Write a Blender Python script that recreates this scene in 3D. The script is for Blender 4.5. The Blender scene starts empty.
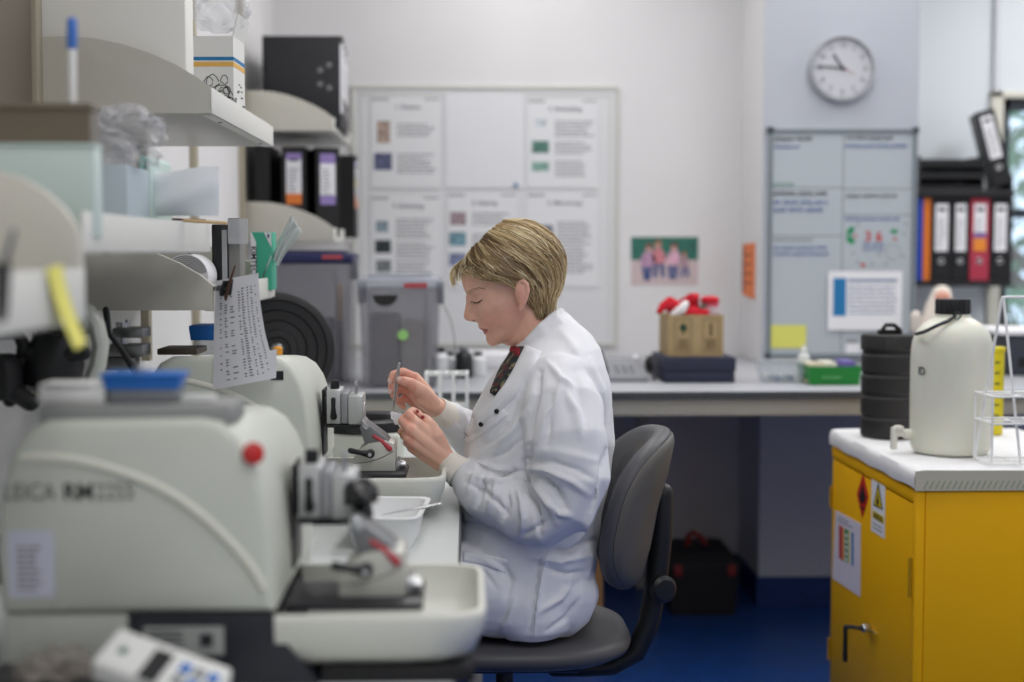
import bpy, bmesh, math, random
import numpy as np
from mathutils import Vector, Matrix, Euler, Quaternion
from mathutils.bvhtree import BVHTree
PI = math.pi
scene = bpy.context.scene
COL = scene.collection
rng = random.Random(7)

# ------------------------------------------------------------------ camera
CAM = Vector((0.0, 0.0, 1.25))
F = 1024 * 50.0 / 36.0
PSI, TH = math.atan(44 / F), math.atan(89 / F)
FW = Vector((math.sin(PSI) * math.cos(TH), math.cos(PSI) * math.cos(TH), -math.sin(TH)))
RT = Vector((math.cos(PSI), -math.sin(PSI), 0))
UP = RT.cross(FW)
cam_d = bpy.data.cameras.new('camera')
cam = bpy.data.objects.new('camera', cam_d)
COL.objects.link(cam)
cam.location = CAM
cam.rotation_euler = (PI / 2 - TH, 0, -PSI)
cam_d.lens = 50
cam_d.sensor_width = 36
cam_d.clip_start = 0.05
cam_d.dof.use_dof = True
cam_d.dof.focus_distance = 2.72
cam_d.dof.aperture_fstop = 2.0
scene.camera = cam

def at(px, py, Y):
    """World point seen at a photograph pixel, at distance Y along the bench."""
    d = FW * F + RT * (px - 512) - UP * (py - 341)
    return CAM + d * (Y / d.y)

def to_px(p):
    d = Vector(p) - CAM
    k = F / d.dot(FW)
    return (512 + d.dot(RT) * k, 341 - d.dot(UP) * k)

def rect(x0, y0, x1, y1, Y):
    a, b = at(x0, (y0 + y1) / 2, Y), at(x1, (y0 + y1) / 2, Y)
    c, d = at((x0 + x1) / 2, y0, Y), at((x0 + x1) / 2, y1, Y)
    return a.x, b.x, d.z, c.z

# ------------------------------------------------------------------ materials
MATS = {}
def lin(c):
    return tuple(((v / 12.92) if v <= 0.04045 else ((v + 0.055) / 1.055) ** 2.4) for v in c)

def mat(name, rgb, rough=0.5, metal=0.0, noise=0.0, nscale=30.0, bump=0.0, bscale=200.0,
        trans=0.0, alpha=1.0, ior=1.45, sss=0.0, attr=None, emit=0.0, coat=0.0, spec=0.5, sheen=0.0):
    """rgb in display values 0..255"""
    if name in MATS:
        return MATS[name]
    m = bpy.data.materials.new(name)
    m.use_nodes = True
    nt = m.node_tree
    b = nt.nodes['Principled BSDF']
    c = lin([v / 255 for v in rgb])
    b.inputs['Base Color'].default_value = (*c, 1)
    b.inputs['Roughness'].default_value = rough
    b.inputs['Metallic'].default_value = metal
    b.inputs['Transmission Weight'].default_value = trans
    b.inputs['Alpha'].default_value = alpha
    b.inputs['IOR'].default_value = ior
    b.inputs['Coat Weight'].default_value = coat
    b.inputs['Specular IOR Level'].default_value = spec
    b.inputs['Sheen Weight'].default_value = sheen
    if sss:
        b.inputs['Subsurface Weight'].default_value = sss
        b.inputs['Subsurface Radius'].default_value = (0.010, 0.004, 0.002)
        b.inputs['Subsurface Scale'].default_value = 0.6
    if emit:
        b.inputs['Emission Color'].default_value = (*c, 1)
        b.inputs['Emission Strength'].default_value = emit
    tc = nt.nodes.new('ShaderNodeTexCoord')
    base_out = None
    if attr:
        a = nt.nodes.new('ShaderNodeAttribute')
        a.attribute_name = attr
        base_out = a.outputs['Color']
        nt.links.new(base_out, b.inputs['Base Color'])
    if noise:
        n = nt.nodes.new('ShaderNodeTexNoise')
        n.inputs['Scale'].default_value = nscale
        n.inputs['Detail'].default_value = 4
        nt.links.new(tc.outputs['Object'], n.inputs['Vector'])
        mr = nt.nodes.new('ShaderNodeMapRange')
        mr.inputs['From Min'].default_value = 0.3
        mr.inputs['From Max'].default_value = 0.7
        mr.inputs['To Min'].default_value = 1 - noise
        mr.inputs['To Max'].default_value = 1 + noise
        nt.links.new(n.outputs['Fac'], mr.inputs['Value'])
        mx = nt.nodes.new('ShaderNodeVectorMath')
        mx.operation = 'SCALE'
        if base_out is not None:
            nt.links.new(base_out, mx.inputs[0])
        else:
            mx.inputs[0].default_value = c
        nt.links.new(mr.outputs['Result'], mx.inputs['Scale'])
        nt.links.new(mx.outputs['Vector'], b.inputs['Base Color'])
    if bump:
        n2 = nt.nodes.new('ShaderNodeTexNoise')
        n2.inputs['Scale'].default_value = bscale
        n2.inputs['Detail'].default_value = 3
        nt.links.new(tc.outputs['Object'], n2.inputs['Vector'])
        bp = nt.nodes.new('ShaderNodeBump')
        bp.inputs['Strength'].default_value = bump
        bp.inputs['Distance'].default_value = 0.002
        nt.links.new(n2.outputs['Fac'], bp.inputs['Height'])
        nt.links.new(bp.outputs['Normal'], b.inputs['Normal'])
    MATS[name] = m
    return m

# ------------------------------------------------------------------ mesh builder
class MB:
    def __init__(self):
        self.bm = bmesh.new()
        self.mi = 0
    def _tag(self, faces):
        for f in faces:
            f.material_index = self.mi
    def box(self, x0, x1, y0, y1, z0, z1, r=0.0, seg=2, M=None):
        T = Matrix.Translation(((x0 + x1) / 2, (y0 + y1) / 2, (z0 + z1) / 2)) @ Matrix.Diagonal((abs(x1 - x0), abs(y1 - y0), abs(z1 - z0), 1))
        if M is not None:
            T = M @ T
        n0 = len(self.bm.faces)
        g = bmesh.ops.create_cube(self.bm, size=1.0, matrix=T)
        fs = set()
        for v in g['verts']:
            fs.update(v.link_faces)
        self._tag(fs)
        if r > 0:
            es = set()
            for v in g['verts']:
                es.update(v.link_edges)
            rr = min(r, 0.49 * min(abs(x1 - x0), abs(y1 - y0), abs(z1 - z0)))
            res = bmesh.ops.bevel(self.bm, geom=list(es), offset=rr, segments=seg, profile=0.5, affect='EDGES', clamp_overlap=True)
            self._tag(res['faces'])
        return self
    def faces(self, verts, faces):
        vs = [self.bm.verts.new(v) for v in verts]
        out = []
        for f in faces:
            try:
                out.append(self.bm.faces.new([vs[i] for i in f]))
            except ValueError:
                pass
        self._tag(out)
        return vs
    def loft(self, rings, cap=True, closed=True):
        n = len(rings[0])
        verts = [p for r in rings for p in r]
        fs = []
        m = n if closed else n - 1
        for i in range(len(rings) - 1):
            for j in range(m):
                a, b = i * n + j, i * n + (j + 1) % n
                fs.append((a, b, b + n, a + n))
        if cap and closed:
            fs.append(tuple(reversed(range(n))))
            fs.append(tuple((len(rings) - 1) * n + j for j in range(n)))
        self.faces(verts, fs)
        return self
    def tube(self, path, rad, n=12, rounded=True, flat=1.0, flat_dir=None):
        P = [Vector(p) for p in path]
        if not isinstance(rad, (list, tuple)):
            rad = [rad] * len(P)
        T = []
        for i in range(len(P)):
            a = P[max(0, i - 1)]; b = P[min(len(P) - 1, i + 1)]
            t = (b - a)
            T.append(t.normalized() if t.length > 1e-9 else Vector((0, 0, 1)))
        ref = Vector(flat_dir) if flat_dir is not None else (Vector((0, 0, 1)) if abs(T[0].z) < 0.9 else Vector((1, 0, 0)))
        nrm = (ref - T[0] * ref.dot(T[0])).normalized()
        rings = []
        seq = []
        if rounded:
            for k in (0.98, 0.8, 0.45):
                s = math.sqrt(1 - k * k)
                seq.append((P[0] - T[0] * rad[0] * k, rad[0] * s, T[0]))
        for i in range(len(P)):
            seq.append((P[i], rad[i], T[i]))
        if rounded:
            for k in (0.45, 0.8, 0.98):
                s = math.sqrt(1 - k * k)
                seq.append((P[-1] + T[-1] * rad[-1] * k, rad[-1] * s, T[-1]))
        for c, r, t in seq:
            nrm = (nrm - t * nrm.dot(t))
            nrm = nrm.normalized() if nrm.length > 1e-6 else t.orthogonal().normalized()
            bn = t.cross(nrm)
            rings.append([c + nrm * (math.cos(a) * r * flat) + bn * (math.sin(a) * r) for a in [2 * PI * j / n for j in range(n)]])
        return self.loft(rings)
    def cyl(self, p0, p1, r0, r1=None, n=24, bev=0.0):
        r1 = r0 if r1 is None else r1
        p0, p1 = Vector(p0), Vector(p1)
        t = (p1 - p0)
        L = t.length
        prof = [(r0, 0), (r1, L)]
        if bev:
            prof = [(r0 - bev, 0), (r0 - bev * .3, bev * .3), (r0, bev), (r1, L - bev), (r1 - bev * .3, L - bev * .3), (r1 - bev, L)]
        return self.lathe(prof, p0, t, n)
    def lathe(self, prof, origin=(0, 0, 0), axis=(0, 0, 1), n=32, cap=True, sy=1.0):
        q = Vector((0, 0, 1)).rotation_difference(Vector(axis).normalized())
        o = Vector(origin)
        rings = [[o + q @ Vector((r * math.cos(2 * PI * j / n), sy * r * math.sin(2 * PI * j / n), z)) for j in range(n)] for r, z in prof]
        return self.loft(rings, cap=cap)
    def ell(self, c, rx, ry, rz, M=None, u=20, v=12):
        T = Matrix.Translation(c)
        if M is not None:
            T = T @ M
        T = T @ Matrix.Diagonal((rx, ry, rz, 1))
        g = bmesh.ops.create_uvsphere(self.bm, u_segments=u, v_segments=v, radius=1.0, matrix=T)
        fs = set()
        for w in g['verts']:
            fs.update(w.link_faces)
        self._tag(fs)
        return self
    def prism(self, poly, depth, M=Matrix.Identity(4), r=0.0):
        """poly in local xy, extruded along local +z by depth"""
        n = len(poly)
        vs = [M @ Vector((p[0], p[1], 0)) for p in poly] + [M @ Vector((p[0], p[1], depth)) for p in poly]
        fs = [tuple(reversed(range(n))), tuple(range(n, 2 * n))] + [(i, (i + 1) % n, n + (i + 1) % n, n + i) for i in range(n)]
        bv = self.faces(vs, fs)
        if r:
            es = set()
            for w in bv:
                for e in w.link_edges:
                    if len(e.link_faces) == 2 and any(len(f.verts) == n for f in e.link_faces):
                        es.add(e)
            bmesh.ops.bevel(self.bm, geom=list(es), offset=r, segments=2, profile=0.5, affect='EDGES', clamp_overlap=True)
        return self
    def quad(self, a, b, c, d):
        self.faces([a, b, c, d], [(0, 1, 2, 3)])
        return self

XZ = Matrix(((1, 0, 0, 0), (0, 0, 1, 0), (0, 1, 0, 0), (0, 0, 0, 1)))   # local (x,y,z)->(x,z->Y,y->Z)
def xz(y):            # prism plane facing the camera: poly (X,Z), extruded towards +Y from y
    return Matrix.Translation((0, y, 0)) @ XZ

def world_of(o):
    m = o.matrix_basis.copy()
    while o.parent is not None:
        o = o.parent
        m = o.matrix_basis @ m
    return m

def obj(name, mb, mats, parent=None, smooth=True, world=True, label=None, angle=35, fix=True):
    """Link a builder as ONE mesh object; geometry given in world space unless world=False."""
    bm = mb.bm if isinstance(mb, MB) else mb
    if fix:
        bmesh.ops.recalc_face_normals(bm, faces=bm.faces)
    me = bpy.data.meshes.new(name)
    bm.to_mesh(me)
    bm.free()
    return link(name, me, mats, parent, smooth, world, label, angle)

def link(name, me, mats, parent=None, smooth=True, world=True, label=None, angle=35):
    o = bpy.data.objects.new(name, me)
    COL.objects.link(o)
    if not isinstance(mats, (list, tuple)):
        mats = [mats]
    for m in mats:
        me.materials.append(m)
    if parent is not None:
        if world:
            me.transform(world_of(parent).inverted())
        o.parent = parent
    if smooth:
        me.polygons.foreach_set('use_smooth', [True] * len(me.polygons))
        try:
            me.set_sharp_from_angle(angle=math.radians(angle))
        except Exception:
            pass
    if label:
        o['label'] = label
    return o

def thing(name, label, cat, loc=(0, 0, 0), rotz=0, group=None):
    o = bpy.data.objects.new(name, None)
    COL.objects.link(o)
    o.location = loc
    o.rotation_euler = (0, 0, rotz)
    o.empty_display_size = 0.05
    o['label'] = label
    o['category'] = cat
    if group:
        o['group'] = group
    return o

def tag(o, label, cat, group=None):
    o['label'] = label
    o['category'] = cat
    if group:
        o['group'] = group
    return o

def struct(name, mb, m, smooth=False):
    o = obj(name, mb, m, smooth=smooth)
    o['kind'] = 'structure'
    return o

def copy_thing(root, loc, rotz, label):
    r = root.copy(); COL.objects.link(r); r.location = loc; r.rotation_euler = (0, 0, rotz); r['label'] = label
    for ch in list(root.children):
        c = ch.copy(); COL.objects.link(c); c.parent = r
        for g in list(ch.children):
            d = g.copy(); COL.objects.link(d); d.parent = c
    return r

def text_mesh(s, size, ext=0.0004, bold=0.0, align='LEFT'):
    cu = bpy.data.curves.new('t', 'FONT')
    cu.body = s
    cu.size = size
    cu.extrude = ext
    cu.offset = bold
    cu.align_x = align
    cu.resolution_u = 3
    o = bpy.data.objects.new('t', cu)
    COL.objects.link(o)
    dg = bpy.context.evaluated_depsgraph_get()
    me = bpy.data.meshes.new_from_object(o.evaluated_get(dg))
    bpy.data.objects.remove(o)
    return me

def text(name, s, size, M, m, parent=None, bold=0.0, align='LEFT', ext=0.0004, world=True):
    """M maps text plane (x right, y up, z towards reader) to world"""
    me = text_mesh(s, size, ext, bold, align)
    me.transform(M)
    return link(name, me, m, parent, smooth=False, world=world)

def face_cam(x, y, z, roll=0.0):   # text plane facing -Y
    return Matrix.Translation((x, y, z)) @ Matrix.Rotation(PI / 2, 4, 'X') @ Matrix.Rotation(roll, 4, 'Z')

def word_rows(mb, x0, x1, z_top, h, gap, rows, Y, fill=0.8, rnd=rng, wiggle=False):
    """rows of printed words as thin dark bars, on a sheet facing -Y"""
    for r in range(rows):
        z = z_top - r * (h + gap)
        x = x0
        end = x0 + (x1 - x0) * (fill + (1 - fill) * rnd.random())
        while x < end:
            w = min(h * rnd.uniform(1.2, 4.5), end - x)
            if wiggle:
                n = max(3, int(w / (h * 0.35)))
                pts = [(x + w * i / n, Y, z - h / 2 + (h * 0.45 if i % 2 else -h * 0.45) * rnd.uniform(.4, 1)) for i in range(n + 1)]
                mb.tube(pts, h * 0.17, n=4, rounded=False)
            else:
                mb.quad((x, Y, z), (x + w, Y, z), (x + w, Y, z - h), (x, Y, z - h))
            x += w + h * 0.6

def remesh(mb, voxel, smooth_it=3, fac=0.5):
    bmesh.ops.recalc_face_normals(mb.bm, faces=mb.bm.faces)
    me = bpy.data.meshes.new('tmp')
    mb.bm.to_mesh(me); mb.bm.free()
    o = bpy.data.objects.new('tmp', me)
    COL.objects.link(o)
    md = o.modifiers.new('r', 'REMESH'); md.mode = 'VOXEL'; md.voxel_size = voxel; md.adaptivity = 0
    if smooth_it:
        sm = o.modifiers.new('s', 'SMOOTH'); sm.factor = fac; sm.iterations = smooth_it
    dg = bpy.context.evaluated_depsgraph_get()
    out = bpy.data.meshes.new_from_object(o.evaluated_get(dg))
    bpy.data.objects.remove(o)
    return out

def coords(me):
    a = np.empty(len(me.vertices) * 3); me.vertices.foreach_get('co', a)
    return a.reshape(-1, 3)
def normals(me):
    a = np.empty(len(me.vertices) * 3); me.vertices.foreach_get('normal', a)
    return a.reshape(-1, 3)
def set_coords(me, a):
    me.vertices.foreach_set('co', a.ravel()); me.update()
def np_px(a):
    d = a - np.array(CAM)
    k = F / (d @ np.array(FW))
    return np.stack([512 + (d @ np.array(RT)) * k, 341 - (d @ np.array(UP)) * k], 1)
def poly_dist(p, line):
    """distance from 2d points to a polyline, and the position along it 0..1"""
    best = np.full(len(p), 1e9); par = np.zeros(len(p))
    n = len(line) - 1
    for i in range(n):
        a = np.array(line[i], float); b = np.array(line[i + 1], float)
        ab = b - a
        t = np.clip(((p - a) @ ab) / (ab @ ab), 0, 1)
        d = np.linalg.norm(p - (a + t[:, None] * ab), axis=1)
        m = d < best
        best[m] = d[m]; par[m] = (i + t[m]) / n
    return best, par
def paint(me, name, cols):
    a = me.color_attributes.new(name, 'FLOAT_COLOR', 'POINT')
    full = np.ones((len(me.vertices), 4)); full[:, :3] = cols
    a.data.foreach_set('color', full.ravel())
# ------------------------------------------------------------------ shared materials
WALL = mat('wall_paint', (226, 225, 226), .75, noise=.02, nscale=3)
PILLAR_SHADE = mat('pillar_front_shade', (186, 190, 199), .7, noise=.02, nscale=3)  # wall white with the pillar front's shade put into the colour
CREAM = mat('cream_enamel', (208, 212, 202), .42, noise=.02, nscale=8)
CREAMD = mat('cream_enamel_grey', (194, 198, 190), .45, noise=.02, nscale=8)
SHELF = mat('shelf_enamel', (208, 205, 194), .5, noise=.02, nscale=8)
SHELFW = mat('shelf_white', (226, 226, 220), .45)
BLACK = mat('black_plastic', (26, 27, 30), .42)
BLACKM = mat('black_matt', (34, 34, 36), .7, bump=.2)
CHARC = mat('charcoal_plastic', (80, 80, 83), .45, bump=.15, bscale=400)
STEEL = mat('steel', (190, 192, 194), .3, 1.0, noise=.06, nscale=60)
STEELD = mat('dark_steel', (138, 139, 140), .35, 1.0, noise=.1, nscale=60)
ALU = mat('aluminium', (176, 178, 180), .42, .85)
GREYP = mat('grey_plastic', (140, 144, 146), .5)
WHITEP = mat('white_plastic', (228, 229, 226), .45)
PAPER = mat('paper', (236, 236, 240), .8, noise=.015, nscale=20)
INK = mat('ink', (52, 52, 58), .8)
INKL = mat('ink_grey', (140, 140, 146), .8)
INKB = mat('ink_blue', (48, 70, 150), .7)
RED = mat('red_plastic', (196, 40, 40), .45)
BLUE = mat('blue_plastic', (32, 110, 196), .4, noise=.03)
NAVY = mat('navy_card', (40, 44, 66), .6, noise=.05)
GREEN = mat('green_plastic', (30, 130, 52), .5)
YELLOW = mat('yellow_paint', (250, 186, 0), .5, spec=.3, noise=.025, nscale=4)
YNOTE = mat('yellow_note', (236, 230, 120), .8)
CARD = mat('cardboard', (176, 152, 112), .8, noise=.05, nscale=25)
TOPG = mat('bench_laminate', (212, 216, 214), .38, noise=.02, nscale=40)
COUNTER = mat('counter_laminate', (176, 178, 184), .38, noise=.03, nscale=60)
EDGE = mat('edge_strip', (72, 76, 80), .5)
RAIL = mat('rail_beige', (186, 183, 172), .5)
ORANGE = mat('orange_card', (236, 130, 70), .6)

def clear(name, rgb, alpha=.35, rough=.15):
    return mat(name, rgb, rough, alpha=alpha, spec=.6)

# ------------------------------------------------------------------ the room
ZC, ZB, YB, YC, YR = 0.84, 0.77, 5.58, 5.17, 6.22      # counter, bench; back wall, pillar face, right-hand back wall
XW = -0.75
PX0, PX1 = at(762, 250, YC).x, at(916, 250, YC).x
XR, YF, ZCEIL = 3.6, -1.2, 2.75
FZ = -.06                                            # floor level

m = MB(); m.box(XW - .1, XR + .1, YF - .1, YR + .1, FZ - .1, FZ)
FLOOR = mat('blue_vinyl', (28, 72, 142), .35, noise=.12, nscale=14)
struct('floor', m, FLOOR)
m = MB(); m.box(XW - .1, XR + .1, YF - .1, YR + .1, ZCEIL, ZCEIL + .1)
struct('ceiling', m, mat('ceiling_paint', (232, 232, 230), .8))
m = MB(); m.box(XW - .1, XW, YF, YR, FZ, ZCEIL); struct('wall_left', m, WALL)
m = MB(); m.box(XW, PX0, YB, YB + .1, FZ, ZCEIL); struct('wall_back', m, WALL)
m = MB(); m.box(PX0, PX1, YC + .004, YR + .1, FZ, ZCEIL); struct('wall_pillar', m, WALL)
m = MB(); m.box(PX0, PX1, YC, YC + .004, FZ, ZCEIL); struct('wall_pillar_shade', m, PILLAR_SHADE)  # thin added sheet, darkened to stand for the less lit pillar front
m = MB(); m.box(XR, XR + .1, YF, YR, FZ, ZCEIL); struct('wall_right', m, WALL)
m = MB(); m.box(XW - .1, XR + .1, YF - .1, YF, FZ, ZCEIL); struct('wall_front', m, WALL)
# right-hand back wall with the window opening
wx0, wx1, wz0, wz1 = rect(987, 92, 1160, 352, YR)
m = MB()
m.box(PX1, wx0, YR, YR + .1, FZ, ZCEIL)
m.box(wx0, XR + .1, YR, YR + .1, wz1, ZCEIL)
m.box(wx0, XR + .1, YR, YR + .1, FZ, wz0)
m.box(wx1, XR + .1, YR, YR + .1, wz0, wz1)
struct('wall_back_right', m, mat('wall_paint_cool', (216, 222, 228), .7))
FRAMEW = mat('window_frame_cream', (214, 212, 200), .5)
FRAMED = mat('window_frame_dark', (44, 50, 58), .4)
m = MB()
for a, b, c, d in ((wx0, wx0 + .055, wz0, wz1), (wx1 - .055, wx1, wz0, wz1), (wx0, wx1, wz1 - .03, wz1), (wx0, wx1, wz0, wz0 + .04)):
    m.box(a, b, YR - .03, YR + .06, c, d, .006)
w1 = struct('window_1', m, FRAMEW)
m = MB()
ix0, ix1, iz0, iz1 = wx0 + .056, wx1 - .056, wz0 + .041, wz1 - .031
for a, b, c, d in ((ix0, ix0 + .035, iz0, iz1), (ix1 - .035, ix1, iz0, iz1), (ix0, ix1, iz1 - .05, iz1), (ix0, ix1, iz0, iz0 + .04),
                   ((ix0 + ix1) / 2 - .025, (ix0 + ix1) / 2 + .025, iz0, iz1), (ix0, ix1, 1.40, 1.44)):
    m.box(a, b, YR + .0, YR + .05, c, d)
obj('sash', m, FRAMED, w1, smooth=False)
m = MB(); m.box(ix0, ix1, YR + .022, YR + .028, iz0, iz1)
obj('pane', m, clear('window_glass', (235, 242, 246), .12, .02), w1, smooth=False)
# conduit on the right-hand wall above the window
c0 = at(997, 40, YR - .015)
m = MB(); m.box(c0.x - .012, c0.x + .012, YR - .025, YR, wz1, ZCEIL, .004)
struct('trim_1', m, mat('conduit', (205, 208, 212), .5))
# blue coved skirting
SKIRT = mat('blue_skirting', (22, 52, 112), .45)
m = MB()
m.box(XW, PX0, YB - .008, YB, FZ, FZ + .11); struct('baseboard_back', m, SKIRT)
m = MB(); m.box(PX0 - .008, PX1 + .008, YC - .008, YC, FZ, FZ + .11); m.box(PX0 - .008, PX0, YC, YB - .008, FZ, FZ + .11); struct('baseboard_pillar', m, SKIRT)
m = MB(); m.box(PX1 + .008, XR, YR - .008, YR, FZ, FZ + .11); struct('baseboard_right', m, SKIRT)
# trees outside the window
def tree(x, y, h, r, col, label):
    t = thing('tree', label, 'tree', (x, y, -1.5), group='trees outside the window')
    m = MB()
    m.tube([(x, y, -1.5), (x + .1, y, 0), (x, y + .1, h * .5)], [.14, .11, .05], n=8)
    for k in range(6):
        a = k * 1.1
        m.tube([(x, y, h * .2 + .15 * k), (x + math.cos(a) * r * .7, y + math.sin(a) * r * .7, h * .35 + .2 * k)], [.05, .015], n=6)
    obj('trunk', m, mat('bark', (92, 78, 66), .9), t)
    m = MB()
    q = random.Random(int(x * 100))
    for k in range(420):
        a, b, rr = q.uniform(0, 2 * PI), q.uniform(-1, 1), r * q.uniform(.35, 1) 
        s = math.sqrt(1 - b * b)
        c = Vector((x + rr * s * math.cos(a), y + rr * s * math.sin(a), h * .45 + rr * b * 1.3))
        u = Vector((q.uniform(-1, 1), q.uniform(-1, 1), q.uniform(-1, 1))).normalized(); v = u.orthogonal().normalized()
        l = q.uniform(.09, .2)
        m.faces([c - u * l, c + v * l * .4, c + u * l, c - v * l * .4], [(0, 1, 2, 3)])
    obj('crown', m, mat('leaf_' + col, {'green': (92, 130, 96), 'olive': (130, 140, 100), 'rust': (180, 140, 120)}[col], .8, noise=.2), t, smooth=False, fix=False)
tree(3.9, 9.6, 3.2, 1.2, 'green', 'green leafy tree outside the window')
tree(5.9, 11.5, 4.0, 1.3, 'olive', 'olive tinted tree further out beyond the window')
tree(3.0, 12.4, 3.6, 1.0, 'rust', 'rusty autumn tree beyond the green one outside the window')
m = MB(); m.box(-2, 14, YR + .6, 20, -1.6, -1.5); struct('ground', m, mat('ground_grass', (84, 100, 66), .9, noise=.2))

# ------------------------------------------------------------------ lights
def area(x, y, w, l, power, col=(1, .985, .96), z=None):
    d = bpy.data.lights.new('ceiling_and_fill_lamp', 'AREA')
    d.shape = 'RECTANGLE'; d.size = w; d.size_y = l; d.energy = power; d.color = col
    o = bpy.data.objects.new('ceiling_and_fill_lamp', d); COL.objects.link(o)
    o.location = (x, y, (z or ZCEIL) - .03)
    return o
area(.35, 3.3, .6, 1.5, 14)
area(1.5, 3.3, .6, 1.5, 15)
area(.2, 4.8, .3, 1.0, 10)
area(1.4, 4.6, .3, 1.0, 7)
area(2.7, 5.1, .3, 1.2, 24)  # unseen, added to brighten the right-hand back wall
area(.2, .9, .6, 1.5, 15)  # unseen, added to lift the dark foreground
area(1.4, .6, .6, 1.5, 10)  # another unseen lamp added as foreground fill
area(.9, -.7, 1.2, .3, 11)  # unseen fill added behind the camera
area(2.6, 2.2, .6, 1.5, 10)
w = bpy.data.worlds.new('sky'); scene.world = w; w.use_nodes = True
w.node_tree.nodes['Background'].inputs['Color'].default_value = (.62, .8, 1.0, 1)
w.node_tree.nodes['Background'].inputs['Strength'].default_value = 2.0
scene.view_settings.view_transform = 'Standard'
scene.view_settings.look = 'None'
scene.view_settings.gamma = 1
scene.view_settings.exposure = -0.08
scene.view_settings.use_curve_mapping = False

# ------------------------------------------------------------------ lab bench and rear counter
t = thing('lab_bench', 'long pale laminate lab bench along the wall carrying the cream instruments', 'bench', (-.38, 2.4, 0))
m = MB(); m.box(XW + .002, -.016, .45, 4.14, ZB - .035, ZB, .003)
obj('worktop', m, TOPG, t)
m = MB(); m.box(-.0158, -.0128, .45, 4.14, ZB - .034, ZB - .002)
obj('edge_strip', m, EDGE, t)
for x, y in ((-.70, .5), (-.10, .5), (-.70, 2.05), (-.70, 4.08), (-.10, 4.08)):
    m = MB(); m.box(x - .025, x + .025, y - .025, y + .025, FZ, ZB - .036, .004)
    obj('leg', m, RAIL, t)
m = MB(); m.box(XW + .005, XW + .03, .5, 4.1, ZB - .16, ZB - .036)
obj('rail', m, RAIL, t)

YF0 = 4.16
t = thing('counter', 'grey laminate counter across the back of the room below the whiteboards', 'counter', (.8, 4.9, 0))
m = MB()
m.box(XW + .002, 2.9, YF0, YC - .009, ZC - .022, ZC, .003)
m.box(XW + .002, PX0 - .009, YC - .01, YB - .002, ZC - .022, ZC)
m.box(PX1 + .009, 2.9, YC - .01, YR - .002, ZC - .022, ZC)
obj('worktop', m, COUNTER, t)
m = MB(); m.box(XW + .002, 2.9, YF0 - .004, YF0, ZC - .022, ZC - .002)
obj('edge_strip', m, EDGE, t)
m = MB(); m.box(XW + .004, 2.9, YF0 + .012, YF0 + .05, ZC - .075, ZC - .0225, .004)
obj('front_rail', m, RAIL, t)
for x, y in ((.02, YF0 + .09), (PX0 - .40, YB - .1), (2.8, YF0 + .09), (.02, YB - .1)):
    m = MB(); m.box(x - .02, x + .02, y - .02, y + .02, FZ, ZC - .0225, .004)
    obj('leg', m, RAIL, t)
# ------------------------------------------------------------------ the person
YM = 2.75
def A(p):                      # (px, py, Y) -> world
    return at(p[0], p[1], p[2])
def chain(mb, pts, n=14):      # pts: (px, py, Y, r)
    mb.tube([A(p) for p in pts], [p[3] for p in pts], n=n)

HF = Vector((-math.cos(math.radians(23)), 0, -math.sin(math.radians(23))))    # where the face points
HU = Vector((-math.sin(math.radians(23)), 0, math.cos(math.radians(23))))
HV = Vector((0, 1, 0))
HO = at(513, 285, YM)
def uw(px, py):
    d = at(px, py, YM) - HO
    return d.dot(HF), d.dot(HU)
def hp(u, v, w):
    return HO + HF * u + HV * v + HU * w

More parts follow.
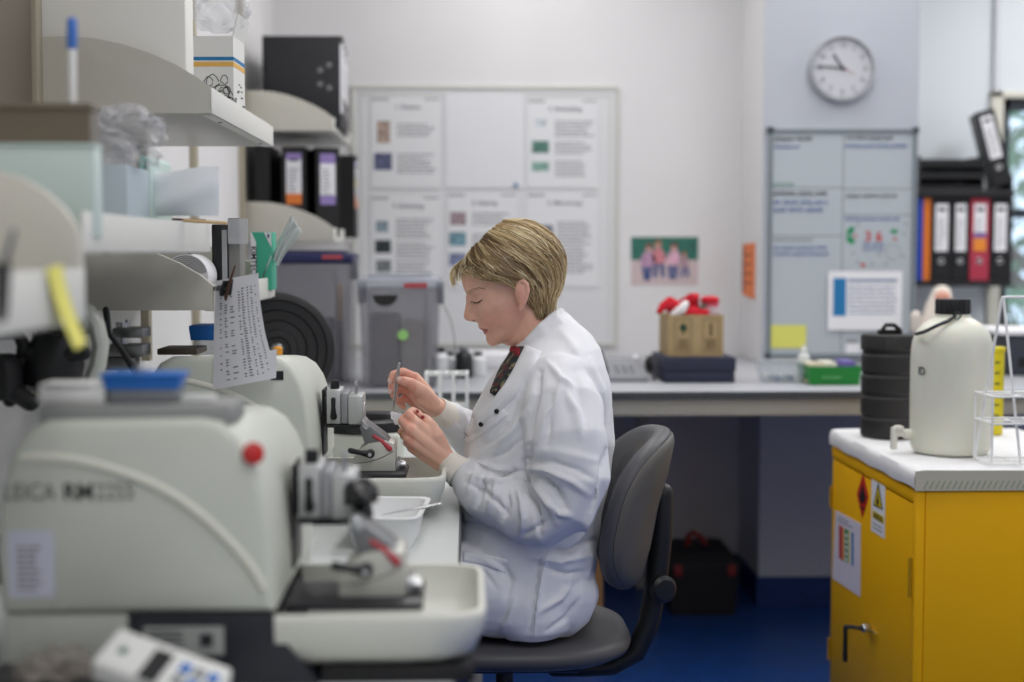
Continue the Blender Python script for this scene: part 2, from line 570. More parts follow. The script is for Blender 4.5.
def build_body():
    mb = MB()
    # face: stacked horizontal cuts of the skull front
    prof = [(470, 258), (463.5, 270), (461.8, 278), (462.3, 284), (463.8, 289), (466.6, 294), (468.5, 300), (470.5, 306), (473, 312), (476, 318),
            (478, 322), (478.3, 325.2), (479.2, 328.0), (482.6, 330.3), (484.0, 332.6), (486.3, 335.6), (486.0, 339), (486.9, 342.2), (489.5, 345.2), (493, 346.6)]
    pts = sorted([(uw(*p)[1], uw(*p)[0]) for p in prof])
    ws = np.array([p[0] for p in pts]); us = np.array([p[1] for p in pts])
    wa = np.array([-.098, -.09, -.08, -.06, -.04, -.02, 0, .02, .045, .07])
    aa = np.array([.020, .030, .038, .050, .0585, .0655, .067, .068, .0705, .066])
    nose_w = [uw(465.2, 296)[1], uw(465.5, 303)[1], uw(464.2, 311)[1], uw(463.3, 316)[1], uw(465.0, 320.2)[1], uw(470, 322)[1], uw(477, 322.6)[1]]
    nose_tip = [uw(465.8, 296)[0], uw(465.6, 303)[0], uw(464.2, 311)[0], uw(463.3, 316)[0], uw(465.0, 320.2)[0], uw(471, 322)[0], uw(478, 322.6)[0]]
    rings = []
    N = 72
    levels = np.linspace(ws.min() + .0005, .068, 110)
    eye_w = uw(479, 300)[1]
    mouth_w = uw(484, 330.2)[1]
    for w in levels:
        uf = float(np.interp(w, ws, us)); a = float(np.interp(w, wa, aa))
        ub = -.005 if w > -.05 else -.005 + (-.05 - w) * .75
        nz = float(np.interp(w, sorted(nose_w), [x for _, x in sorted(zip(nose_w, nose_tip))])) - uf if min(nose_w) < w < max(nose_w) else 0
        nw = float(np.interp(w, [uw(470, 322)[1], uw(463.3, 316)[1], uw(465.5, 303)[1]], [.0105, .0095, .0065]))
        ring = []
        for j in range(N):
            s = -1 + 2 * j / (N - 1)
            th = s * PI / 2
            v = a * math.sin(th)
            c = abs(math.cos(th)) ** 0.82
            u = ub + (uf - ub) * c
            if nz > 0:
                u += nz * math.exp(-(v / nw) ** 2)
                # nostril wings
                wing = math.exp(-((w - uw(472, 318.5)[1]) / .006) ** 2)
                u += .0085 * wing * math.exp(-((abs(v) - .0125) / .0045) ** 2)
            # eye sockets, lids, brow, cheeks, lip corners
            e = math.exp(-((w - eye_w - .003) / .011) ** 2) * math.exp(-((abs(v) - .030) / .017) ** 2)
            u -= .0075 * e
            lid = math.exp(-((w - eye_w) / .0075) ** 2) * math.exp(-((abs(v) - .031) / .0125) ** 2)
            u += .0085 * lid
            crease = math.exp(-((w - eye_w - .0105) / .0022) ** 2) * math.exp(-((abs(v) - .031) / .016) ** 2)
            u -= .0022 * crease
            brow = math.exp(-((w - eye_w - .02) / .006) ** 2) * math.exp(-((abs(v) - .032) / .02) ** 2)
            u += .003 * brow
            cheek = math.exp(-((w + .042) / .02) ** 2) * math.exp(-((abs(v) - .04) / .018) ** 2)
            u += .0045 * cheek
            mc = math.exp(-((w - mouth_w) / .003) ** 2) * math.exp(-(v / .022) ** 4)
            u -= .0028 * mc
            lips = math.exp(-((w - mouth_w) / .0085) ** 2) * math.exp(-(v / .02) ** 4)
            u += .0022 * lips
            fold = math.exp(-((abs(v) - .021 + (w - mouth_w) * .35) / .0035) ** 2) * math.exp(-((w - mouth_w - .008) / .014) ** 2)
            u -= .0016 * fold
            ring.append(hp(u, v, w))
        ring += [hp(ub - .025, a * .8, w), hp(ub - .025, -a * .8, w)]
        rings.append(ring)
    mb.loft(rings)
    # cranium
    c = A((516, 271, YM))
    rot = Matrix.Rotation(math.radians(18), 4, 'Y')
    mb.ell(c, .083, .0715, .082, rot, 40, 28)
    # jaw underside and neck
    mb.tube([A((524, 300, YM)), A((532, 322, YM)), A((541, 345, YM)), A((548, 372, YM))], [.052, .049, .050, .058], n=28)
    mb.tube([A((500, 334, YM)), A((520, 332, YM)), A((532, 330, YM))], [.018, .036, .044], n=24)
    # ears
    for s in (-1, 1):
        ey = YM + s * .071
        tilt = lambda px, py, o=0: at(px, py, ey + s * o)
        rim = [tilt(519, 303, .002), tilt(516.6, 296, .006), tilt(516.3, 288, .010), tilt(519, 282, .013), tilt(523.5, 280.6, .015), tilt(527.2, 284, .016), tilt(528, 291, .015),
               tilt(526, 298.5, .012), tilt(523, 304, .009), tilt(520.5, 308.5, .005)]
        mb.tube(rim, [.0035, .0035, .0036, .0036, .0038, .004, .0042, .0042, .0046, .0048], n=10)
        mb.ell(tilt(521.8, 291.5, .0065), .0122, .0095, .026, Matrix.Rotation(math.radians(-8), 4, 'Y'), 16, 12)
        mb.tube([tilt(520, 302, .010), tilt(523.5, 297, .012), tilt(523.6, 289, .012)], [.0028, .003, .0025], n=8)
    # trunk, arms and legs inside the clothes
    mb.tube([A((548, 368, YM)), A((553, 400, YM)), A((548, 460, YM)), A((540, 530, YM)), A((540, 590, YM))], [.06, .09, .10, .09, .09], n=24)
    mb.tube([A((552, 398, YM - .16)), A((552, 398, YM + .16))], [.045, .045], n=18)
    mb.tube([A((535, 594, YM - .08)), A((535, 594, YM + .08))], [.075, .075], n=18)
    chain(mb, [(558, 402, 2.60, .045), (564, 460, 2.55, .045), (554, 512, 2.545, .034), (500, 494, 2.605, .030), (462, 474, 2.645, .024), (449, 464, 2.660, .0220)])
    chain(mb, [(552, 402, 2.90, .045), (535, 470, 2.955, .048), (528, 512, 2.95, .042), (485, 455, 2.89, .036), (452, 420, 2.835, .022), (437, 408, 2.805, .0208)])
    for s in (-1, 1):
        y = YM + s * .095
        mb.tube([(.15, y, .60), (-.05, y + s * .02, .615), (-.27, y + s * .03, .60), (-.285, y + s * .03, .53), (-.25, y + s * .03, .25), (-.22, y + s * .03, .025)],
                [.06, .065, .055, .052, .05, .034], n=18)
        mb.tube([(-.20, y + s * .03, .00), (-.27, y + s * .035, -.01), (-.37, y + s * .045, -.02)], [.032, .034, .026], n=14)
    # near hand: back of the hand towards the camera, thumb and index pinching
    meta = [((447, 455, 2.660), (418, 424.5, 2.650)), ((447.5, 459.5, 2.655), (411.5, 430.5, 2.640)), ((447, 464, 2.656), (409.5, 438.5, 2.645)), ((446, 468, 2.662), (412.5, 447, 2.660))]
    for a, b in meta:
        mid = tuple((a[i] + b[i]) / 2 for i in range(3))
        mb.tube([A(a), A(mid), A(b)], [.0135, .0135, .0118], n=12)
    mb.tube([A((446, 458, 2.675)), A((428, 441, 2.678)), A((417, 436, 2.672))], [.017, .0185, .012], n=14)
    fingers = [
        [(418, 424.5, 2.650, .0105), (408.0, 414.0, 2.664, .0092), (412.5, 410.6, 2.686, .0078), (418.5, 413.0, 2.702, .0068)],
        [(411.5, 430.5, 2.640, .0108), (402.3, 421.0, 2.668, .0094), (406.5, 416.0, 2.698, .0080), (411.5, 418.0, 2.712, .0070)],
        [(409.5, 438.5, 2.645, .0106), (402.0, 431.5, 2.682, .0090), (407.5, 428.0, 2.708, .0078), (413.0, 429.0, 2.712, .0070)],
        [(412.5, 447.0, 2.660, .0098), (406.5, 442.5, 2.696, .0080), (411.5, 439.0, 2.714, .0070), (416.0, 439.0, 2.712, .0062)],
    ]
    for f in fingers:
        chain(mb, f, 12)
    chain(mb, [(444, 452, 2.662, .0155), (436.5, 436.0, 2.654, .0150), (430.5, 424.5, 2.664, .0112), (425.5, 419.0, 2.680, .0098), (420.5, 416.5, 2.692, .0075)], 12)
    # far hand: thumb side towards the camera, closed round the forceps
    meta = [((434.5, 403, 2.790), (415, 377.5, 2.795)), ((434, 406.5, 2.800), (411.5, 383.5, 2.812)), ((432.5, 410, 2.808), (409.5, 391, 2.824)), ((430, 413.5, 2.812), (410.5, 399.5, 2.832))]
    for a, b in meta:
        mid = tuple((a[i] + b[i]) / 2 for i in range(3))
        mb.tube([A(a), A(mid), A(b)], [.0130, .0138, .0112], n=12)
    mb.tube([A((433, 406, 2.785)), A((421, 398, 2.778)), A((414, 392, 2.785))], [.017, .0185, .012], n=14)
    fingers = [
        [(415, 377.5, 2.795, .0100), (402.5, 371.8, 2.790, .0092), (393.0, 374.5, 2.782, .0080), (390.6, 381.0, 2.777, .0068)],
        [(411.5, 383.5, 2.812, .0104), (399.0, 380.5, 2.812, .0092), (391.5, 385.5, 2.798, .0080), (391.4, 391.5, 2.786, .0068)],
        [(409.5, 391.0, 2.824, .0102), (398.5, 389.0, 2.822, .0090), (393.6, 395.5, 2.806, .0078), (397.5, 400.5, 2.796, .0068)],
        [(410.5, 399.5, 2.832, .0095), (402.5, 399.0, 2.830, .0080), (399.5, 403.5, 2.816, .0072), (403.5, 407.0, 2.806, .0062)],
    ]
    for f in fingers:
        chain(mb, f, 12)
    chain(mb, [(432, 402, 2.782, .0165), (421.5, 390.5, 2.764, .0140), (410.5, 383.2, 2.757, .0108), (404.0, 381.2, 2.758, .0098), (399.8, 380.2, 2.760, .0078)], 12)
    return remesh(mb, .0021, 3, .5)

SKIN = mat('skin', (222, 172, 150), .48, attr='Col', sss=.10, noise=.05, nscale=55, bump=.06, bscale=500)
body_me = build_body()
co = coords(body_me)
px = np_px(co)
near = co[:, 1] < YM + .01
base = np.array(lin((240 / 255, 190 / 255, 168 / 255)))
cols = np.tile(base, (len(co), 1))
def blend(mask, rgb255):
    global cols
    t = np.array(lin([v / 255 for v in rgb255]))
    cols = cols * (1 - mask[:, None]) + t * mask[:, None]
loc = co - np.array(HO)
U = loc @ np.array(HF); V = loc[:, 1]; W_ = loc @ np.array(HU)
inhead = (np.linalg.norm(loc, axis=1) < .17)
g = lambda x, s: np.exp(-(x / s) ** 2)
mw = uw(484, 330.2)[1]; ew = uw(479, 300)[1]
blend(.45 * inhead * g(W_ + .045, .022) * g(np.abs(V) - .045, .022) * (U > .0), (232, 154, 136))         # cheeks
blend(.35 * inhead * g(W_ - uw(465, 317)[1], .008) * g(V, .014) * (U > .07), (226, 152, 132))             # nose tip
blend(.85 * inhead * (np.abs(W_ - mw) < .0072 * np.sqrt(np.clip(1 - (V / .026) ** 2, 0, 1))) * (U > .055), (196, 104, 102))   # lips
blend(.6 * inhead * g(W_ - mw, .0012) * (np.abs(V) < .027) * (U > .05), (110, 52, 50))
blend(.35 * inhead * g(W_ - ew - .004, .008) * g(np.abs(V) - .033, .014) * (U > .04), (212, 152, 136))   # lids
blend(.5 * inhead * g(W_ - ew - .021, .0032) * g(np.abs(V) - .034, .018) * (U > .03), (158, 118, 86))     # brows
blend(.4 * inhead * g(U + .006, .018) * g(W_ + .026, .03) * (np.abs(V) > .07), (234, 150, 134))          # ears
hand = (px[:, 0] < 440) & (px[:, 1] > 365) & (px[:, 1] < 475) & (co[:, 0] < -.1)
blend(.12 * hand, (226, 130, 116))
blend(.5 * hand * (np.sin(co[:, 0] * 260) * np.sin(co[:, 2] * 310 + 1) * .5 + .5), (232, 142, 124))
body = link('person', body_me, SKIN, None, True, angle=80)
tag(body, 'seated woman with short blonde hair and white lab coat, holding forceps', 'person')

def spot(c, r, rgb, depth=1.0):
    d = np.linalg.norm(co - np.array(A(c)), axis=1)
    blend(np.clip((r - d) / .0015 + .5, 0, 1) * depth, rgb)
spot((474.0, 321.2, YM - .010), .0042, (120, 62, 54), .8)
# painted nails
_bv = BVHTree.FromPolygons([Vector(v) for v in co], [tuple(p.vertices) for p in body_me.polygons])
def surf_px(x_, y_):
    d_ = (FW * F + RT * (x_ - 512) - UP * (y_ - 341)).normalized()
    return _bv.ray_cast(CAM, d_)[0]
for x_, y_, r_ in ((422.5, 417.3, .0046), (417.6, 411.3, .0046)):
    q_ = surf_px(x_, y_)
    if q_ is not None:
        dd = np.linalg.norm((co - np.array(q_)) * np.array((1, .6, 1.25)), axis=1)
        blend(np.clip((r_ - dd) / .0012 + .5, 0, 1), (152, 40, 58))
for c in ((389.2, 381, 2.774), (389.5, 391.5, 2.782), (399.4, 378.6, 2.755)):
    spot(c, .0052, (236, 206, 196))
paint(body_me, 'Col', cols)

# lashes: two thin dark curved lines on the lowered lids
bvh_body = BVHTree.FromPolygons([Vector(v) for v in co], [tuple(p.vertices) for p in body_me.polygons])
LASH = mat('lash', (58, 40, 32), .7)
def hit(bvh, px_, py_, off=.0008):
    d = (FW * F + RT * (px_ - 512) - UP * (py_ - 341)).normalized()
    l, nrm, i, dist = bvh.ray_cast(CAM, d)
    return (None, None) if l is None else (l - d * off, nrm)
pts = [hit(bvh_body, x, y, .0005)[0] for x, y in ((472.0, 301.2), (474.2, 302.6), (477, 302.8), (480, 301.4), (482.5, 299.6))]
pts = [p for p in pts if p is not None]
m = MB()
m.tube(pts, [.0007] + [.0011] * (len(pts) - 2) + [.0006], n=6)
for p in pts[:-1]:
    m.tube([p, p + HF * .006 - HU * .004 - HV * .001], [.0006, .0002], n=4)
obj('eyelashes', m, LASH, body)
m = MB()
for k in range(40):
    t_ = k / 39
    x, y = 469 + 16 * t_, 291.5 - 3.2 * math.sin(t_ * PI * .8) + rng.uniform(-.7, .7)
    p, nn = hit(bvh_body, x, y, .0002)
    if p is not None:
        m.tube([p, p + HU * .0035 - HF * .004], [.0005, .0002], n=4)
obj('eyebrows', m, mat('brow_hair', (150, 112, 76), .7), body)

# ------------------------------------------------------------------ hair
HC = A((512, 271, YM))
def hair_v(x, y, lift):
    r2 = ((x - 510) / (52.5)) ** 2 + ((y - 273) / (52.5)) ** 2
    a = .0815 * math.sqrt(max(0, 1 - r2))
    r3 = ((x - 540) / 22.5) ** 2 + ((y - 298) / 30) ** 2
    b = .062 * math.sqrt(max(0, 1 - r3))
    return max(a, b) + lift
GUIDES = [
    [(468, 258), (459, 264), (452.5, 271), (451, 278), (452.5, 286)],
    [(470, 255), (463, 262), (457.5, 269), (455.5, 276), (456.5, 283)],
    [(471, 251), (467, 259), (464, 266), (465, 272), (469, 277)],
    [(473, 248), (475, 259), (484, 269), (498, 278), (513, 286)],
    [(477, 245), (484, 256), (499, 268), (514, 276), (526, 282), (533, 296), (535, 312)],
    [(482, 240), (494, 249), (512, 261), (528, 273), (539, 288), (541, 303), (542, 322)],
    [(488, 233), (505, 241), (524, 254), (540, 268), (548, 284), (549, 303), (549, 320)],
    [(496, 227), (515, 233), (535, 246), (550, 262), (556, 279), (553, 298), (549, 316)],
    [(504, 222.5), (522, 226), (542, 238), (556, 256), (560.5, 272), (558, 288), (553, 308)],
    [(511, 220), (530, 221.5), (547, 232), (559, 250), (562.5, 264), (559, 285), (555, 303)],
]
def resample(pl, n):
    d = [0]
    for a, b in zip(pl, pl[1:]):
        d.append(d[-1] + math.dist(a, b))
    out = []
    for k in range(n):
        s = d[-1] * k / (n - 1)
        i = max(j for j in range(len(d)) if d[j] <= s + 1e-9); i = min(i, len(pl) - 2)
        # catmull-rom
        t = (s - d[i]) / (d[i + 1] - d[i])
        p0 = pl[max(0, i - 1)]; p1 = pl[i]; p2 = pl[i + 1]; p3 = pl[min(len(pl) - 1, i + 2)]
        out.append(tuple(.5 * (2 * b + (c - a) * t + (2 * a - 5 * b + 4 * c - e) * t * t + (3 * b - a - 3 * c + e) * t ** 3) for a, b, c, e in zip(p0, p1, p2, p3)))
    return out
NS = 16
GR = [resample(g_, NS) for g_ in GUIDES]
def guide_px(s, k):
    i = min(int(s), len(GR) - 2); t = s - i
    return tuple(GR[i][k][c] * (1 - t) + GR[i + 1][k][c] * t for c in (0, 1))
hb = MB(); hcols = []
def hair_pt(x, y, side, lift):
    v = hair_v(x, y, 0)
    p = at(x, y, YM + side * v)
    c = A((514, 272, YM)) if y < 290 else A((538, y, YM))
    n_ = (p - c).normalized()
    return p + n_ * lift
# cap under the strands
for side in (-1, 1):
    rows = []
    for i in range(10, (len(GR) - 1) * 4 + 1):
        s = i / 4
        rows.append([hair_pt(*guide_px(s, k), side, -.005) for k in range(NS)])
    hb.loft(rows, cap=False, closed=False)
ncap = len(hb.bm.verts)
hq = random.Random(3)
tones = [(216, 196, 154), (200, 176, 132), (178, 152, 110), (146, 120, 84), (112, 90, 62), (238, 222, 186)]
wts = [6, 6, 5, 4, 3, 4]
strand_cols = []
SMAX = len(GR) - 1.001
for side, locks in ((-1, 330), (1, 120)):
    for q in range(locks):
        s0 = hq.uniform(0, SMAX)
        if s0 < 2.2 and hq.random() < .68:
            continue
        fringe = s0 < 3
        ks = hq.choice([0, 0, 0, 1, 2, 3, 5]) if not fringe else 0
        ke = NS - hq.choice([0, 0, 1, 2, 3])
        wob = hq.uniform(0, 6); amp = hq.uniform(.15, .75); drift = hq.gauss(0, .45)
        llift = hq.uniform(-.0035, .005); wid = hq.uniform(.10, .28)
        c0 = hq.choices(tones, wts)[0]
        if 3.2 < s0 < 6.5 and hq.random() < .3:
            c0 = hq.choice(tones[3:5])
        bend = hq.gauss(0, .0016)
        for n_ in range(4 if fringe else 11):
            ds = hq.gauss(0, wid); dl = hq.gauss(0, .0009)
            k1 = min(NS, ke + hq.choice([-2, -1, 0, 0, 0]))
            cnt = k1 - ks
            if cnt < 6:
                continue
            pts = []
            for k in range(ks, k1):
                f = (k - ks) / (cnt - 1)
                ss = min(max(s0 + drift * f * f + ds * (1 - .65 * f) + .35 * amp * math.sin(f * 4.2 + wob), 0), SMAX)
                x, y = guide_px(ss, k)
                pts.append(hair_pt(x, y, side, llift * math.sin(PI * min(1, f * 1.25 + .05)) + dl + bend * math.sin(f * 6 + wob) + (.003 * f * f if hq.random() < .1 else 0)))
            if hq.random() < .5:
                d_ = (pts[-1] - pts[-2])
                pts.append(pts[-1] + d_ * hq.uniform(.2, 1.6) + Vector((hq.gauss(0, .002), hq.gauss(0, .001), hq.gauss(0, .001))))
            n = len(pts)
            r = hq.uniform(.00045, .0012)
            hb.tube(pts, [r * (1 if i < n - 3 else (.75, .45, .15)[i - n + 3]) for i in range(n)], n=4, rounded=False)
            h_ = hq.uniform(.86, 1.12)
            strand_cols.append((len(hb.bm.verts), tuple(min(255, v * h_) for v in c0)))
for q in range(170):
    s0 = hq.choice([hq.uniform(2.5, 4.5), hq.uniform(5, SMAX), hq.uniform(6, SMAX)])
    k0 = hq.choice([0, 2, 5, 8]); n = NS - k0
    lift = hq.uniform(.003, .008); w0 = hq.uniform(0, 6)
    pts = [hair_pt(*guide_px(min(max(s0 + .5 * math.sin(w0 + k * .35), 0), SMAX), k), hq.choice((-1, -1, 1)) if k == k0 else sd, lift * math.sin(PI * (k - k0 + 1) / (n + 1)) + .002) for sd in (hq.choice((-1, -1, 1)),) for k in range(k0, NS)]
    pts = pts[1:]
    hb.tube(pts, [.00055] * (len(pts) - 1) + [.0002], n=4, rounded=False)
    strand_cols.append((len(hb.bm.verts), hq.choice(tones[:4])))
hb.bm.verts.ensure_lookup_table()
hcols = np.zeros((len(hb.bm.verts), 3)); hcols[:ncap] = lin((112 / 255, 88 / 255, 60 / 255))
prev = ncap
for end, c in strand_cols:
    hcols[prev:end] = lin([v / 255 for v in c]); prev = end
hme = bpy.data.meshes.new('hair'); hb.bm.to_mesh(hme); hb.bm.free()
paint(hme, 'Col', hcols)
HAIR = mat('hair', (190, 150, 95), .42, attr='Col', spec=.5)
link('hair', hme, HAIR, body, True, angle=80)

# ------------------------------------------------------------------ lab coat
def build_coat():
    mb = MB()
    secs = [(316, 550, 570, .045), (322, 542, 577, .062), (328, 534, 583, .080), (336, 524, 591, .100), (347, 513, 599, .135), (362, 503, 604, .168), (385, 486, 609, .192), (410, 473, 612, .200), (440, 466, 613.5, .200), (475, 461, 609, .195),
            (510, 457, 601, .190), (545, 455, 595, .195), (580, 456, 589, .205), (598, 466, 584, .205), (609, 480, 578, .200), (617, 490, 566, .188)]
    rings = []
    for y, x0, x1, hw in secs:
        c = at((x0 + x1) / 2, y, YM); r = (at(x1, y, YM) - at(x0, y, YM)).length / 2
        ring = []
        for j in range(48):
            a = 2 * PI * j / 48
            ca, sa = math.cos(a), math.sin(a)
            e = .86
            ring.append(c + Vector((math.copysign(abs(ca) ** e, ca) * r, math.copysign(abs(sa) ** e, sa) * hw, 0)))
        rings.append(ring)
    mb.loft(rings)
    # sleeves
    chain(mb, [(557, 385, 2.610, .062), (560, 405, 2.578, .073), (565, 440, 2.545, .076), (570, 478, 2.532, .073), (564, 505, 2.532, .062), (545, 517, 2.540, .056), (520, 512, 2.565, .055), (490, 495, 2.605, .052),
               (474, 484, 2.630, .044), (465, 476, 2.643, .034), (462.5, 474.2, 2.646, .031)], 28)
    chain(mb, [(556, 385, 2.89, .062), (550, 405, 2.915, .072), (535, 470, 2.955, .062), (525, 508, 2.96, .056), (495, 462, 2.905, .048), (472, 436, 2.868, .046), (459, 424, 2.846, .037), (448, 416, 2.827, .0295)], 24)
    # skirt of the coat over hips and thighs
    for s in (-1, 1):
        y = YM + s * .10
        mb.tube([at(552, 592, y), at(520, 589, y + s * .01), at(480, 587, y + s * .015), at(440, 588, y + s * .02)], [.088, .094, .088, .08], n=24)
    mb.tube([at(545, 560, YM - .09), at(545, 560, YM + .09)], [.10, .10], n=20)
    # collar roll round the neck
    ring = [(521, 353, 2.705), (529, 341, 2.688), (541, 327, 2.682), (553, 316, 2.695), (561, 310.5, 2.75), (553, 316, 2.805), (541, 327, 2.818), (529, 341, 2.812), (519, 353, 2.790)]
    mb.tube([A(p) for p in ring], [.009, .010, .010, .009, .007, .009, .010, .010, .009], n=12)
    ring2 = [(x + 4, y + 8, yy) for x, y, yy in ring]
    mb.tube([A(p) for p in ring2], [.011, .013, .015, .015, .012, .015, .015, .013, .011], n=12)
    # wrinkle: collar back to shoulder line
    return remesh(mb, .0036, 5, .5)
coat_me = build_coat()
cc = coords(coat_me)
def stroke(line, width, amp, taper=True, ymax=None, nmin=-.05):
    """a fold pressed into (or raised from) the cloth along a line on the camera's side"""
    global cc
    coat_me.update()
    nn = normals(coat_me)
    p = np_px(cc)
    d, t = poly_dist(p, line)
    f = np.exp(-(d / (width * .72)) ** 1.7) * amp * (1.75 if amp < 0 else 1.45)
    if taper:
        f *= np.sin(np.clip(t, 0.04, .96) * PI) ** .6
    lim = YM if ymax is None else ymax
    f *= (nn[:, 1] < nmin) * (cc[:, 1] < lim)
    cc = cc + nn * f[:, None]
    set_coords(coat_me, cc)
K = lambda *a: list(a)
# elbow and sleeve folds
for ln, w_, a_ in [
    (K((526, 472), (540, 478), (556, 490), (566, 508)), 4.0, -.010), (K((521, 478), (538, 488), (550, 503), (556, 522)), 3.6, .008),
    (K((524, 482), (533, 497), (538, 515), (540, 534)), 3.4, -.009), (K((517, 486), (522, 502), (524, 518), (521, 534)), 3.6, .007),
    (K((520, 468), (545, 470), (572, 482), (588, 494)), 4.5, .006), (K((526, 462), (552, 462), (578, 470), (596, 480)), 4.5, -.0045),
    (K((535, 450), (560, 452), (584, 458), (602, 462)), 6.0, .0025), (K((530, 440), (528, 455), (524, 470)), 4.0, -.008),
    (K((508, 492), (508, 506), (502, 520)), 3.6, -.007), (K((498, 480), (494, 496), (488, 512)), 3.6, .007), (K((486, 474), (482, 490), (476, 506)), 3.0, -.008),
    (K((476, 470), (472, 484), (466, 494)), 2.6, .006), (K((468, 474), (484, 480), (500, 482), (516, 478)), 3.0, .007), (K((466, 482), (482, 490), (496, 500), (508, 514)), 3.0, -.006),
    (K((492, 476), (506, 474), (520, 470)), 3.0, -.007), (K((470, 466), (482, 464), (496, 468), (510, 470)), 3.0, .006),
    (K((544, 500), (556, 512), (570, 516)), 3.2, .007), (K((548, 520), (534, 530), (522, 536)), 3.0, -.005),
    # shoulder to chest
    (K((562, 382), (556, 400), (546, 420), (536, 440)), 5.0, .006), (K((540, 372), (536, 395), (530, 420), (527, 445)), 4.0, -.011),
    (K((575, 372), (582, 398), (584, 425)), 6.0, -.005), (K((590, 360), (600, 390), (604, 420)), 5.0, .005),
    (K((566, 392), (576, 412), (580, 436)), 5.0, .006), (K((552, 396), (550, 420), (546, 445)), 4.5, -.005), (K((548, 362), (562, 380), (572, 384)), 4.0, .006),
    (K((560, 330), (575, 350), (585, 372)), 6.0, .004), (K((510, 385), (500, 402), (488, 420)), 4.0, .005), (K((520, 395), (508, 420), (492, 440), (478, 448)), 4.0, -.006),
    (K((528, 410), (512, 432), (494, 450)), 3.5, .006), (K((520, 440), (505, 452), (488, 460)), 3.2, -.006),
    # trunk below the arm
    (K((600, 470), (594, 500), (584, 530), (570, 548)), 4.0, .007), (K((606, 450), (600, 480), (592, 510)), 3.6, -.007), (K((592, 540), (570, 552), (548, 550)), 3.5, -.008),
    (K((590, 556), (560, 562), (530, 556)), 4.0, .007), (K((588, 572), (566, 574), (540, 566)), 3.4, -.006), (K((545, 556), (540, 585), (536, 612), (532, 636)), 2.6, .005),
    (K((540, 558), (535, 590), (530, 630)), 2.6, -.005), (K((570, 584), (560, 598), (540, 612)), 4.0, .006), (K((578, 600), (566, 618), (548, 630)), 3.2, -.006),
    (K((500, 560), (510, 580), (506, 600)), 4.0, -.005), (K((468, 556), (486, 560), (502, 572)), 3.2, .006), (K((464, 566), (484, 572), (496, 588)), 3.0, -.005),
    (K((515, 600), (508, 620), (500, 634)), 3.2, .005), (K((462, 520), (480, 526), (500, 536), (520, 546)), 3.5, -.006),
]:
    stroke(ln, w_, a_)
# far sleeve
for ln, w_, a_ in [(K((452, 408), (458, 416), (460, 426)), 2.0, -.004), (K((460, 408), (466, 420), (468, 432)), 2.2, .004), (K((468, 410), (476, 424), (478, 438)), 2.4, -.004)]:
    stroke(ln, w_, a_, ymax=3.1)
# soft all-over undulation
coat_me.update()
nn = normals(coat_me)
x, y, z = cc[:, 0], cc[:, 1], cc[:, 2]
und = .0016 * np.sin(x * 38 + 9 * z + 2 * np.sin(z * 21)) * np.sin(z * 33 + 7 * y) + .0008 * np.sin(x * 90 - z * 70 + 3 * np.sin(y * 40))
cc = cc + nn * und[:, None]
set_coords(coat_me, cc)
COAT = mat('white_cotton', (238, 239, 244), .8, bump=.12, bscale=900, sheen=.15)
coat = link('lab_coat', coat_me, COAT, body, True, angle=80)
bvh_coat = BVHTree.FromPolygons([Vector(v) for v in cc], [tuple(p.vertices) for p in coat_me.polygons])

def cloth_patch(poly, n, thick, off=.0012, bvh=bvh_coat):
    """a cloth strip laid on the coat: poly = two polylines (edges) resampled and filled between"""
    ea, eb = poly
    ra, rb = resample(ea, n), resample(eb, n)
    mb = MB()
    rows_o, rows_i = [], []
    M_ = 7
    last = None
    for i in range(n):
        ro, ri = [], []
        for j in range(M_):
            t = j / (M_ - 1)
            x = ra[i][0] * (1 - t) + rb[i][0] * t; y = ra[i][1] * (1 - t) + rb[i][1] * t
            p, nr = hit(bvh, x, y, 0)
            if p is None:
                p = last if last is not None else at(x, y, YM - .06)
                nr = Vector((0, -1, 0))
            last = p
            e = thick if 0 < j < M_ - 1 and 0 < i < n - 1 else thick * .25
            ro.append(p + nr * (off + e)); ri.append(p - nr * .003)
        rows_o.append(ro); rows_i.append(ri)
    mb.loft(rows_o, cap=False, closed=False)
    mb.loft(rows_i, cap=False, closed=False)
    border = lambda R_: R_[0] + [r[-1] for r in R_[1:]] + R_[-1][-2::-1] + [r[0] for r in R_[-2:0:-1]]
    bo, bi = border(rows_o), border(rows_i)
    mb.loft([bo, bi], cap=False)
    bmesh.ops.remove_doubles(mb.bm, verts=mb.bm.verts, dist=1e-6)
    return mb
# blouse in the neck opening
m = cloth_patch(([(514, 347), (508, 357), (500, 369), (494, 383), (490.5, 393)], [(524, 347), (519, 358), (512, 371), (504, 384), (495, 396)]), 18, .004)
BL = mat('blouse_print', (44, 46, 52), .8)
nt = BL.node_tree; vo = nt.nodes.new('ShaderNodeTexVoronoi'); vo.inputs['Scale'].default_value = 120
cr = nt.nodes.new('ShaderNodeValToRGB'); tc = nt.nodes.new('ShaderNodeTexCoord')
cr.color_ramp.interpolation = 'CONSTANT'
for p_, c_ in ((0, (.02, .022, .03)), (.45, (.16, .03, .03)), (.6, (.03, .05, .04)), (.8, (.25, .2, .12))):
    e = cr.color_ramp.elements[0] if p_ == 0 else cr.color_ramp.elements.new(p_)
    e.position = p_; e.color = (*c_, 1)
sp = nt.nodes.new('ShaderNodeSeparateColor')
nt.links.new(tc.outputs['Object'], vo.inputs['Vector']); nt.links.new(vo.outputs['Color'], sp.inputs['Color']); nt.links.new(sp.outputs['Red'], cr.inputs['Fac']); nt.links.new(cr.outputs['Color'], nt.nodes['Principled BSDF'].inputs['Base Color'])
obj('blouse', m, BL, body, angle=80)
m = cloth_patch(([(513, 347), (517, 348), (522, 348.5)], [(511, 353), (515, 355), (520, 357)]), 8, .006)
obj('neckline_trim', m, mat('blouse_red', (140, 34, 46), .8), body, angle=80)
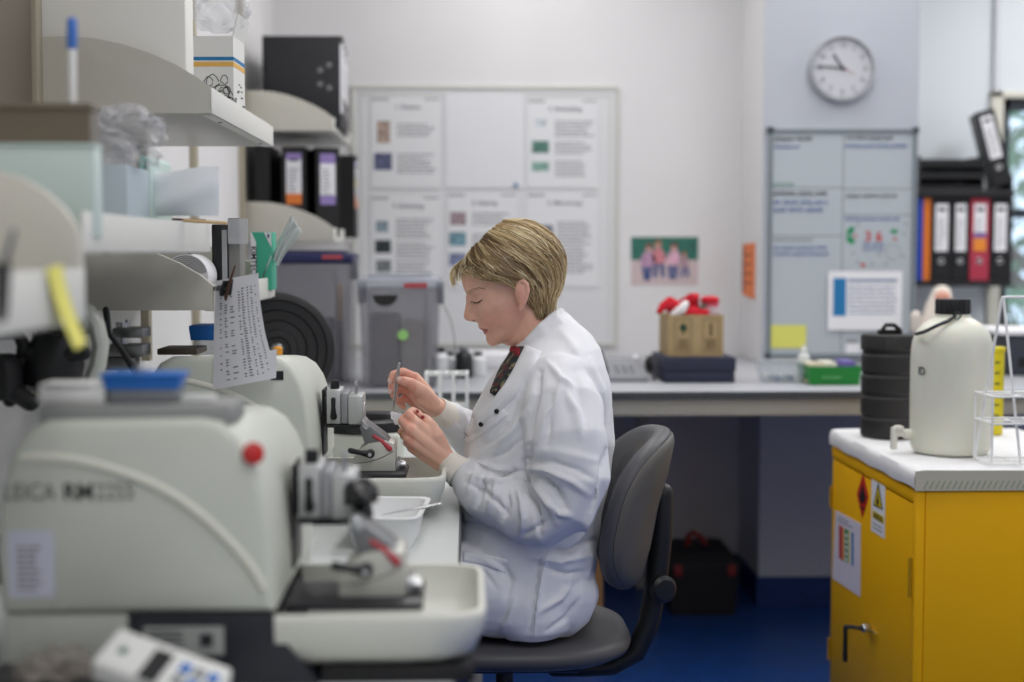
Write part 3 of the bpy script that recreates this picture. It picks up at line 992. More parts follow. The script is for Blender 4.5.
# lapel overlapping the blouse, placket flap and pocket
m = cloth_patch(([(526, 346), (520.5, 357), (513.5, 371), (505.5, 385), (494, 400), (478, 417), (465, 431)], [(541, 352), (535, 364), (526, 380), (516, 396), (502, 410), (486, 424), (470, 437)]), 30, .0065)
obj('lapel', m, COAT, coat, angle=80)
m = cloth_patch(([(503, 409), (490, 418), (476, 428), (462, 438)], [(509, 414), (497, 425), (482, 436), (468, 445)]), 16, .003)
obj('placket', m, COAT, coat, angle=80)
m = cloth_patch(([(463, 552), (478, 553), (494, 556), (508, 560)], [(463, 562), (477, 564), (492, 568), (505, 573)]), 16, .003)
obj('pocket_welt', m, COAT, coat, angle=80)
m = MB()
for k in range(2):
    pts = []
    for i in range(24):
        t = i / 23
        p, nr = hit(bvh_coat, 545 - 13 * t + k * 2.2 - 2 * math.sin(t * 3), 552 + 84 * t, 0)
        if p is not None:
            pts.append(p + nr * .0004)
    m.tube(pts, .0010, n=6)
obj('side_seam', m, COAT, coat, angle=80)
SNAP = mat('snap_button', (52, 54, 58), .35, .6)
for x, y in ((498.2, 411.8), (483.4, 424.2), (498.4, 366.2)):
    p, nr = hit(bvh_coat, x, y, 0)
    if p is not None:
        m = MB()
        nr = (nr + Vector((0, -1, 0))).normalized()
        m.lathe([(.0044, 0), (.0048, .0015), (.0044, .003), (.0030, .0032), (.0026, .0022), (.0005, .0022)], p + nr * .0072, nr, 18)
        obj('snap_button', m, SNAP, coat, label='dark metal snap button')
# ribbed cuffs
RIB = mat('ribbed_knit', (240, 236, 226), .85, bump=.15, bscale=300)
def cuff(a, b, r0, r1):
    a, b = A(a), A(b)
    t = (b - a).normalized(); u = t.orthogonal().normalized(); v = t.cross(u)
    rings = []
    L = (b - a).length
    for s, k in ((0, .93), (.002, 1.0), (.5, 1.05), (.9, 1.1), (1.0, 1.1)):
        z = s if s < .01 else s * L
        r = (r0 + (r1 - r0) * min(1, z / L)) * k
        rings.append([a + t * z + (u * math.cos(2 * PI * j / 120) + v * math.sin(2 * PI * j / 120)) * (r + .00018 * math.cos(2 * PI * j / 120 * 30)) for j in range(120)])
    inner = [[p + (a + t * .004 - p) * 0.0 for p in rings[0]]]
    mb = MB(); mb.loft(rings, cap=False)
    # turned-in lip so that the cuff reads as cloth round the wrist
    lip = [[a + t * .010 + (p - a) * .86 for p in rings[0]]]
    mb.loft([rings[0]] + lip, cap=False)
    return mb
obj('cuff', cuff((446.5, 461.8, 2.663), (461, 473.5, 2.648), .0235, .0285), RIB, coat, angle=80)
obj('cuff', cuff((437.2, 407.6, 2.805), (450, 417.5, 2.830), .0225, .0262), RIB, coat, angle=80)
# ring on the ring finger
p = A((404.8, 434.2, 2.668)); q = A((402.0, 431.5, 2.682)); b0 = A((409.5, 438.5, 2.645))
m = MB(); t_ = (q - b0).normalized()
m.lathe([(.0100, -.0015), (.0108, 0), (.0100, .0015), (.0094, .0015), (.0094, -.0015), (.0100, -.0015)], b0.lerp(q, .55), t_, 24, cap=False)
obj('ring', m, mat('gold', (214, 170, 90), .25, 1.0), body, label='thin gold ring')
# trousers and shoes under the bench
m = MB()
for s in (-1, 1):
    y = YM + s * .095
    m.tube([(.12, y, .61), (-.05, y + s * .02, .615), (-.27, y + s * .03, .60), (-.29, y + s * .03, .53), (-.255, y + s * .03, .25), (-.225, y + s * .03, .035)],
           [.068, .075, .066, .063, .06, .05], n=18, rounded=True)
tme = remesh(m, .008, 5)
link('trousers', tme, mat('trouser_cloth', (58, 62, 74), .85, noise=.05), body)
for s in (-1, 1):
    y = YM + s * .13
    m = MB()
    m.tube([(-.17, y, FZ + .042), (-.22, y, FZ + .05), (-.29, y, FZ + .045), (-.40, y + s * .012, FZ + .032)], [.037, .042, .042, .030], n=16)
    sh = remesh(m, .004, 4)
    c_ = coords(sh); c_[:, 2] = np.maximum(c_[:, 2], FZ + .001); set_coords(sh, c_)
    link('shoe', sh, mat('shoe_leather', (34, 32, 32), .4), body)

# ------------------------------------------------------------------ what she holds
t = thing('forceps', 'slim steel forceps held upright in the raised fingers', 'forceps', A((396, 387, 2.766)))
top, tip = A((399.2, 363.5, 2.770)), A((393.2, 410.5, 2.768))
m = MB()
ax = (tip - top).normalized()
m.tube([top, top + ax * .012], [.0026, .0032], n=10)
obj('joint', m, STEEL, t)
for s in (-1, 1):
    m = MB()
    side = Vector((.9, .3 * s, .1)).normalized() * s
    m.tube([top + ax * .008, top.lerp(tip, .35) + side * .0030, top.lerp(tip, .7) + side * .0022, tip], [.0032, .0036, .0022, .0008], n=8, flat=.7)
    obj('arm', m, STEEL, t)
m = MB()
q = random.Random(5)
out = [(390, 412), (393, 411.2), (396, 412.2), (399, 411.4), (402, 413.8), (402.6, 416.5), (404.6, 419), (404, 422), (406, 426.5), (402.5, 425.6), (400, 427.4), (397.5, 424.6), (395, 424.4), (393.8, 420.8), (391, 418.4), (391, 415.4)]
cp = A((397.5, 418.5, 2.762))
rows = []
for k, dy in ((0, 0), (1, .0035)):
    rows.append([A((x + q.uniform(-.3, .3), y + q.uniform(-.3, .3), 2.760 + dy + q.uniform(-.003, .003))) for x, y in out])
m.loft(rows)
for k in range(16):
    m.ell(A((q.uniform(393.5, 402), q.uniform(414, 423), 2.759)), .0012, .0012, .0012, None, 6, 5)
tis = obj('tissue_piece', m, mat('tissue_wax', (248, 249, 252), .4, noise=.08, nscale=250, sss=.2), None, smooth=False)
tag(tis, 'small jagged translucent white tissue piece at the tip of the forceps', 'tissue sample')

# ------------------------------------------------------------------ her chair
t = thing('office_chair', 'charcoal plastic swivel chair the woman sits on', 'chair', (.09, YM, FZ))
def seat_ring(a, b, z, e=.72, cx=.085):
    return [Vector((cx + math.copysign(abs(math.cos(t_)) ** e, math.cos(t_)) * a, YM + math.copysign(abs(math.sin(t_)) ** e, math.sin(t_)) * b, z)) for t_ in [2 * PI * j / 64 for j in range(64)]]
m = MB()
m.loft([seat_ring(.17, .16, .478), seat_ring(.205, .19, .482), seat_ring(.226, .212, .494), seat_ring(.230, .216, .506), seat_ring(.224, .210, .518), seat_ring(.20, .186, .525), seat_ring(.12, .11, .521), seat_ring(.02, .02, .518)])
obj('seat', m, CHARC, t, angle=60)
# back rest: curved pad that wraps round the sitter
bc = at(645, 505, YM)
m = MB()
rings = []
TILT = math.radians(13)
def back_pt(s, h, d):          # s across (-1..1), h up, d through the pad
    R0 = .215
    a = s * .205 / R0
    nx = math.cos(a)
    xl = -(R0 - R0 * math.cos(a)) + d * nx
    yl = R0 * math.sin(a) + d * math.sin(a)
    zl = h
    return Vector((bc.x + xl * 1.0 + zl * math.sin(TILT), YM + yl, bc.z + zl * math.cos(TILT)))
NB = 56
def oval(k, d):
    out = []
    for j in range(NB):
        a = 2 * PI * j / NB
        c_, s_ = math.cos(a), math.sin(a)
        out.append(back_pt(math.copysign(abs(c_) ** .75, c_) * k, math.copysign(abs(s_) ** .75, s_) * .158 * k, d))
    return out
m.loft([oval(.05, -.026), oval(.6, -.026), oval(.90, -.024), oval(.975, -.016), oval(1.0, -.003), oval(.985, .010), oval(.95, .015)])
obj('backrest', m, CHARC, t, angle=60)
m = MB()
m.loft([oval(.955, .010), oval(.93, .020), oval(.85, .025), oval(.5, .027), oval(.04, .027)])
obj('back_shell', m, mat('chair_shell', (96, 93, 88), .5, bump=.1, bscale=500), t, angle=60)
post = [at(663, 494, YM), at(661, 540, YM), at(656, 585, YM), at(649, 622, YM), at(636, 652, YM), at(612, 666, YM), at(585, 668, YM), at(555, 668, YM)]
m = MB(); m.tube(post, [.022, .023, .023, .023, .022, .020, .018, .018], n=14, flat=.95, flat_dir=(1, 0, 0))
obj('back_post', m, BLACK, t)
m = MB(); m.cyl(at(642, 512, YM - .045), at(642, 512, YM + .045), .017, bev=.004); m.tube([at(638, 514, YM), at(656, 510, YM)], .015, n=12)
obj('pivot', m, BLACK, t)
m = MB(); m.lathe([(.022, 0), (.027, .003), (.027, .014), (.020, .02), (.004, .021)], at(661, 588, YM - .02), (.35, -1, 0), 24)
m.cyl(at(658, 588, YM + .02), at(660.5, 588, YM - .022), .008)
obj('height_knob', m, BLACK, t)
m = MB(); m.box(-.08, .22, YM - .07, YM + .07, .44, .476, .012)
obj('seat_plate', m, BLACK, t)
m = MB(); m.cyl((.07, YM, FZ + .12), (.07, YM, .30), .028); m.cyl((.07, YM, .28), (.07, YM, .445), .017)
obj('gas_column', m, BLACK, t)
for k in range(5):
    a = k * 2 * PI / 5 + .3
    e = Vector((.07 + math.cos(a) * .29, YM + math.sin(a) * .29, FZ + .075))
    m = MB(); m.tube([(.07, YM, FZ + .13), (.07 + math.cos(a) * .15, YM + math.sin(a) * .15, FZ + .115), e + Vector((0, 0, .012))], [.026, .022, .016], n=12)
    lg = obj('base_leg', m, BLACK, t)
    m = MB()
    tv = Vector((-math.sin(a), math.cos(a), 0))
    for s in (-1, 1):
        m.cyl(e + tv * s * .006 + Vector((0, 0, -.050)), e + tv * s * .026 + Vector((0, 0, -.050)), .0245, bev=.003)
    m.cyl(e + Vector((0, 0, -.05)), e + Vector((0, 0, .01)), .006)
    obj('caster', m, BLACK, lg)
# ------------------------------------------------------------------ wall shelves along the bench
XF = -.443
def wall_shelf(label, y0, y1, z, xf=XF, lipz=.045, panel_near=True, panel_far=True, lipm=None, hgt=.131):
    t = thing('wall_shelf', label, 'shelf', (XW, (y0 + y1) / 2, z), group='cream wall shelves')
    m = MB(); m.box(XW + .004, xf - .004, y0 + .016, y1 - .016, z, z + .016, .002); obj('board', m, mat('shelf_board', (190, 190, 186), .35), t)
    m = MB(); m.box(xf - .004, xf, y0, y1, z, z + lipz, .0015); m.box(xf - .02, xf - .004, y0 + .016, y1 - .016, z - .002, z + .0, .0)
    lp = obj('front_lip', m, lipm or SHELFW, t)
    for yy in (y0 + .15, y1 - .12):
        m = MB(); m.lathe([(.004, 0), (.004, .0015), (.001, .002)], (xf - .012, yy, z - .002), (0, 0, -1), 10); obj('screw', m, STEELD, lp)
    d = xf - XW
    k = hgt / .131
    prof = [(0, .17), (.4 * d, .17), (.72 * d, .160), (.82 * d, .150), (.89 * d, .136), (.95 * d, .118), (.985 * d, .100), (d, .082), (d, 0), (0, 0)] if hgt > .2 else [(0, .131 * k), (.2 * d, .131 * k), (.35 * d, .127 * k), (.5 * d, .118 * k), (.65 * d, .103 * k), (.8 * d, .083 * k), (.92 * d, .062 * k), (.985 * d, .046), (d, lipz - .004), (d, 0), (0, 0)]
    for on, yy in ((panel_near, y0), (panel_far, y1 - .014)):
        if on:
            m = MB(); m.prism([(XW + .004 + a * .985, z + b) for a, b in prof], .014, xz(yy), .0012)
            obj('end_panel', m, SHELF, t)
    return t
wall_shelf('upper cream wall shelf holding the big white box and the printed carton', 2.50, 3.28, 1.49)
wall_shelf('lower cream wall shelf with the figures sheet clipped on and green tissue carton', 2.50, 3.28, 1.148)
wall_shelf('cream wall shelf carrying the pale mint box and white pouch', 1.66, 2.47, 1.25, lipz=.047, panel_near=False, panel_far=False)
wall_shelf('cream wall shelf nearest the camera with a yellow note hanging on its lip', .85, 1.52, 1.178, xf=-.405, lipz=.055, hgt=.222)
wall_shelf('small cream wall shelf holding the tall black box file', 4.75, 5.45, 1.65)
wall_shelf('small cream wall shelf with the row of black binders', 4.75, 5.45, 1.285)
# wall uprights
for x, y, z0, z1 in ((0, 2.485, 1.0, 2.7), (0, 3.30, 1.0, 2.7), (0, 4.72, 1.1, 2.7), (0, 1.63, 1.0, 2.0), (0, 3.9, .9, 2.0)):
    m = MB(); m.box(XW, XW + .018, y - .016, y + .016, z0, z1, .001)
    u = obj('wall_upright', m, mat('upright_beige', (176, 168, 148), .5), None)
    tag(u, {2.485: 'beige metal upright on the wall between the white box shelf and mint box shelf', 3.30: 'beige metal upright at the far end of the printed carton shelf',
            4.72: 'beige metal upright beside the near end of the binder shelves', 1.63: 'beige metal upright behind the pale mint box', 3.9: 'beige metal upright on bare wall between the two shelf bays'}[y], 'shelf upright', 'shelf uprights')

# items on the upper shelf
x0, x1, z0, z1 = rect(46, -30, 187, 101, 2.54)
t = thing('storage_box', 'big plain white box standing on the upper shelf above the microscope', 'box', ((x0 + x1) / 2, 2.8, 1.506))
m = MB(); m.box(x0 - .005, x1, 2.53, 2.60, 1.507, z1 - .04, .004); obj('body', m, mat('white_box', (244, 243, 236), .6), t)
m = MB(); m.box(x0 - .008, x1 + .003, 2.527, 2.603, z1 - .039, z1, .004); obj('lid', m, mat('white_box', (244, 243, 236), .6), t)

# printed carton: white with blue and yellow bands and a scribble drawing
t = thing('printed_carton', 'white carton with blue and yellow stripes and a scribble drawing, open on the upper shelf', 'box', (-.517, 2.93, 1.506), math.radians(-2))
PR = mat('carton_white', (228, 228, 224), .6)
m = MB()
W2, D2, H2 = .054, .058, .172
m.box(-W2, W2, -D2, -D2 + .003, .001, H2); m.box(-W2, W2, D2 - .003, D2, .001, H2); m.box(-W2, -W2 + .003, -D2 + .003, D2 - .003, .001, H2); m.box(W2 - .003, W2, -D2 + .003, D2 - .003, .001, H2); m.box(-W2 + .003, W2 - .003, -D2 + .003, D2 - .003, .001, .004)
obj('body', m, PR, t, world=False, smooth=False)
for sgn, ang in ((-1, 50), (1, 75)):
    m = MB(); m.box(0, .045, -D2, D2, 0, .002, M=Matrix.Translation((sgn * W2, 0, H2)) @ Matrix.Rotation(math.radians(-ang if sgn > 0 else ang - 180), 4, 'Y')); obj('flap', m, PR, t, world=False, smooth=False)
for nm, za, zb, mm in (('blue_band', .124, .131, mat('print_blue', (30, 120, 170), .6)), ('yellow_band', .112, .121, mat('print_yellow', (230, 180, 90), .6))):
    m = MB(); m.box(-W2 - .0006, W2 + .0006, -D2 - .0006, D2 + .0006, za, zb); m2 = m
    obj(nm, m, mm, t, world=False, smooth=False)
m = MB(); q = random.Random(4)
for k in range(26):
    cx, cz, r = q.uniform(-.005, .05), q.uniform(.03, .09), q.uniform(.006, .015)
    pts = [(cx + r * math.cos(a) * q.uniform(.8, 1.2), -D2 - .0008, cz + r * math.sin(a) * q.uniform(.8, 1.2)) for a in [i * .5 for i in range(13)]]
    m.tube(pts, .0007, n=4, rounded=False)
for k in range(14):
    cy, cz = q.uniform(-.05, .05), q.uniform(.02, .085)
    m.box(W2 + .0002, W2 + .0008, cy - .008, cy + .008, cz, cz + .002)
obj('scribble_print', m, INK, t, world=False, smooth=False)
m = MB()
for k in range(3):
    m.tube([(-.02 + .02 * k, -.03 + .02 * k, .11), (-.018 + .022 * k, -.02, .16)], .004, n=6)
obj('contents', m, mat('twist_tie', (150, 120, 80), .6), t, world=False)
# crumpled clear bag in the carton
def crumple(label, c, rx, ry, rz, m_, seed, amp=.25, cat='bag', name='plastic_bag'):
    q = random.Random(seed)
    mb = MB(); mb.ell((0, 0, 0), 1, 1, 1, None, 56, 36)
    ph = [(Vector((q.gauss(0, 1), q.gauss(0, 1), q.gauss(0, 1))) * 3.2, q.uniform(0, 6)) for _ in range(7)]
    for v in mb.bm.verts:
        n = v.co.copy()
        s = 1 + amp * sum(abs(math.sin(n.dot(k) + p)) - .6 for k, p in ph) / 2.2
        v.co = Vector((n.x * rx * s, n.y * ry * s, max(n.z * rz * s, -rz * .95))) + Vector(c)
    o = obj(name, mb, m_, None, angle=48)
    tag(o, label, cat)
    return o
CLR = clear('clear_film', (236, 238, 242), .26, .06)
p = at(220, 16, 2.93)
crumple('crumpled clear plastic bag poking out of the printed carton', (p.x, p.y, p.z + .012), .050, .05, .046, CLR, 3, .4)

# things on the mint-box shelf
MINT = mat('mint_board', (206, 222, 216), .6)
x0, x1, z0, z1 = rect(-30, 143, 95, 252, 1.70)
t = thing('mint_box', 'pale mint card box at the near end of the shelf', 'box', ((x0 + x1) / 2, 1.8, 1.267))
m = MB(); m.box(XW + .02, x1, 1.70, 1.735, 1.267, z1 - .004, .002); obj('body', m, MINT, t)
m = MB(); m.box(XW + .018, x1 + .001, 1.698, 1.737, z1 - .0039, z1, .001); obj('lid', m, MINT, t)
x1 = x1
BRW = clear('smoky_plastic', (128, 118, 100), .8, .3)
x0b, x1b, z0b, z1b = rect(-20, 106, 90, 143, 1.70)
t = thing('smoky_tray', 'smoky brown plastic tray lying on the pale mint box', 'tray', (x1b - .1, 1.8, z1 + .001))
m = MB()
m.box(XW + .02, x1b, 1.70, 1.703, z1 + .001, z1b); m.box(XW + .02, x1b, 1.732, 1.735, z1 + .001, z1b); m.box(x1b - .005, x1b, 1.703, 1.732, z1 + .001, z1b); m.box(XW + .02, XW + .025, 1.703, 1.732, z1 + .001, z1b); m.box(XW + .025, x1b - .005, 1.703, 1.732, z1 + .001, z1 + .005)
obj('body', m, BRW, t, smooth=False)
m = MB(); m.box(XW + .016, x1b + .003, 1.697, 1.738, z1b - .004, z1b + .004, .002); obj('rim', m, BRW, t)
# swab stick with a blue tip standing in the smoky tray
a, b = at(72, 104, 1.718), at(72, 22, 1.718)
t = thing('swab_stick', 'white plastic stick with a blue tip standing in the smoky tray', 'stick', (a.x, a.y, z1 + .006))
m = MB(); m.tube([(a.x, a.y, z1 + .008), b.lerp(a, .3)], .0052, n=12); obj('shaft', m, WHITEP, t)
m = MB(); m.tube([b.lerp(a, .3), b], .0062, n=12); obj('tip', m, mat('tip_blue', (70, 120, 200), .4), t)
# pale blue carton, grey film bag above it
x0, x1, z0, z1c = rect(99, 166, 134, 215, 2.1)
tag(obj('tissue_carton', MB().box(x0, x1, 2.06, 2.2, 1.267, z1c, .003), mat('pale_blue_card', (186, 200, 208), .6), None), 'pale blue-grey carton behind the mint box on the shelf', 'box')
p = at(120, 138, 2.12)
crumple('bunched grey clear bag lying on the pale blue-grey carton', (p.x, p.y, z1c + .044), .060, .06, .046, clear('grey_film', (228, 228, 232), .24, .06), 8, .45)
# slim upright folders
for k, (xa, xb, cl, lab) in enumerate(((133.5, 136.5, (190, 176, 130), 'slim buff folder edge beside the green folder on the shelf'), (138, 144, (120, 190, 170), 'slim green folder standing beside the white pouch'), (145.5, 150, (206, 226, 220), 'slim pale green folder against the white pouch'))):
    x0, x1, z0, z1f = rect(xa, 155, xb, 216, 2.22)
    m = MB(); m.prism([(x0, 1.267), (x1, 1.267), (x1, z1f - .004 * k), (x0 + (x1 - x0) * .3, z1f)], .16, xz(2.22), .001)
    tag(obj('document_folder', m, mat('folder_%d' % k, cl, .6)), lab, 'folder', 'slim folders on the shelf')
# white sterilisation pouch
m = MB()
rows_a, rows_b = [], []
for i in range(13):
    t_ = i / 12
    ra, rb = [], []
    for j in range(9):
        s_ = j / 8
        x = 150 + (219 - 150) * t_
        yt = 172 + (167 - 172) * t_ + 1.5 * math.sin(t_ * 6); y = yt + (216 - yt) * s_
        bulge = .018 * math.sin(PI * min(max(t_, .02), .98)) ** .5 * math.sin(PI * min(max(s_, .02), .98)) ** .5 + .003 * math.sin(s_ * 9 + t_ * 5)
        P_ = at(x, y, 2.26)
        ra.append(P_ + Vector((0, -bulge, 0))); rb.append(P_ + Vector((0, bulge * .6 + .001, 0)))
    rows_a.append(ra); rows_b.append(rb)
border = lambda R_: R_[0] + [r[-1] for r in R_[1:]] + R_[-1][-2::-1] + [r[0] for r in R_[-2:0:-1]]
m.loft(rows_a, cap=False, closed=False); m.loft(rows_b, cap=False, closed=False); m.loft([border(rows_a), border(rows_b)], cap=False)
bmesh.ops.remove_doubles(m.bm, verts=m.bm.verts, dist=1e-6)
tag(obj('sterile_pouch', m, mat('pouch_white', (232, 236, 240), .55), angle=60), 'big white padded pouch propped upright on the shelf lip', 'pouch')
# two wooden sticks lying on the shelf
for k, (xa, xb, ya, yb) in enumerate(((166, 205, 219, 220.5), (184, 226, 220.5, 223))):
    a, b = at(xa, ya, 2.43), at(xb, yb, 2.46)
    m = MB(); m.tube([a, b], .0028 if k else .0022, n=8)
    tag(obj('wooden_stick', m, mat('stick_%d' % k, ((96, 74, 70), (206, 174, 128))[k], .6)), ('dark brown thin stick lying along the shelf lip', 'pale wooden stick jutting past the end of the shelf lip')[k], 'stick', 'sticks on the shelf lip')
# yellow note and dark clip on the nearest shelf lip
xl = -.405
m = MB(); rows = []
for i in range(11):
    s_ = i / 10
    z = 1.234 - .080 * s_
    o_ = .002 + .016 * s_ ** 1.6
    rows.append([(xl + o_, 1.375 + .035 * s_, z), (xl + o_ * 1.05, 1.425 - .012 * s_ + .035 * s_, z + .004)])
r2 = [[(a[0] + .0008, a[1], a[2]) for a in r] for r in rows]
m.loft(rows, cap=False, closed=False); m.loft(r2, cap=False, closed=False); m.loft([border(rows), border(r2)], cap=False)
tag(obj('sticky_note', m, YNOTE, angle=60), 'yellow paper note curling off the nearest shelf lip', 'paper note')
t = thing('bulldog_clip', 'dark clip gripping the nearest shelf lip left of the yellow note', 'clip', (xl, 1.245, 1.2))
m = MB(); m.prism([(xl - .007, 1.240), (xl + .006, 1.240), (xl + .003, 1.205), (xl + .0008, 1.190), (xl + .0002, 1.190), (xl + .0002, 1.2345), (xl - .0045, 1.2345), (xl - .0045, 1.205), (xl - .007, 1.205)], .03, xz(1.23)); obj('jaw', m, BLACK, t, smooth=False)
m = MB(); m.tube([(xl + .002, 1.245, 1.238), (xl + .012, 1.246, 1.268), (xl + .013, 1.249, 1.27), (xl + .003, 1.250, 1.238)], .0016, n=6); obj('handle', m, STEELD, t)

# lower far shelf: roll of labels, grey box file, sleeve, tissue carton
zs = 1.165
t = thing('box_file', 'grey upright box file with a dark spine behind the hanging sheet', 'box file', (at(235, 270, 2.9).x, 2.9, zs))
x0, x1, z0, z1 = rect(226, 218, 240, 282, 2.66)
m = MB(); m.box(x0 + .004, x1, 2.66, 2.72, zs + .001, z1, .002); obj('body', m, mat('box_grey', (128, 128, 124), .5), t)
m = MB(); m.box(x0 - .026, x0 + .003, 2.658, 2.72, zs + .001, z1 - .012, .002); sp_ = obj('spine', m, BLACK, t)
xm = x0 + .003
m = MB(); m.box(xm - .010, xm, 2.655, 2.6579, zs + .001, z1 - .022, .001); obj('edge_strip', m, ALU, t, smooth=False)
x2, x3, z2, z3 = rect(228, 219, 248, 244, 2.645)
tag(obj('clear_sleeve', MB().box(x2, x3, 2.640, 2.652, z2, z3, .002), clear('sleeve_film', (210, 212, 216), .4, .15)), 'clear plastic sleeve hooked on the grey box file', 'plastic sleeve')
x0, x1, z0, z1 = rect(250.5, 232, 271.5, 275, 3.17)
t = thing('wipes_carton', 'green and white tissue wipes carton reading KIMTECH on the end of the shelf', 'box', ((x0 + x1) / 2, 3.21, zs))
KW = mat('carton_green', (64, 172, 142), .5)
m = MB(); m.box(x0, x1, 3.17, 3.25, zs + .001, z1, .0015); obj('body', m, KW, t)
m = MB(); m.prism([(x0 + .0005, zs + .002), (x0 + .0125, zs + .002), (x0 + .0125, z1 - .022), (x0 + .003, z1 - .001), (x0 + .0005, z1 - .001)], .0008, xz(3.1690)); obj('side_label', m, PAPER, t, smooth=False)
m = MB(); m.prism([(x1 - .016, z1 - .0012), (x1 - .0005, z1 - .0012), (x1 - .0005, z1 - .034)], .0008, xz(3.1688)); m.prism([(x0 + .015, zs + .004), (x0 + .017, zs + .004), (x1 - .0002, z1 - .05), (x1 - .0002, z1 - .056)], .0008, xz(3.1688)); obj('white_flash', m, PAPER, t, smooth=False)
m = MB(); m.box(x1 - .0085, x1 - .0045, 3.1680, 3.1687, z1 - .013, z1 - .0045); obj('logo_block', m, mat('print_navy', (36, 70, 130), .6), t, smooth=False)
text('lettering', 'KIMTECH', .0175, face_cam(x0 + .0015, 3.1686, zs + .098, -PI / 2), INK, t, bold=.0002)
# tissue popping out
m = MB(); rows = []
pa, pb = at(275, 262, 3.20), at(296, 222, 3.16)
for i in range(12):
    t_ = i / 11
    c = pa.lerp(pb, t_) + Vector((0, 0, .004 * math.sin(t_ * 5)))
    w_ = .018 + .018 * t_
    rows.append([c + Vector((math.cos(-.9) * (j / 8 - .5) * 2 * w_ * .55, .010 * math.sin(j * 1.9 + t_ * 2), math.sin(-.9) * (j / 8 - .5) * 2 * w_ * .75)) for j in range(9)])
r2 = [[p + Vector((.0006, .0009, .0006)) for p in r] for r in rows]
m.loft(rows, cap=False, closed=False); m.loft(r2, cap=False, closed=False); m.loft([border(rows), border(r2)], cap=False)
tag(obj('paper_wipe', m, mat('wipe_white', (232, 238, 238), .7), angle=70), 'thin white wipe sticking out beside the green and white wipes carton', 'tissue')
# newspaper-like label roll seen over the end panel
t = thing('label_roll', 'roll of printed white labels lying on the lower shelf', 'roll', (at(193, 262, 2.58).x, 2.6, zs))
c = at(190, 268, 2.6)
m = MB(); m.lathe([(.012, 0), (.040, 0), (.040, .09), (.012, .09), (.012, 0)], (c.x, 2.56, zs + .041), (0, 1, 0), 36, cap=False); obj('roll', m, PAPER, t)
m = MB()
for k in range(7):
    rr = .016 + k * .0035
    m.tube([(c.x + rr * math.cos(a), 2.5592, zs + .041 + rr * math.sin(a)) for a in [.2 + i * .22 for i in range(14)]], .0006, n=4, rounded=False)
obj('print', m, INK, t)

# hanging figures sheet and its clip
t = thing('hanging_sheet', 'white sheet of printed figures clipped to the shelf, hanging over the far instrument', 'paper sheet', at(244, 281, 2.46))
left = [(215.5, 281), (214.6, 300), (214, 330), (213.6, 360), (213, 390)]
right = [(258.5, 273), (260, 300), (264.8, 331), (269.5, 349.5), (276, 378)]
NL = 22
la, ra_ = resample(left, NL), resample(right, NL)
def sheet_pt(i, s_, off=0.0):
    t_ = i / (NL - 1)
    k = min(int(i), NL - 2); f = i - k
    l = tuple(la[k][c] * (1 - f) + la[k + 1][c] * f for c in (0, 1)); r = tuple(ra_[k][c] * (1 - f) + ra_[k + 1][c] * f for c in (0, 1))
    return at(l[0] * (1 - s_) + r[0] * s_, l[1] * (1 - s_) + r[1] * s_, 2.488 - .030 * s_ - .012 * math.sin(s_ * PI) * t_ + .008 * t_ - off)
rows = [[sheet_pt(i, j / 10) for j in range(11)] for i in range(NL)]
r2 = [[sheet_pt(i, j / 10, .0006) for j in range(11)] for i in range(NL)]
m = MB(); m.loft(rows, cap=False, closed=False); m.loft(r2, cap=False, closed=False); m.loft([border(rows), border(r2)], cap=False)
obj('page', m, mat('sheet_paper', (240, 240, 246), .8), t, angle=60)
m = MB()
m.loft([[sheet_pt(NL - 6.5, .985), sheet_pt(NL - 6.5, 1.13)], [sheet_pt(NL - 1, .985), sheet_pt(NL - 1, 1.0)]], cap=False, closed=False)
obj('torn_corner', m, mat('sheet_paper', (240, 240, 246), .8), t, smooth=False)
m = MB(); q = random.Random(2)
for r_ in range(34):
    i = 2.6 + r_ * .50
    for c_, (ca, wd, pr) in enumerate(((.12, .05, .6), (.22, .06, .75), (.34, .09, .35), (.52, .05, .8), (.60, .07, 1), (.72, .04, .9), (.80, .045, .75), (.90, .03, .6))):
        if q.random() < pr:
            a_, b_ = ca, ca + wd * q.uniform(.5, 1)
            m.quad(sheet_pt(i, a_, .0011), sheet_pt(i, b_, .0011), sheet_pt(i + .2, b_, .0011), sheet_pt(i + .2, a_, .0011))
obj('printed_rows', m, mat('ink_sheet', (100, 98, 108), .8), t, smooth=False, fix=False)
t = thing('paper_clamp', 'dark spring clamp pinching the hanging sheet to the shelf end', 'clip', at(227, 290, 2.44))
m = MB()
m.tube([at(226, 297, 2.432), at(229, 284, 2.430), at(235, 266, 2.425)], [.0055, .0052, .0022], n=10, flat=.6)
obj('lever', m, mat('clamp_bronze', (96, 70, 58), .35, .8), t)
m = MB(); m.tube([at(222, 294, 2.436), at(225, 282, 2.436), at(231, 280, 2.436), at(229, 293, 2.436)], .0045, n=10); m.tube([at(225, 290, 2.436), at(222, 288, 2.47), Vector((-.4455, 2.512, 1.186))], .005, n=10); obj('jaw', m, BLACK, t)

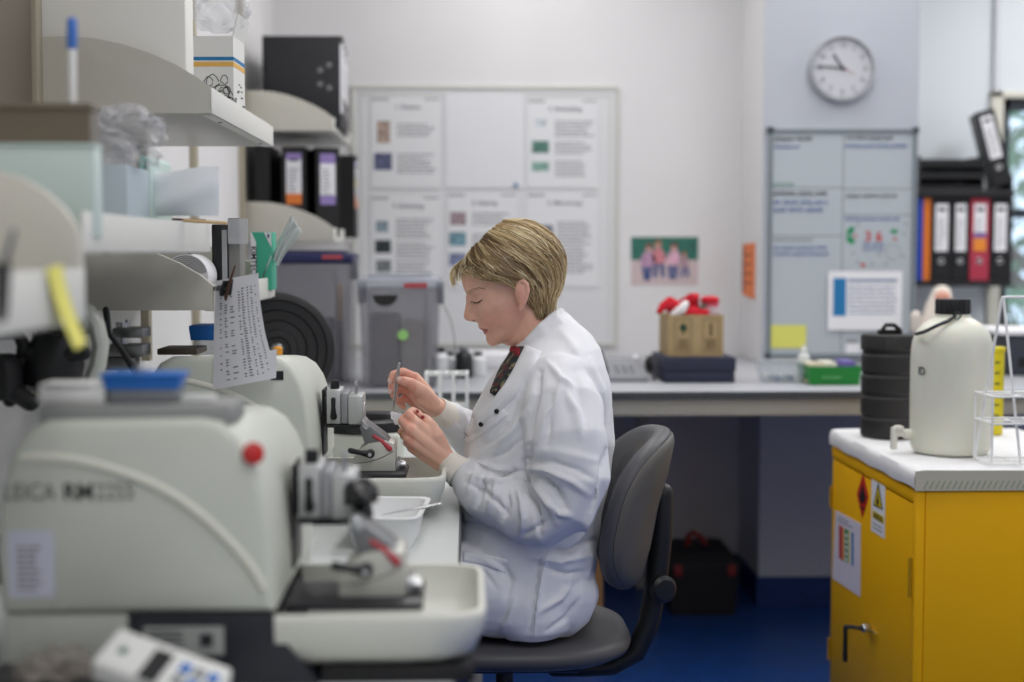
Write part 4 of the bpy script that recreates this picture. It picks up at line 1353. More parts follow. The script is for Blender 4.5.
# ------------------------------------------------------------------ microtome (built once in local space, then copied)
def fit_text(st, xa, xb, m_, par, bold=0.0, h=.0185, z=.2105):
    me = text_mesh(st, .03, .0004, bold)
    c = coords(me); lo, hi = c.min(0), c.max(0)
    c[:, 0] = xa + (c[:, 0] - lo[0]) / (hi[0] - lo[0]) * (xb - xa)
    c[:, 1] = (c[:, 1] - lo[1]) / (hi[1] - lo[1]) * h
    n = np.stack([c[:, 0], -.0006 - c[:, 2], z + c[:, 1]], 1)
    set_coords(me, n)
    return link('lettering', me, m_, par, smooth=False, world=False)
def microtome():
    t = thing('microtome', 'x', 'microtome', (0, 0, 0), group='cream rotary microtomes')
    L = dict(world=False)
    MY = Matrix(((1, 0, 0, 0), (0, 0, 1, 0), (0, 1, 0, 0), (0, 0, 0, 1)))
    def side(y):
        return Matrix.Translation((0, y, 0)) @ MY
    # body side outline (x back..front, z)
    out = [(-.532, .084), (-.536, .15), (-.532, .210), (-.520, .257), (-.500, .286), (-.478, .298), (-.310, .300), (-.290, .296), (-.270, .279), (-.255, .250), (-.245, .215), (-.239, .17), (-.235, .12), (-.234, .084)]
    m = MB()
    ringsets = []
    def ringat(y, inset):
        cx, cz = -.372, .18
        return [Vector((cx + (a - cx) * (1 - inset / .16), y, max(.0835, cz + (b - cz) * (1 - inset / .11)) - .030 * (y / .41) * min(1, max(0, (b - .084) / .216)) ** 2)) for a, b in out]
    m.loft([ringat(0, .010), ringat(.003, .004), ringat(.011, .0), ringat(.40, 0), ringat(.408, .004), ringat(.411, .010)])
    body = obj('housing', m, CREAM, t, angle=40, **L)
    # arched ridge on the near side face
    arc = resample([(-.505, .257), (-.455, .255), (-.4057, .243), (-.3555, .2224), (-.315, .195), (-.280, .161), (-.258, .134), (-.2455, .112)], 24)
    m = MB(); m.tube([(a, -.0005, b) for a, b in arc], .0052, n=10, flat=.6, flat_dir=(0, 1, 0)); obj('arched_ridge', m, mat('ridge_white', (226, 226, 214), .4), t, angle=60, **L)
    fit_text('LEICA', -.5240, -.4690, mat('lettering_grey', (112, 114, 110), .6), t)
    fit_text('RM', -.4600, -.4290, mat('lettering_dark', (58, 60, 58), .6), t, .0005)
    fit_text('2255', -.4255, -.3850, mat('lettering_grey', (112, 114, 110), .6), t)
    # lid / tray top
    m = MB(); m.box(-.488, -.280, .010, .108, .288, .3128, .004)
    obj('top_tray', m, mat('top_tray_grey', (150, 152, 150), .5), t, **L)
    # base: cream foot, dark panel
    m = MB(); m.box(-.530, -.395, .004, .408, .022, .083, .004); m.box(-.396, -.238, .258, .406, .004, .083, .004); obj('base', m, CREAMD, t, **L)
    m = MB(); m.prism([(-.394, .0), (-.394, .076), (-.386, .0835), (-.236, .0835), (-.232, .062), (-.212, .034), (-.186, .0)], .25, side(.006), .002); obj('dark_panel', m, mat('panel_dark', (46, 48, 56), .45), t, **L)
    m = MB(); m.box(-.532, -.3945, .01, .40, .0, .0215); obj('plinth', m, BLACKM, t, **L)
    m = MB(); m.box(-.184, -.014, .014, .25, .0, .0175, .002); obj('tray_foot', m, BLACKM, t, **L)
    m = MB(); m.box(-.378, -.290, .0040, .0059, .036, .068, .001); lb = obj('rating_plate', m, mat('plate_grey', (176, 180, 176), .5), t, smooth=False, **L)
    m = MB(); m.box(-.316, -.302, .0030, .0039, .046, .060)
    for k in range(4):
        m.box(-.372, -.335, .0030, .0039, .062 - k * .006, .0635 - k * .006)
    obj('plate_print', m, INK, lb, smooth=False, world=False)
    # paper label near the back
    m = MB(); m.box(-.522, -.472, -.0014, -.0004, .103, .177); pl = obj('paper_label', m, mat('label_lilac', (206, 208, 224), .7), t, smooth=False, **L)
    m = MB(); q = random.Random(9); word_rows(m, -.512, -.482, .160, .003, .0035, 8, -.0018, .7, q); obj('label_print', m, INKL, pl, smooth=False, world=False, fix=False)
    # emergency stop
    m = MB(); m.lathe([(.009, 0), (.009, .006), (.0115, .007), (.0125, .012), (.0110, .016), (.006, .018), (.0005, .0183)], (-.2600, .012, .258), (.45, -.85, .20), 24); obj('stop_button', m, RED, t, label='round red stop button', **L)
    # slide with specimen head
    m = MB(); m.box(-.2345, -.2318, .165, .245, .095, .222, .001); obj('slide_cover', m, BLACK, t, **L)
    m = MB(); m.box(-.2317, -.2265, .170, .240, .162, .206, .001); obj('head_mount', m, BLACK, t, **L)
    hm = mat('head_grey', (196, 198, 198), .4, .35)
    m = MB(); m.box(-.226, -.199, .165, .245, .157, .222, .003); hd = obj('specimen_head', m, hm, t, **L)
    m = MB(); m.box(-.1985, -.186, .163, .247, .158, .216, .002); obj('clamp_block', m, mat('head_grey_dark', (160, 162, 166), .4, .4), hd, world=False)
    m = MB(); m.box(-.1855, -.158, .162, .246, .156, .211, .003); m.cyl((-.160, .205, .178), (-.156, .205, .178), .018, bev=.002); obj('clamp_block', m, hm, hd, world=False)
    m = MB(); m.cyl((-.212, .19, .222), (-.212, .19, .238), .0085, bev=.001); obj('knob', m, BLACK, hd, world=False)
    m = MB(); m.cyl((-.172, .19, .212), (-.172, .19, .236), .0032, bev=.001); obj('threaded_pin', m, STEEL, hd, world=False)
    m = MB(); m.cyl((-.212, .158, .172), (-.212, .165, .172), .0062); m.tube([(-.212, .156, .172), (-.212, .154, .190), (-.212, .154, .205)], [.0060, .0038, .0044], n=10); obj('clamp_lever', m, BLACK, hd, world=False)
    m = MB(); m.box(-.226, -.160, .158, .252, .1515, .1563, .001); obj('head_tray', m, BLACK, t, **L)
    # knife holder
    m = MB(); m.box(-.228, -.072, .05, .165, .0720, .0810, .002); obj('base_plate', m, mat('base_plate_black', (44, 44, 48), .4), t, **L)
    kh = mat('holder_grey', (204, 204, 196), .45, .15)
    m = MB(); m.prism([(-.170, .0), (-.170, .022), (-.160, .038), (-.142, .050), (-.112, .056), (-.095, .050), (-.093, .0)], .075, Matrix.Translation((0, .080, .0812)) @ MY, .0015); k1 = obj('knife_holder', m, kh, t, **L)
    m = MB(); m.prism([(-.158, .168), (-.150, .178), (-.112, .150), (-.098, .134), (-.096, .122), (-.108, .118), (-.148, .134)], .066, Matrix.Translation((0, .085, -.007)) @ MY, .0015); obj('blade_clamp', m, mat('clamp_grey', (128, 130, 132), .4, .5), k1, world=False)
    m = MB(); m.prism([(-.1585, .176), (-.152, .182), (-.1405, .168), (-.1465, .163)], .070, Matrix.Translation((0, .083, -.007)) @ MY, .0008); obj('blade', m, STEEL, k1, world=False)
    m = MB(); m.cyl((-.138, .070, .114), (-.138, .081, .114), .0078); m.tube([(-.138, .069, .114), (-.155, .066, .117), (-.173, .066, .121)], [.0074, .0044, .0054], n=10); obj('clamp_lever', m, BLACK, k1, world=False)
    m = MB(); m.cyl((-.138, .0600, .114), (-.138, .0615, .114), .0034); obj('lever_screw', m, STEEL, k1, world=False)
    m = MB(); m.tube([(-.132, .084, .145), (-.116, .082, .135), (-.103, .080, .122)], [.0030, .0036, .0050], n=10); obj('blade_guard', m, mat('guard_red', (186, 60, 72), .4), k1, world=False, label='red blade guard lever')
    m = MB(); m.tube([(-.168 + .072 * i / 12, .0797, .096 + .022 * (i / 12) ** 2.2) for i in range(13)], .0006, n=4); obj('scribed_arc', m, INK, k1, world=False)
    m = MB(); m.cyl((-.0925, .10, .090), (-.074, .10, .090), .0065, bev=.001); m.cyl((-.0925, .12, .090), (-.078, .12, .090), .0065, bev=.001); m.box(-.0928, -.086, .088, .15, .0812, .098, .001); obj('feed_screws', m, STEEL, k1, world=False)
    # waste tray: an open trough with rounded front
    rim = [(-.234, .0), (-.06, .0), (-.025, .004), (-.004, .018), (.0, .045), (.0, .22), (-.004, .247), (-.025, .262), (-.06, .266), (-.234, .266)]
    rim = [(a, b) for a, b in rim]
    def rg(z, k, dx=0):
        cx, cy = -.106, .133
        return [Vector((cx + (a - cx) * (1 - k * (1 if a > -.1 else .0)) + dx * (1 if a > -.1 else 0), cy + (b - cy) * (1 - k), z)) for a, b in rim]
    m = MB()
    front = lambda z, k, ins: [Vector((a - (ins if a > -.2 else 0) * (1 if a > -.07 else .0), b + (ins if b < .1 else -ins) * (1 if (b < .03 or b > .23) else 0), z)) for a, b in rim]
    m.loft([front(.018, 0, .030), front(.030, 0, .014), front(.052, 0, .004), front(.072, 0, .0), front(.0785, 0, .001), front(.0805, 0, .0035), front(.0795, 0, .008), front(.064, 0, .0105), front(.046, 0, .016), front(.040, 0, .030)], cap=True)
    obj('waste_tray', m, mat('tray_cream', (224, 225, 216), .4), t, angle=50, **L)
    # hand wheel on the far side
    m = MB(); m.lathe([(.02, 0), (.07, .004), (.082, .012), (.082, .026), (.07, .034), (.02, .036)], (-.36, .4115, .17), (0, 1, 0), 40); wh = obj('hand_wheel', m, BLACK, t, **L)
    m = MB(); m.cyl((-.36, .448, .225), (-.36, .50, .225), .011, bev=.003); obj('wheel_grip', m, BLACK, wh, world=False)
    return t
mt1 = microtome()
mt1.location = (.020, 1.55, ZB)
mt1['label'] = 'cream microtome nearest the camera, its side lettered, with a blue rack on top'
mt2 = copy_thing(mt1, (-.040, 2.50, ZB), 0, 'cream microtome in front of the woman, behind the hanging sheet')
for ch in list(mt2.children):
    if ch.name.startswith(('paper_label', 'lettering', 'stop_button', 'top_tray', 'tray_foot')):
        for g_ in list(ch.children):
            bpy.data.objects.remove(g_)
        bpy.data.objects.remove(ch)
x0, x1, z0, z1 = rect(270.5, 371, 283.5, 380, 2.499)
obj('side_plate', MB().box(x0, x1, 2.4985, 2.4996, z0, z1), BLACK, mt2, smooth=False)
p = at(278, 362, 2.56)
tag(obj('stopper', MB().lathe([(.007, 0), (.0085, .002), (.0085, .012), (.006, .015), (.0005, .0155)], (p.x, 2.56, ZB + .2957), (0, 0, 1), 16), mat('cap_orange', (236, 160, 50), .5)), 'tiny orange stopper lying on top of the far microtome', 'stopper')

# on the near microtome: blue rack on a grey block, white box, white strip
zt = ZB + .3130
x0, x1, z0, z1 = rect(106, 396, 175, 415, 1.57)
tag(obj('grey_block', MB().box(x0, x1, 1.575, 1.625, zt, zt + .015, .003), mat('block_grey', (122, 126, 130), .5)), 'grey block under the blue rack on the near microtome', 'block')
t = thing('slide_rack', 'bright blue plastic rack sitting on the grey block', 'rack', ((x0 + x1) / 2, 1.65, zt + .0225))
x2, x3, _, _ = rect(98, 374, 181, 396, 1.57)
zr = zt + .0152
m = MB(); m.prism([(x2 + .006, zr), (x3 - .006, zr), (x3 - .002, zr + .0135), (x2 + .002, zr + .0135)], .045, xz(1.576), .001); obj('body', m, BLUE, t)
m = MB(); m.box(x2, x3, 1.572, 1.626, zr + .0137, zr + .0175, .0015); obj('rim', m, BLUE, t)
m = MB(); m.lathe([(.008, 0), (.008, .006), (.005, .009), (.0005, .0095)], ((x2 + x3) / 2 - .005, 1.60, zr + .0176), (0, 0, 1), 16); obj('knob', m, STEEL, t)
x0, x1, _, _ = rect(37, 392, 103, 412, 1.57)
t = thing('slide_box', 'small white flat box beside the blue rack on the near microtome', 'box', ((x0 + x1) / 2, 1.64, zt))
m = MB(); m.box(x0, x1, 1.575, 1.625, zt, zt + .017, .002); obj('body', m, WHITEP, t)
m = MB(); m.box(x0, x1, 1.575, 1.625, zt + .0172, zt + .022, .002); obj('lid', m, WHITEP, t)
m = MB(); word_rows(m, x0 + .008, x1 - .014, zt + .0205, .003, .002, 1, 1.5746, .9); obj('print', m, INKL, t, smooth=False, fix=False)
x0, x1, _, _ = rect(180, 397, 214, 404, 1.58)
tag(obj('white_strip', MB().box(x0, x1, 1.585, 1.60, zt, zt + .008, .002), WHITEP), 'thin white plastic strip right of the grey block on the near microtome', 'strip')

# black power unit with film on it, and the tilted white handset lying against it
t = thing('power_unit', 'low black power unit at the near left end of the bench', 'power unit', (-.46, 1.43, ZB))
xa, xb = at(-60, 670, 1.36).x, at(196, 670, 1.36).x
m = MB(); m.box(xa, xb, 1.36, 1.53, ZB + .004, ZB + .038, .006); obj('case', m, BLACK, t)
m = MB(); m.tube([(xa + .05, 1.40, ZB + .044), (xa + .10, 1.39, ZB + .052), (xa + .15, 1.40, ZB + .046)], .006, n=10); obj('handle', m, BLACK, t)
for sx in (xa + .02, xb - .02):
    for sy in (1.38, 1.51):
        m = MB(); m.cyl((sx, sy, ZB), (sx, sy, ZB + .005), .008); obj('foot', m, BLACKM, t)
hc = at(158, 663, 1.40)
t = thing('control_handset', 'white control handset with dark slot and blue keys lying before the near microtome', 'handset', (hc.x + .001, 1.40, ZB + .036))
Mt = Matrix.Translation((0, 0, .026)) @ Matrix.Rotation(math.radians(-12), 4, 'Z') @ Matrix.Rotation(math.radians(17), 4, 'Y') @ Matrix.Rotation(math.radians(24), 4, 'X')
m = MB(); m.box(-.060, .066, -.028, .028, -.014, .014, .005, 3, M=Mt); hs = obj('shell', m, WHITEP, t, world=False)
m = MB(); m.box(-.012, .008, -.027, .016, .0142, .0150, M=Mt); obj('slot', m, BLACK, t, world=False, smooth=False)
for k in range(2):
    for j in range(3):
        m = MB(); m.box(.020 + j * .015, .031 + j * .015, -.020 + k * .018, -.007 + k * .018, .0142, .0160, .0008, M=Mt); obj('key', m, (BLUE if (k + j) % 2 else GREYP), t, world=False)
m = MB(); m.box(-.044, -.036, -.006, .003, .0142, .0148, M=Mt); obj('badge', m, mat('badge_green', (40, 96, 80), .6), t, world=False, smooth=False)
p = at(62, 655, 1.46)
crumple('crumpled smoky film lying on the black power unit', (p.x, 1.44, ZB + .0555), .036, .035, .018, clear('film_brown', (150, 142, 134), .55, .3), 12, .4, 'film', 'plastic_film')
# rounded dark cap on the near microtome's knife holder only
m = MB(); m.ell((-.150, .16, .188), .020, .035, .017, Matrix.Rotation(math.radians(-14), 4, 'Y'), 24, 14)
for v in m.bm.verts:
    v.co += Vector((.003 * math.sin(v.co.y * 230 + v.co.z * 90), .003 * math.sin(v.co.z * 260), .003 * math.sin(v.co.x * 300 + v.co.y * 120)))
m.tube([(-.150, .16, .18), (-.146, .15, .165)], .012, n=12); obj('cover_cap', m, BLACK, mt1, world=False)
# added taupe sheet, its dark colour stands in for shade on the near wall
m = MB(); m.box(XW + .0005, XW + .010, .6, 2.465, 1.46, 2.70, .002)
tag(obj('wall_shade_sheet', m, mat('wall_shade_taupe', (124, 114, 102), .6), None), 'taupe sheet standing in for shade on the wall above the mint box', 'board')

# ------------------------------------------------------------------ behind the near microtome
# stereo microscope: black arm, focus bar, eyepieces, cream curved arm
t = thing('microscope', 'black bench microscope with cream curved arm behind the near microtome', 'microscope', (-.60, 2.15, ZB))
m = MB(); m.box(-.74, -.56, 2.05, 2.30, ZB, ZB + .04, .01); obj('foot', m, BLACK, t)
m = MB()
arc = [at(88, 312, 2.2), at(97, 325, 2.2), at(101, 345, 2.2), at(98, 365, 2.2), at(90, 385, 2.2), at(80, 410, 2.2), at(76, 450, 2.2)]
m.tube(arc + [Vector((arc[-1].x, 2.2, ZB + .03))], [.012] * 8, n=14, flat=1.8, flat_dir=(0, 1, 0)); obj('curved_arm', m, CREAM, t)
m = MB(); m.tube([at(-20, 318, 2.2), at(40, 318, 2.2), at(84, 322, 2.2)], [.02, .022, .020], n=16, flat=1.4, flat_dir=(0, 1, 0)); obj('head_arm', m, CREAMD, t)
m = MB(); m.tube([at(30, 354, 2.14), at(60, 356, 2.14), at(84, 353, 2.14)], [.014, .015, .011], n=14); obj('focus_bar', m, BLACK, t)
m = MB(); m.tube([at(-12, 335, 2.14), at(16, 332, 2.14), at(24, 345, 2.14), at(22, 372, 2.14), at(10, 400, 2.14)], [.011, .011, .011, .011, .011], n=12); obj('loop_arm', m, BLACK, t)
m = MB(); m.lathe([(.03, 0), (.045, .01), (.045, .05), (.035, .08), (.03, .09)], at(48, 392, 2.16), (.2, 0, 1), 24); obj('objective', m, BLACK, t)
m = MB(); m.tube([at(-10, 372, 2.1), at(8, 388, 2.1), at(30, 402, 2.1)], .014, n=12); obj('grip', m, BLACK, t)
m = MB(); m.box(-.745, -.66, 2.06, 2.16, at(0, 400, 2.1).z, at(0, 355, 2.1).z, .02); obj('lamp_house', m, BLACKM, t)
# steel clamp stand
t = thing('clamp_stand', 'small stand of stacked dark steel clamps left of the hanging sheet', 'clamp stand', (at(123, 420, 2.43).x, 2.43, ZB))
bx_ = at(123, 350, 2.43)
m = MB(); m.box(bx_.x - .05, bx_.x + .05, 2.385, 2.475, ZB, ZB + .02, .003); obj('foot', m, STEELD, t)
m = MB(); m.cyl((bx_.x, 2.43, ZB + .02), (bx_.x, 2.43, at(0, 323, 2.43).z), .009); m.cyl((bx_.x + .006, 2.44, at(0, 326, 2.43).z - .02), (bx_.x + .006, 2.44, at(0, 320, 2.43).z), .004); obj('rod', m, STEEL, t)
for ya, yb, xa, xb in ((328, 338, 112, 143), (345, 357, 104, 143), (358, 370, 98, 132)):
    x0, x1, z0, z1 = rect(xa, ya, xb, yb, 2.40)
    m = MB(); m.box(x0, x1, 2.40, 2.46, z0, z1, .002); m.cyl(((x0 + x1) / 2 - .02, 2.43, z1), ((x0 + x1) / 2 - .02, 2.43, z1 + .008), .006); obj('clamp', m, STEELD, t)
m = MB(); m.tube([at(106, 310, 2.38), at(109, 333, 2.38), at(122, 350, 2.38), at(136, 372, 2.38)], [.006, .005, .0055, .007], n=10); obj('lever', m, BLACK, t)
# dark plate and small blue tray on top of the far microtome
z1 = ZB + .2958
xa, xb, za, zb = rect(157, 357, 197, 364, 2.56)
tag(obj('dark_plate', MB().box(xa, xb, 2.56, 2.66, z1, z1 + .011, .002), mat('plate_brown', (72, 62, 52), .5)), 'dark brown flat plate lying on the far microtome left of the hanging sheet', 'plate')
xa, xb, za, zb = rect(189, 330, 214, 346, 2.70)
t = thing('blue_tray', 'small blue tray on a clear base edging out behind the hanging sheet', 'tray', ((xa + xb) / 2, 2.75, z1))
z1 = ZB + .2855
m = MB(); m.box(xa + .008, xb + .03, 2.70, 2.80, z1 + .0003, zb - .020, .002); obj('clear_base', m, clear('clear_box', (214, 220, 224), .5, .15), t)
m = MB(); m.prism([(xa + .003, zb - .0195), (xb + .03, zb - .0195), (xb + .03, zb + .008), (xa, zb + .008), (xa, zb + .002)], .09, xz(2.70), .001); obj('tray', m, BLUE, t)
# round ribbed black lid
c = at(277, 350, 3.45)
t = thing('round_cover', 'large round black cover with ribbed rings leaning behind the far microtome', 'lid', (c.x, c.y, c.z - .145))
ax = Vector((.18, -1, .12)).normalized()
prof = [(.002, .004), (.03, .004), (.032, .010), (.048, .010), (.050, .005), (.070, .005), (.072, .009), (.074, .005), (.095, .006), (.097, .010), (.099, .006), (.118, .007), (.121, .012), (.132, .012), (.139, .008), (.141, 0), (.139, -.02), (.10, -.026), (.002, -.026)]
m = MB(); m.lathe(prof, c, ax, 64); obj('disc', m, mat('black_lid', (32, 33, 36), .45), t, angle=30)
m = MB(); m.lathe([(.016, .0045), (.016, .016), (.010, .022), (.0005, .023)], c + Vector((0, 0, 0)), ax, 24); obj('knob', m, STEELD, t)
m = MB(); m.tube([c - ax * .02, c - ax * .09 - Vector((0, 0, .14)), Vector((c.x + .01, c.y + .13, ZB + .012))], .010, n=10); m.box(c.x - .08, c.x + .10, c.y - .02, c.y + .16, ZB, ZB + .012, .004); m.tube([c - ax * .015, Vector((c.x, c.y + .02, ZB + .01))], .012, n=10); obj('stand', m, BLACK, t)
# tissue flotation water bath behind the knife holder
wx, wy = at(364, 420, 3.16).x, 3.16
t = thing('water_bath', 'cream water bath with round black rim behind the far microtome', 'water bath', (wx, wy, ZB))
zt2 = at(364, 418, 3.16).z
m = MB(); m.box(wx - .10, wx + .085, wy - .11, wy + .12, ZB + .006, zt2 - .022, .012, 3); obj('housing', m, CREAM, t)
m = MB(); m.lathe([(.02, -.022), (.11, -.022), (.117, -.018), (.117, .0), (.112, .004), (.07, .002), (.064, -.004), (.060, -.018), (.01, -.020)], (wx, wy, zt2), (0, 0, 1), 56); obj('rim', m, mat('bath_black', (36, 36, 40), .35), t)
m = MB(); m.lathe([(.002, -.009), (.0615, -.009), (.0615, -.0085), (.002, -.0085)], (wx, wy, zt2), (0, 0, 1), 40); obj('water', m, mat('bath_water', (60, 44, 42), .06, spec=.8), t)
m = MB(); m.box(wx + .02, wx + .045, wy - .1115, wy - .1101, zt2 - .075, zt2 - .062); obj('panel_print', m, INKL, t, smooth=False)
for sx in (-.08, .065):
    for sy in (-.09, .10):
        m = MB(); m.cyl((wx + sx, wy + sy, ZB), (wx + sx, wy + sy, ZB + .007), .012); obj('foot', m, BLACK, t)
# white test tube rack
rx0, rx1, rz0, rz1 = rect(426, 373, 467, 470, 3.62)
t = thing('tube_rack', 'white wire-like test tube rack on the bench beyond the hands', 'tube rack', ((rx0 + rx1) / 2, 3.66, ZB))
RW = mat('rack_white', (236, 238, 236), .5)
for z in (ZB + .003, ZB + .085, rz1 - .004):
    m = MB(); h = .0035
    for yy in (3.62, 3.66, 3.70):
        m.box(rx0, rx1, yy - .0025, yy + .0025, z - h, z + h)
    n = 4
    for k in range(n + 1):
        x = rx0 + (rx1 - rx0) * k / n
        m.box(x - .0025, x + .0025, 3.6225, 3.6575, z - h, z + h); m.box(x - .0025, x + .0025, 3.6625, 3.6975, z - h, z + h)
    obj('shelf_grid', m, RW, t, smooth=False)
for k in range(4):
    for yy in (3.62, 3.70):
        x = rx0 + (rx1 - rx0) * k / 3
        m = MB(); m.box(x - .0045, x + .0045, yy - .0045, yy + .0045, ZB, rz1, .001); obj('post', m, RW, t)
# white square dish with steel tweezers on it
t = thing('weighing_dish', 'rectangular white plastic dish on the bench before the far microtome', 'dish', (-.136, 2.353, ZB), math.radians(-4.4))
def sq(h, z, n=10):
    return [Vector((math.copysign(abs(math.cos(a)) ** .25, math.cos(a)) * h, math.copysign(abs(math.sin(a)) ** .25, math.sin(a)) * h * 1.58, z)) for a in [2 * PI * (j + .5) / 40 for j in range(40)]]
m = MB(); m.loft([sq(.048, .0), sq(.059, .052), sq(.066, .0545), sq(.066, .056), sq(.058, .0555), sq(.047, .0035)]); obj('dish', m, mat('dish_white', (238, 239, 240), .45), t, world=False, angle=50)
a, b = at(382, 516, 2.29), at(440, 504, 2.36)
t = thing('steel_tweezers', 'steel tweezers resting across the rectangular white dish', 'tweezers', a)
za_ = ZB + .0565
A1, B1 = Vector((a.x, 2.29, za_ - .002)), Vector((b.x, 2.36, za_ + .004))
for s in (-1, 1):
    dv = Vector((-.3, 1, 0)) * .0035 * s
    m = MB(); m.tube([A1 + dv * .2, A1.lerp(B1, .45) + dv, B1 + dv * .3], [.0006, .0026, .0030], n=8, flat=.5); obj('arm', m, STEEL, t)
# ------------------------------------------------------------------ binders on the left wall shelves
def binder(name, label, w, h, d, loc, rotz, lean=0.0, cols=(26, 26, 28), spine_label=True, group=None, bands=None, hole=True, axis='Y', cat='ring binder'):
    """spine faces local -Y, width along x, stands on z=0"""
    t = thing(name, label, cat, loc, rotz, group)
    if lean:
        t.rotation_euler = (0, lean, rotz)
    cm = mat('binder_%d_%d_%d' % cols, cols, .5, noise=.06, nscale=80)
    m = MB()
    m.box(-w / 2, -w / 2 + .003, .0, d, .001, h, .001); m.box(w / 2 - .003, w / 2, .0, d, .001, h, .001); m.box(-w / 2 + .003, w / 2 - .003, .0, .003, .001, h, .001)
    obj('cover', m, cm, t, world=False, smooth=False)
    m = MB(); m.box(-w / 2 + .006, w / 2 - .006, .012, d - .008, .004, h - .012); obj('pages', m, PAPER, t, world=False, smooth=False)
    if spine_label:
        m = MB(); m.box(-w * .32, w * .32, -.0012, -.0002, h * .36, h * .93); lb = obj('spine_label', m, PAPER, t, world=False, smooth=False)
        m = MB(); q = random.Random(int(loc[0] * 1000)); 
        m.box(-w * .2, w * .2, -.0018, -.0013, h * .84, h * .88); obj('label_title', m, INK, lb, world=False, smooth=False); m = MB()
        for k in range(9):
            m.box(-w * .24, -w * .24 + w * .48 * q.uniform(.5, 1), -.0018, -.0013, h * (.42 + .04 * k), h * (.42 + .04 * k) + .004)
        obj('label_print', m, INKL, lb, world=False, smooth=False)
        for (za, zb, c) in (bands or []):
            m = MB(); m.box(-w * .32, w * .32, -.0022, -.0013, h * za, h * zb); obj('colour_band', m, mat('band_%d_%d_%d' % c, c, .6), lb, world=False, smooth=False)
    if hole:
        m = MB(); m.lathe([(.0085, 0), (.0125, .0), (.0125, .0015), (.011, .0025), (.0085, .0015), (.0085, 0)], (0, -.0002, h * .24), (0, -1, 0), 24, cap=False); obj('finger_ring', m, STEEL, t, world=False)
        m = MB(); m.lathe([(.0005, 0), (.0084, 0), (.0084, .0008), (.0005, .0008)], (0, -.0001, h * .24), (0, -1, 0), 20); obj('finger_hole', m, BLACKM, t, world=False)
    return t
G1 = 'black binders on the small wall shelves'
zs2 = 1.666
# tall box file seen from its side on the upper small shelf
def up(px, y): return at(px, 250, y).x
X0b, X1b = at(265, 80, 4.80).x, at(340, 80, 4.80).x
hz = at(300, 37, 4.80).z - zs2
t = thing('black_box_file', 'tall black box file with four metal rivets on the upper small shelf', 'box file', ((X0b + X1b) / 2, 4.84, zs2))
m = MB(); m.box(X0b, X1b, 4.80, 4.88, zs2 + .001, zs2 + hz, .003); obj('body', m, mat('box_file_black', (44, 44, 48), .65, noise=.12, nscale=90), t)
m = MB(); m.box(X1b + .0002, X1b + .0012, 4.806, 4.874, zs2 + .05, zs2 + hz - .02); obj('spine_label', m, PAPER, t, smooth=False)
for px_, py_ in ((320, 70), (329, 65), (320, 84), (329, 88)):
    c = at(px_, py_, 4.7985)
    m = MB(); m.lathe([(.0005, .0), (.010, 0), (.0095, .002), (.004, .003), (.0005, .003)], (c.x, 4.7995, c.z), (0, -1, 0), 16); obj('rivet', m, STEELD, t)
for k in range(6):
    yy = 4.93 + k * .08
    if k < 5:
        binder('ring_binder', ['black binder next to the riveted black box file on the upper small shelf', 'second black binder behind the riveted box file, upper small shelf', 'third black binder behind the riveted box file, upper small shelf', 'fourth black binder behind the riveted box file, upper small shelf', 'far end black binder on the upper small shelf'][k],
               .072, .315 - .008 * (k % 2), .27, (X1b - .004 * k, yy, zs2), PI / 2, group=G1)
zs3 = 1.301
ORG, PUR = (232, 130, 60), (150, 130, 190)
for k, (px_, yy, rz, bands, lab) in enumerate(((300, 4.80, 0, [(.36, .48, ORG), (.86, .93, PUR)], 'black binder with orange band at its label foot, spine to the room, lower small shelf'),
                            (333, 4.80, math.radians(14), [(.36, .46, PUR), (.82, .93, PUR)], 'black binder turned aslant with a lilac banded label, lower small shelf'))):
    c = at(px_, 200, yy)
    binder('ring_binder', lab, .080, .30, .24, (c.x - .02, yy + (0.0 if k == 0 else .03), zs3), rz, group=G1, bands=bands, hole=False)
c0 = at(355, 200, 5.15).x
binder('ring_binder', 'slim black binder with a yellow and orange label beside the lilac banded one', .062, .295, .27, (c0, 5.17, zs3), PI / 2, group=G1, bands=[(.36, .52, ORG), (.62, .70, (220, 200, 60)), (.86, .93, PUR)], hole=False)
binder('ring_binder', 'last black binder at the far end of the lower small shelf', .072, .300, .27, (c0, 5.245, zs3), PI / 2, group=G1, bands=[(.36, .44, ORG)], hole=False)
binder('ring_binder', 'plain black binder tight against the wall on the lower small shelf', .050, .305, .27, (at(262, 200, 4.80).x + .002, 4.80, zs3), 0, group=G1, spine_label=False, hole=False)

# ------------------------------------------------------------------ notice board with six sheets
x0, x1, z0, z1 = rect(352, 86, 618, 346, YB)
BOARD = mat('notice_board_white', (222, 223, 226), .5)
t = thing('notice_board', 'large white framed notice board with printed process sheets on the back wall', 'notice board', ((x0 + x1) / 2, YB - .012, z0))
m = MB(); m.box(x0, x1, YB - .010, YB - .001, z0, z1); obj('panel', m, BOARD, t, smooth=False)
fr = mat('board_frame', (206, 205, 198), .45)
m = MB()
f = .014
for a, b, c, d in ((x0, x1, z1 - f, z1), (x0, x1, z0, z0 + f), (x0, x0 + f, z0 + f, z1 - f), (x1 - f, x1, z0 + f, z1 - f)):
    m.box(a, b, YB - .016, YB - .0102, c, d, .001)
f2 = .034
for a, b, c, d in ((x0 + f2, x1 - f2, z1 - f2 - .004, z1 - f2), (x1 - f2 - .004, x1 - f2, z0 + f2, z1 - f2), (x0 + f2, x0 + f2 + .004, z0 + f2, z1 - f2)):
    m.box(a, b, YB - .0125, YB - .0102, c, d)
obj('frame', m, fr, t, smooth=False)
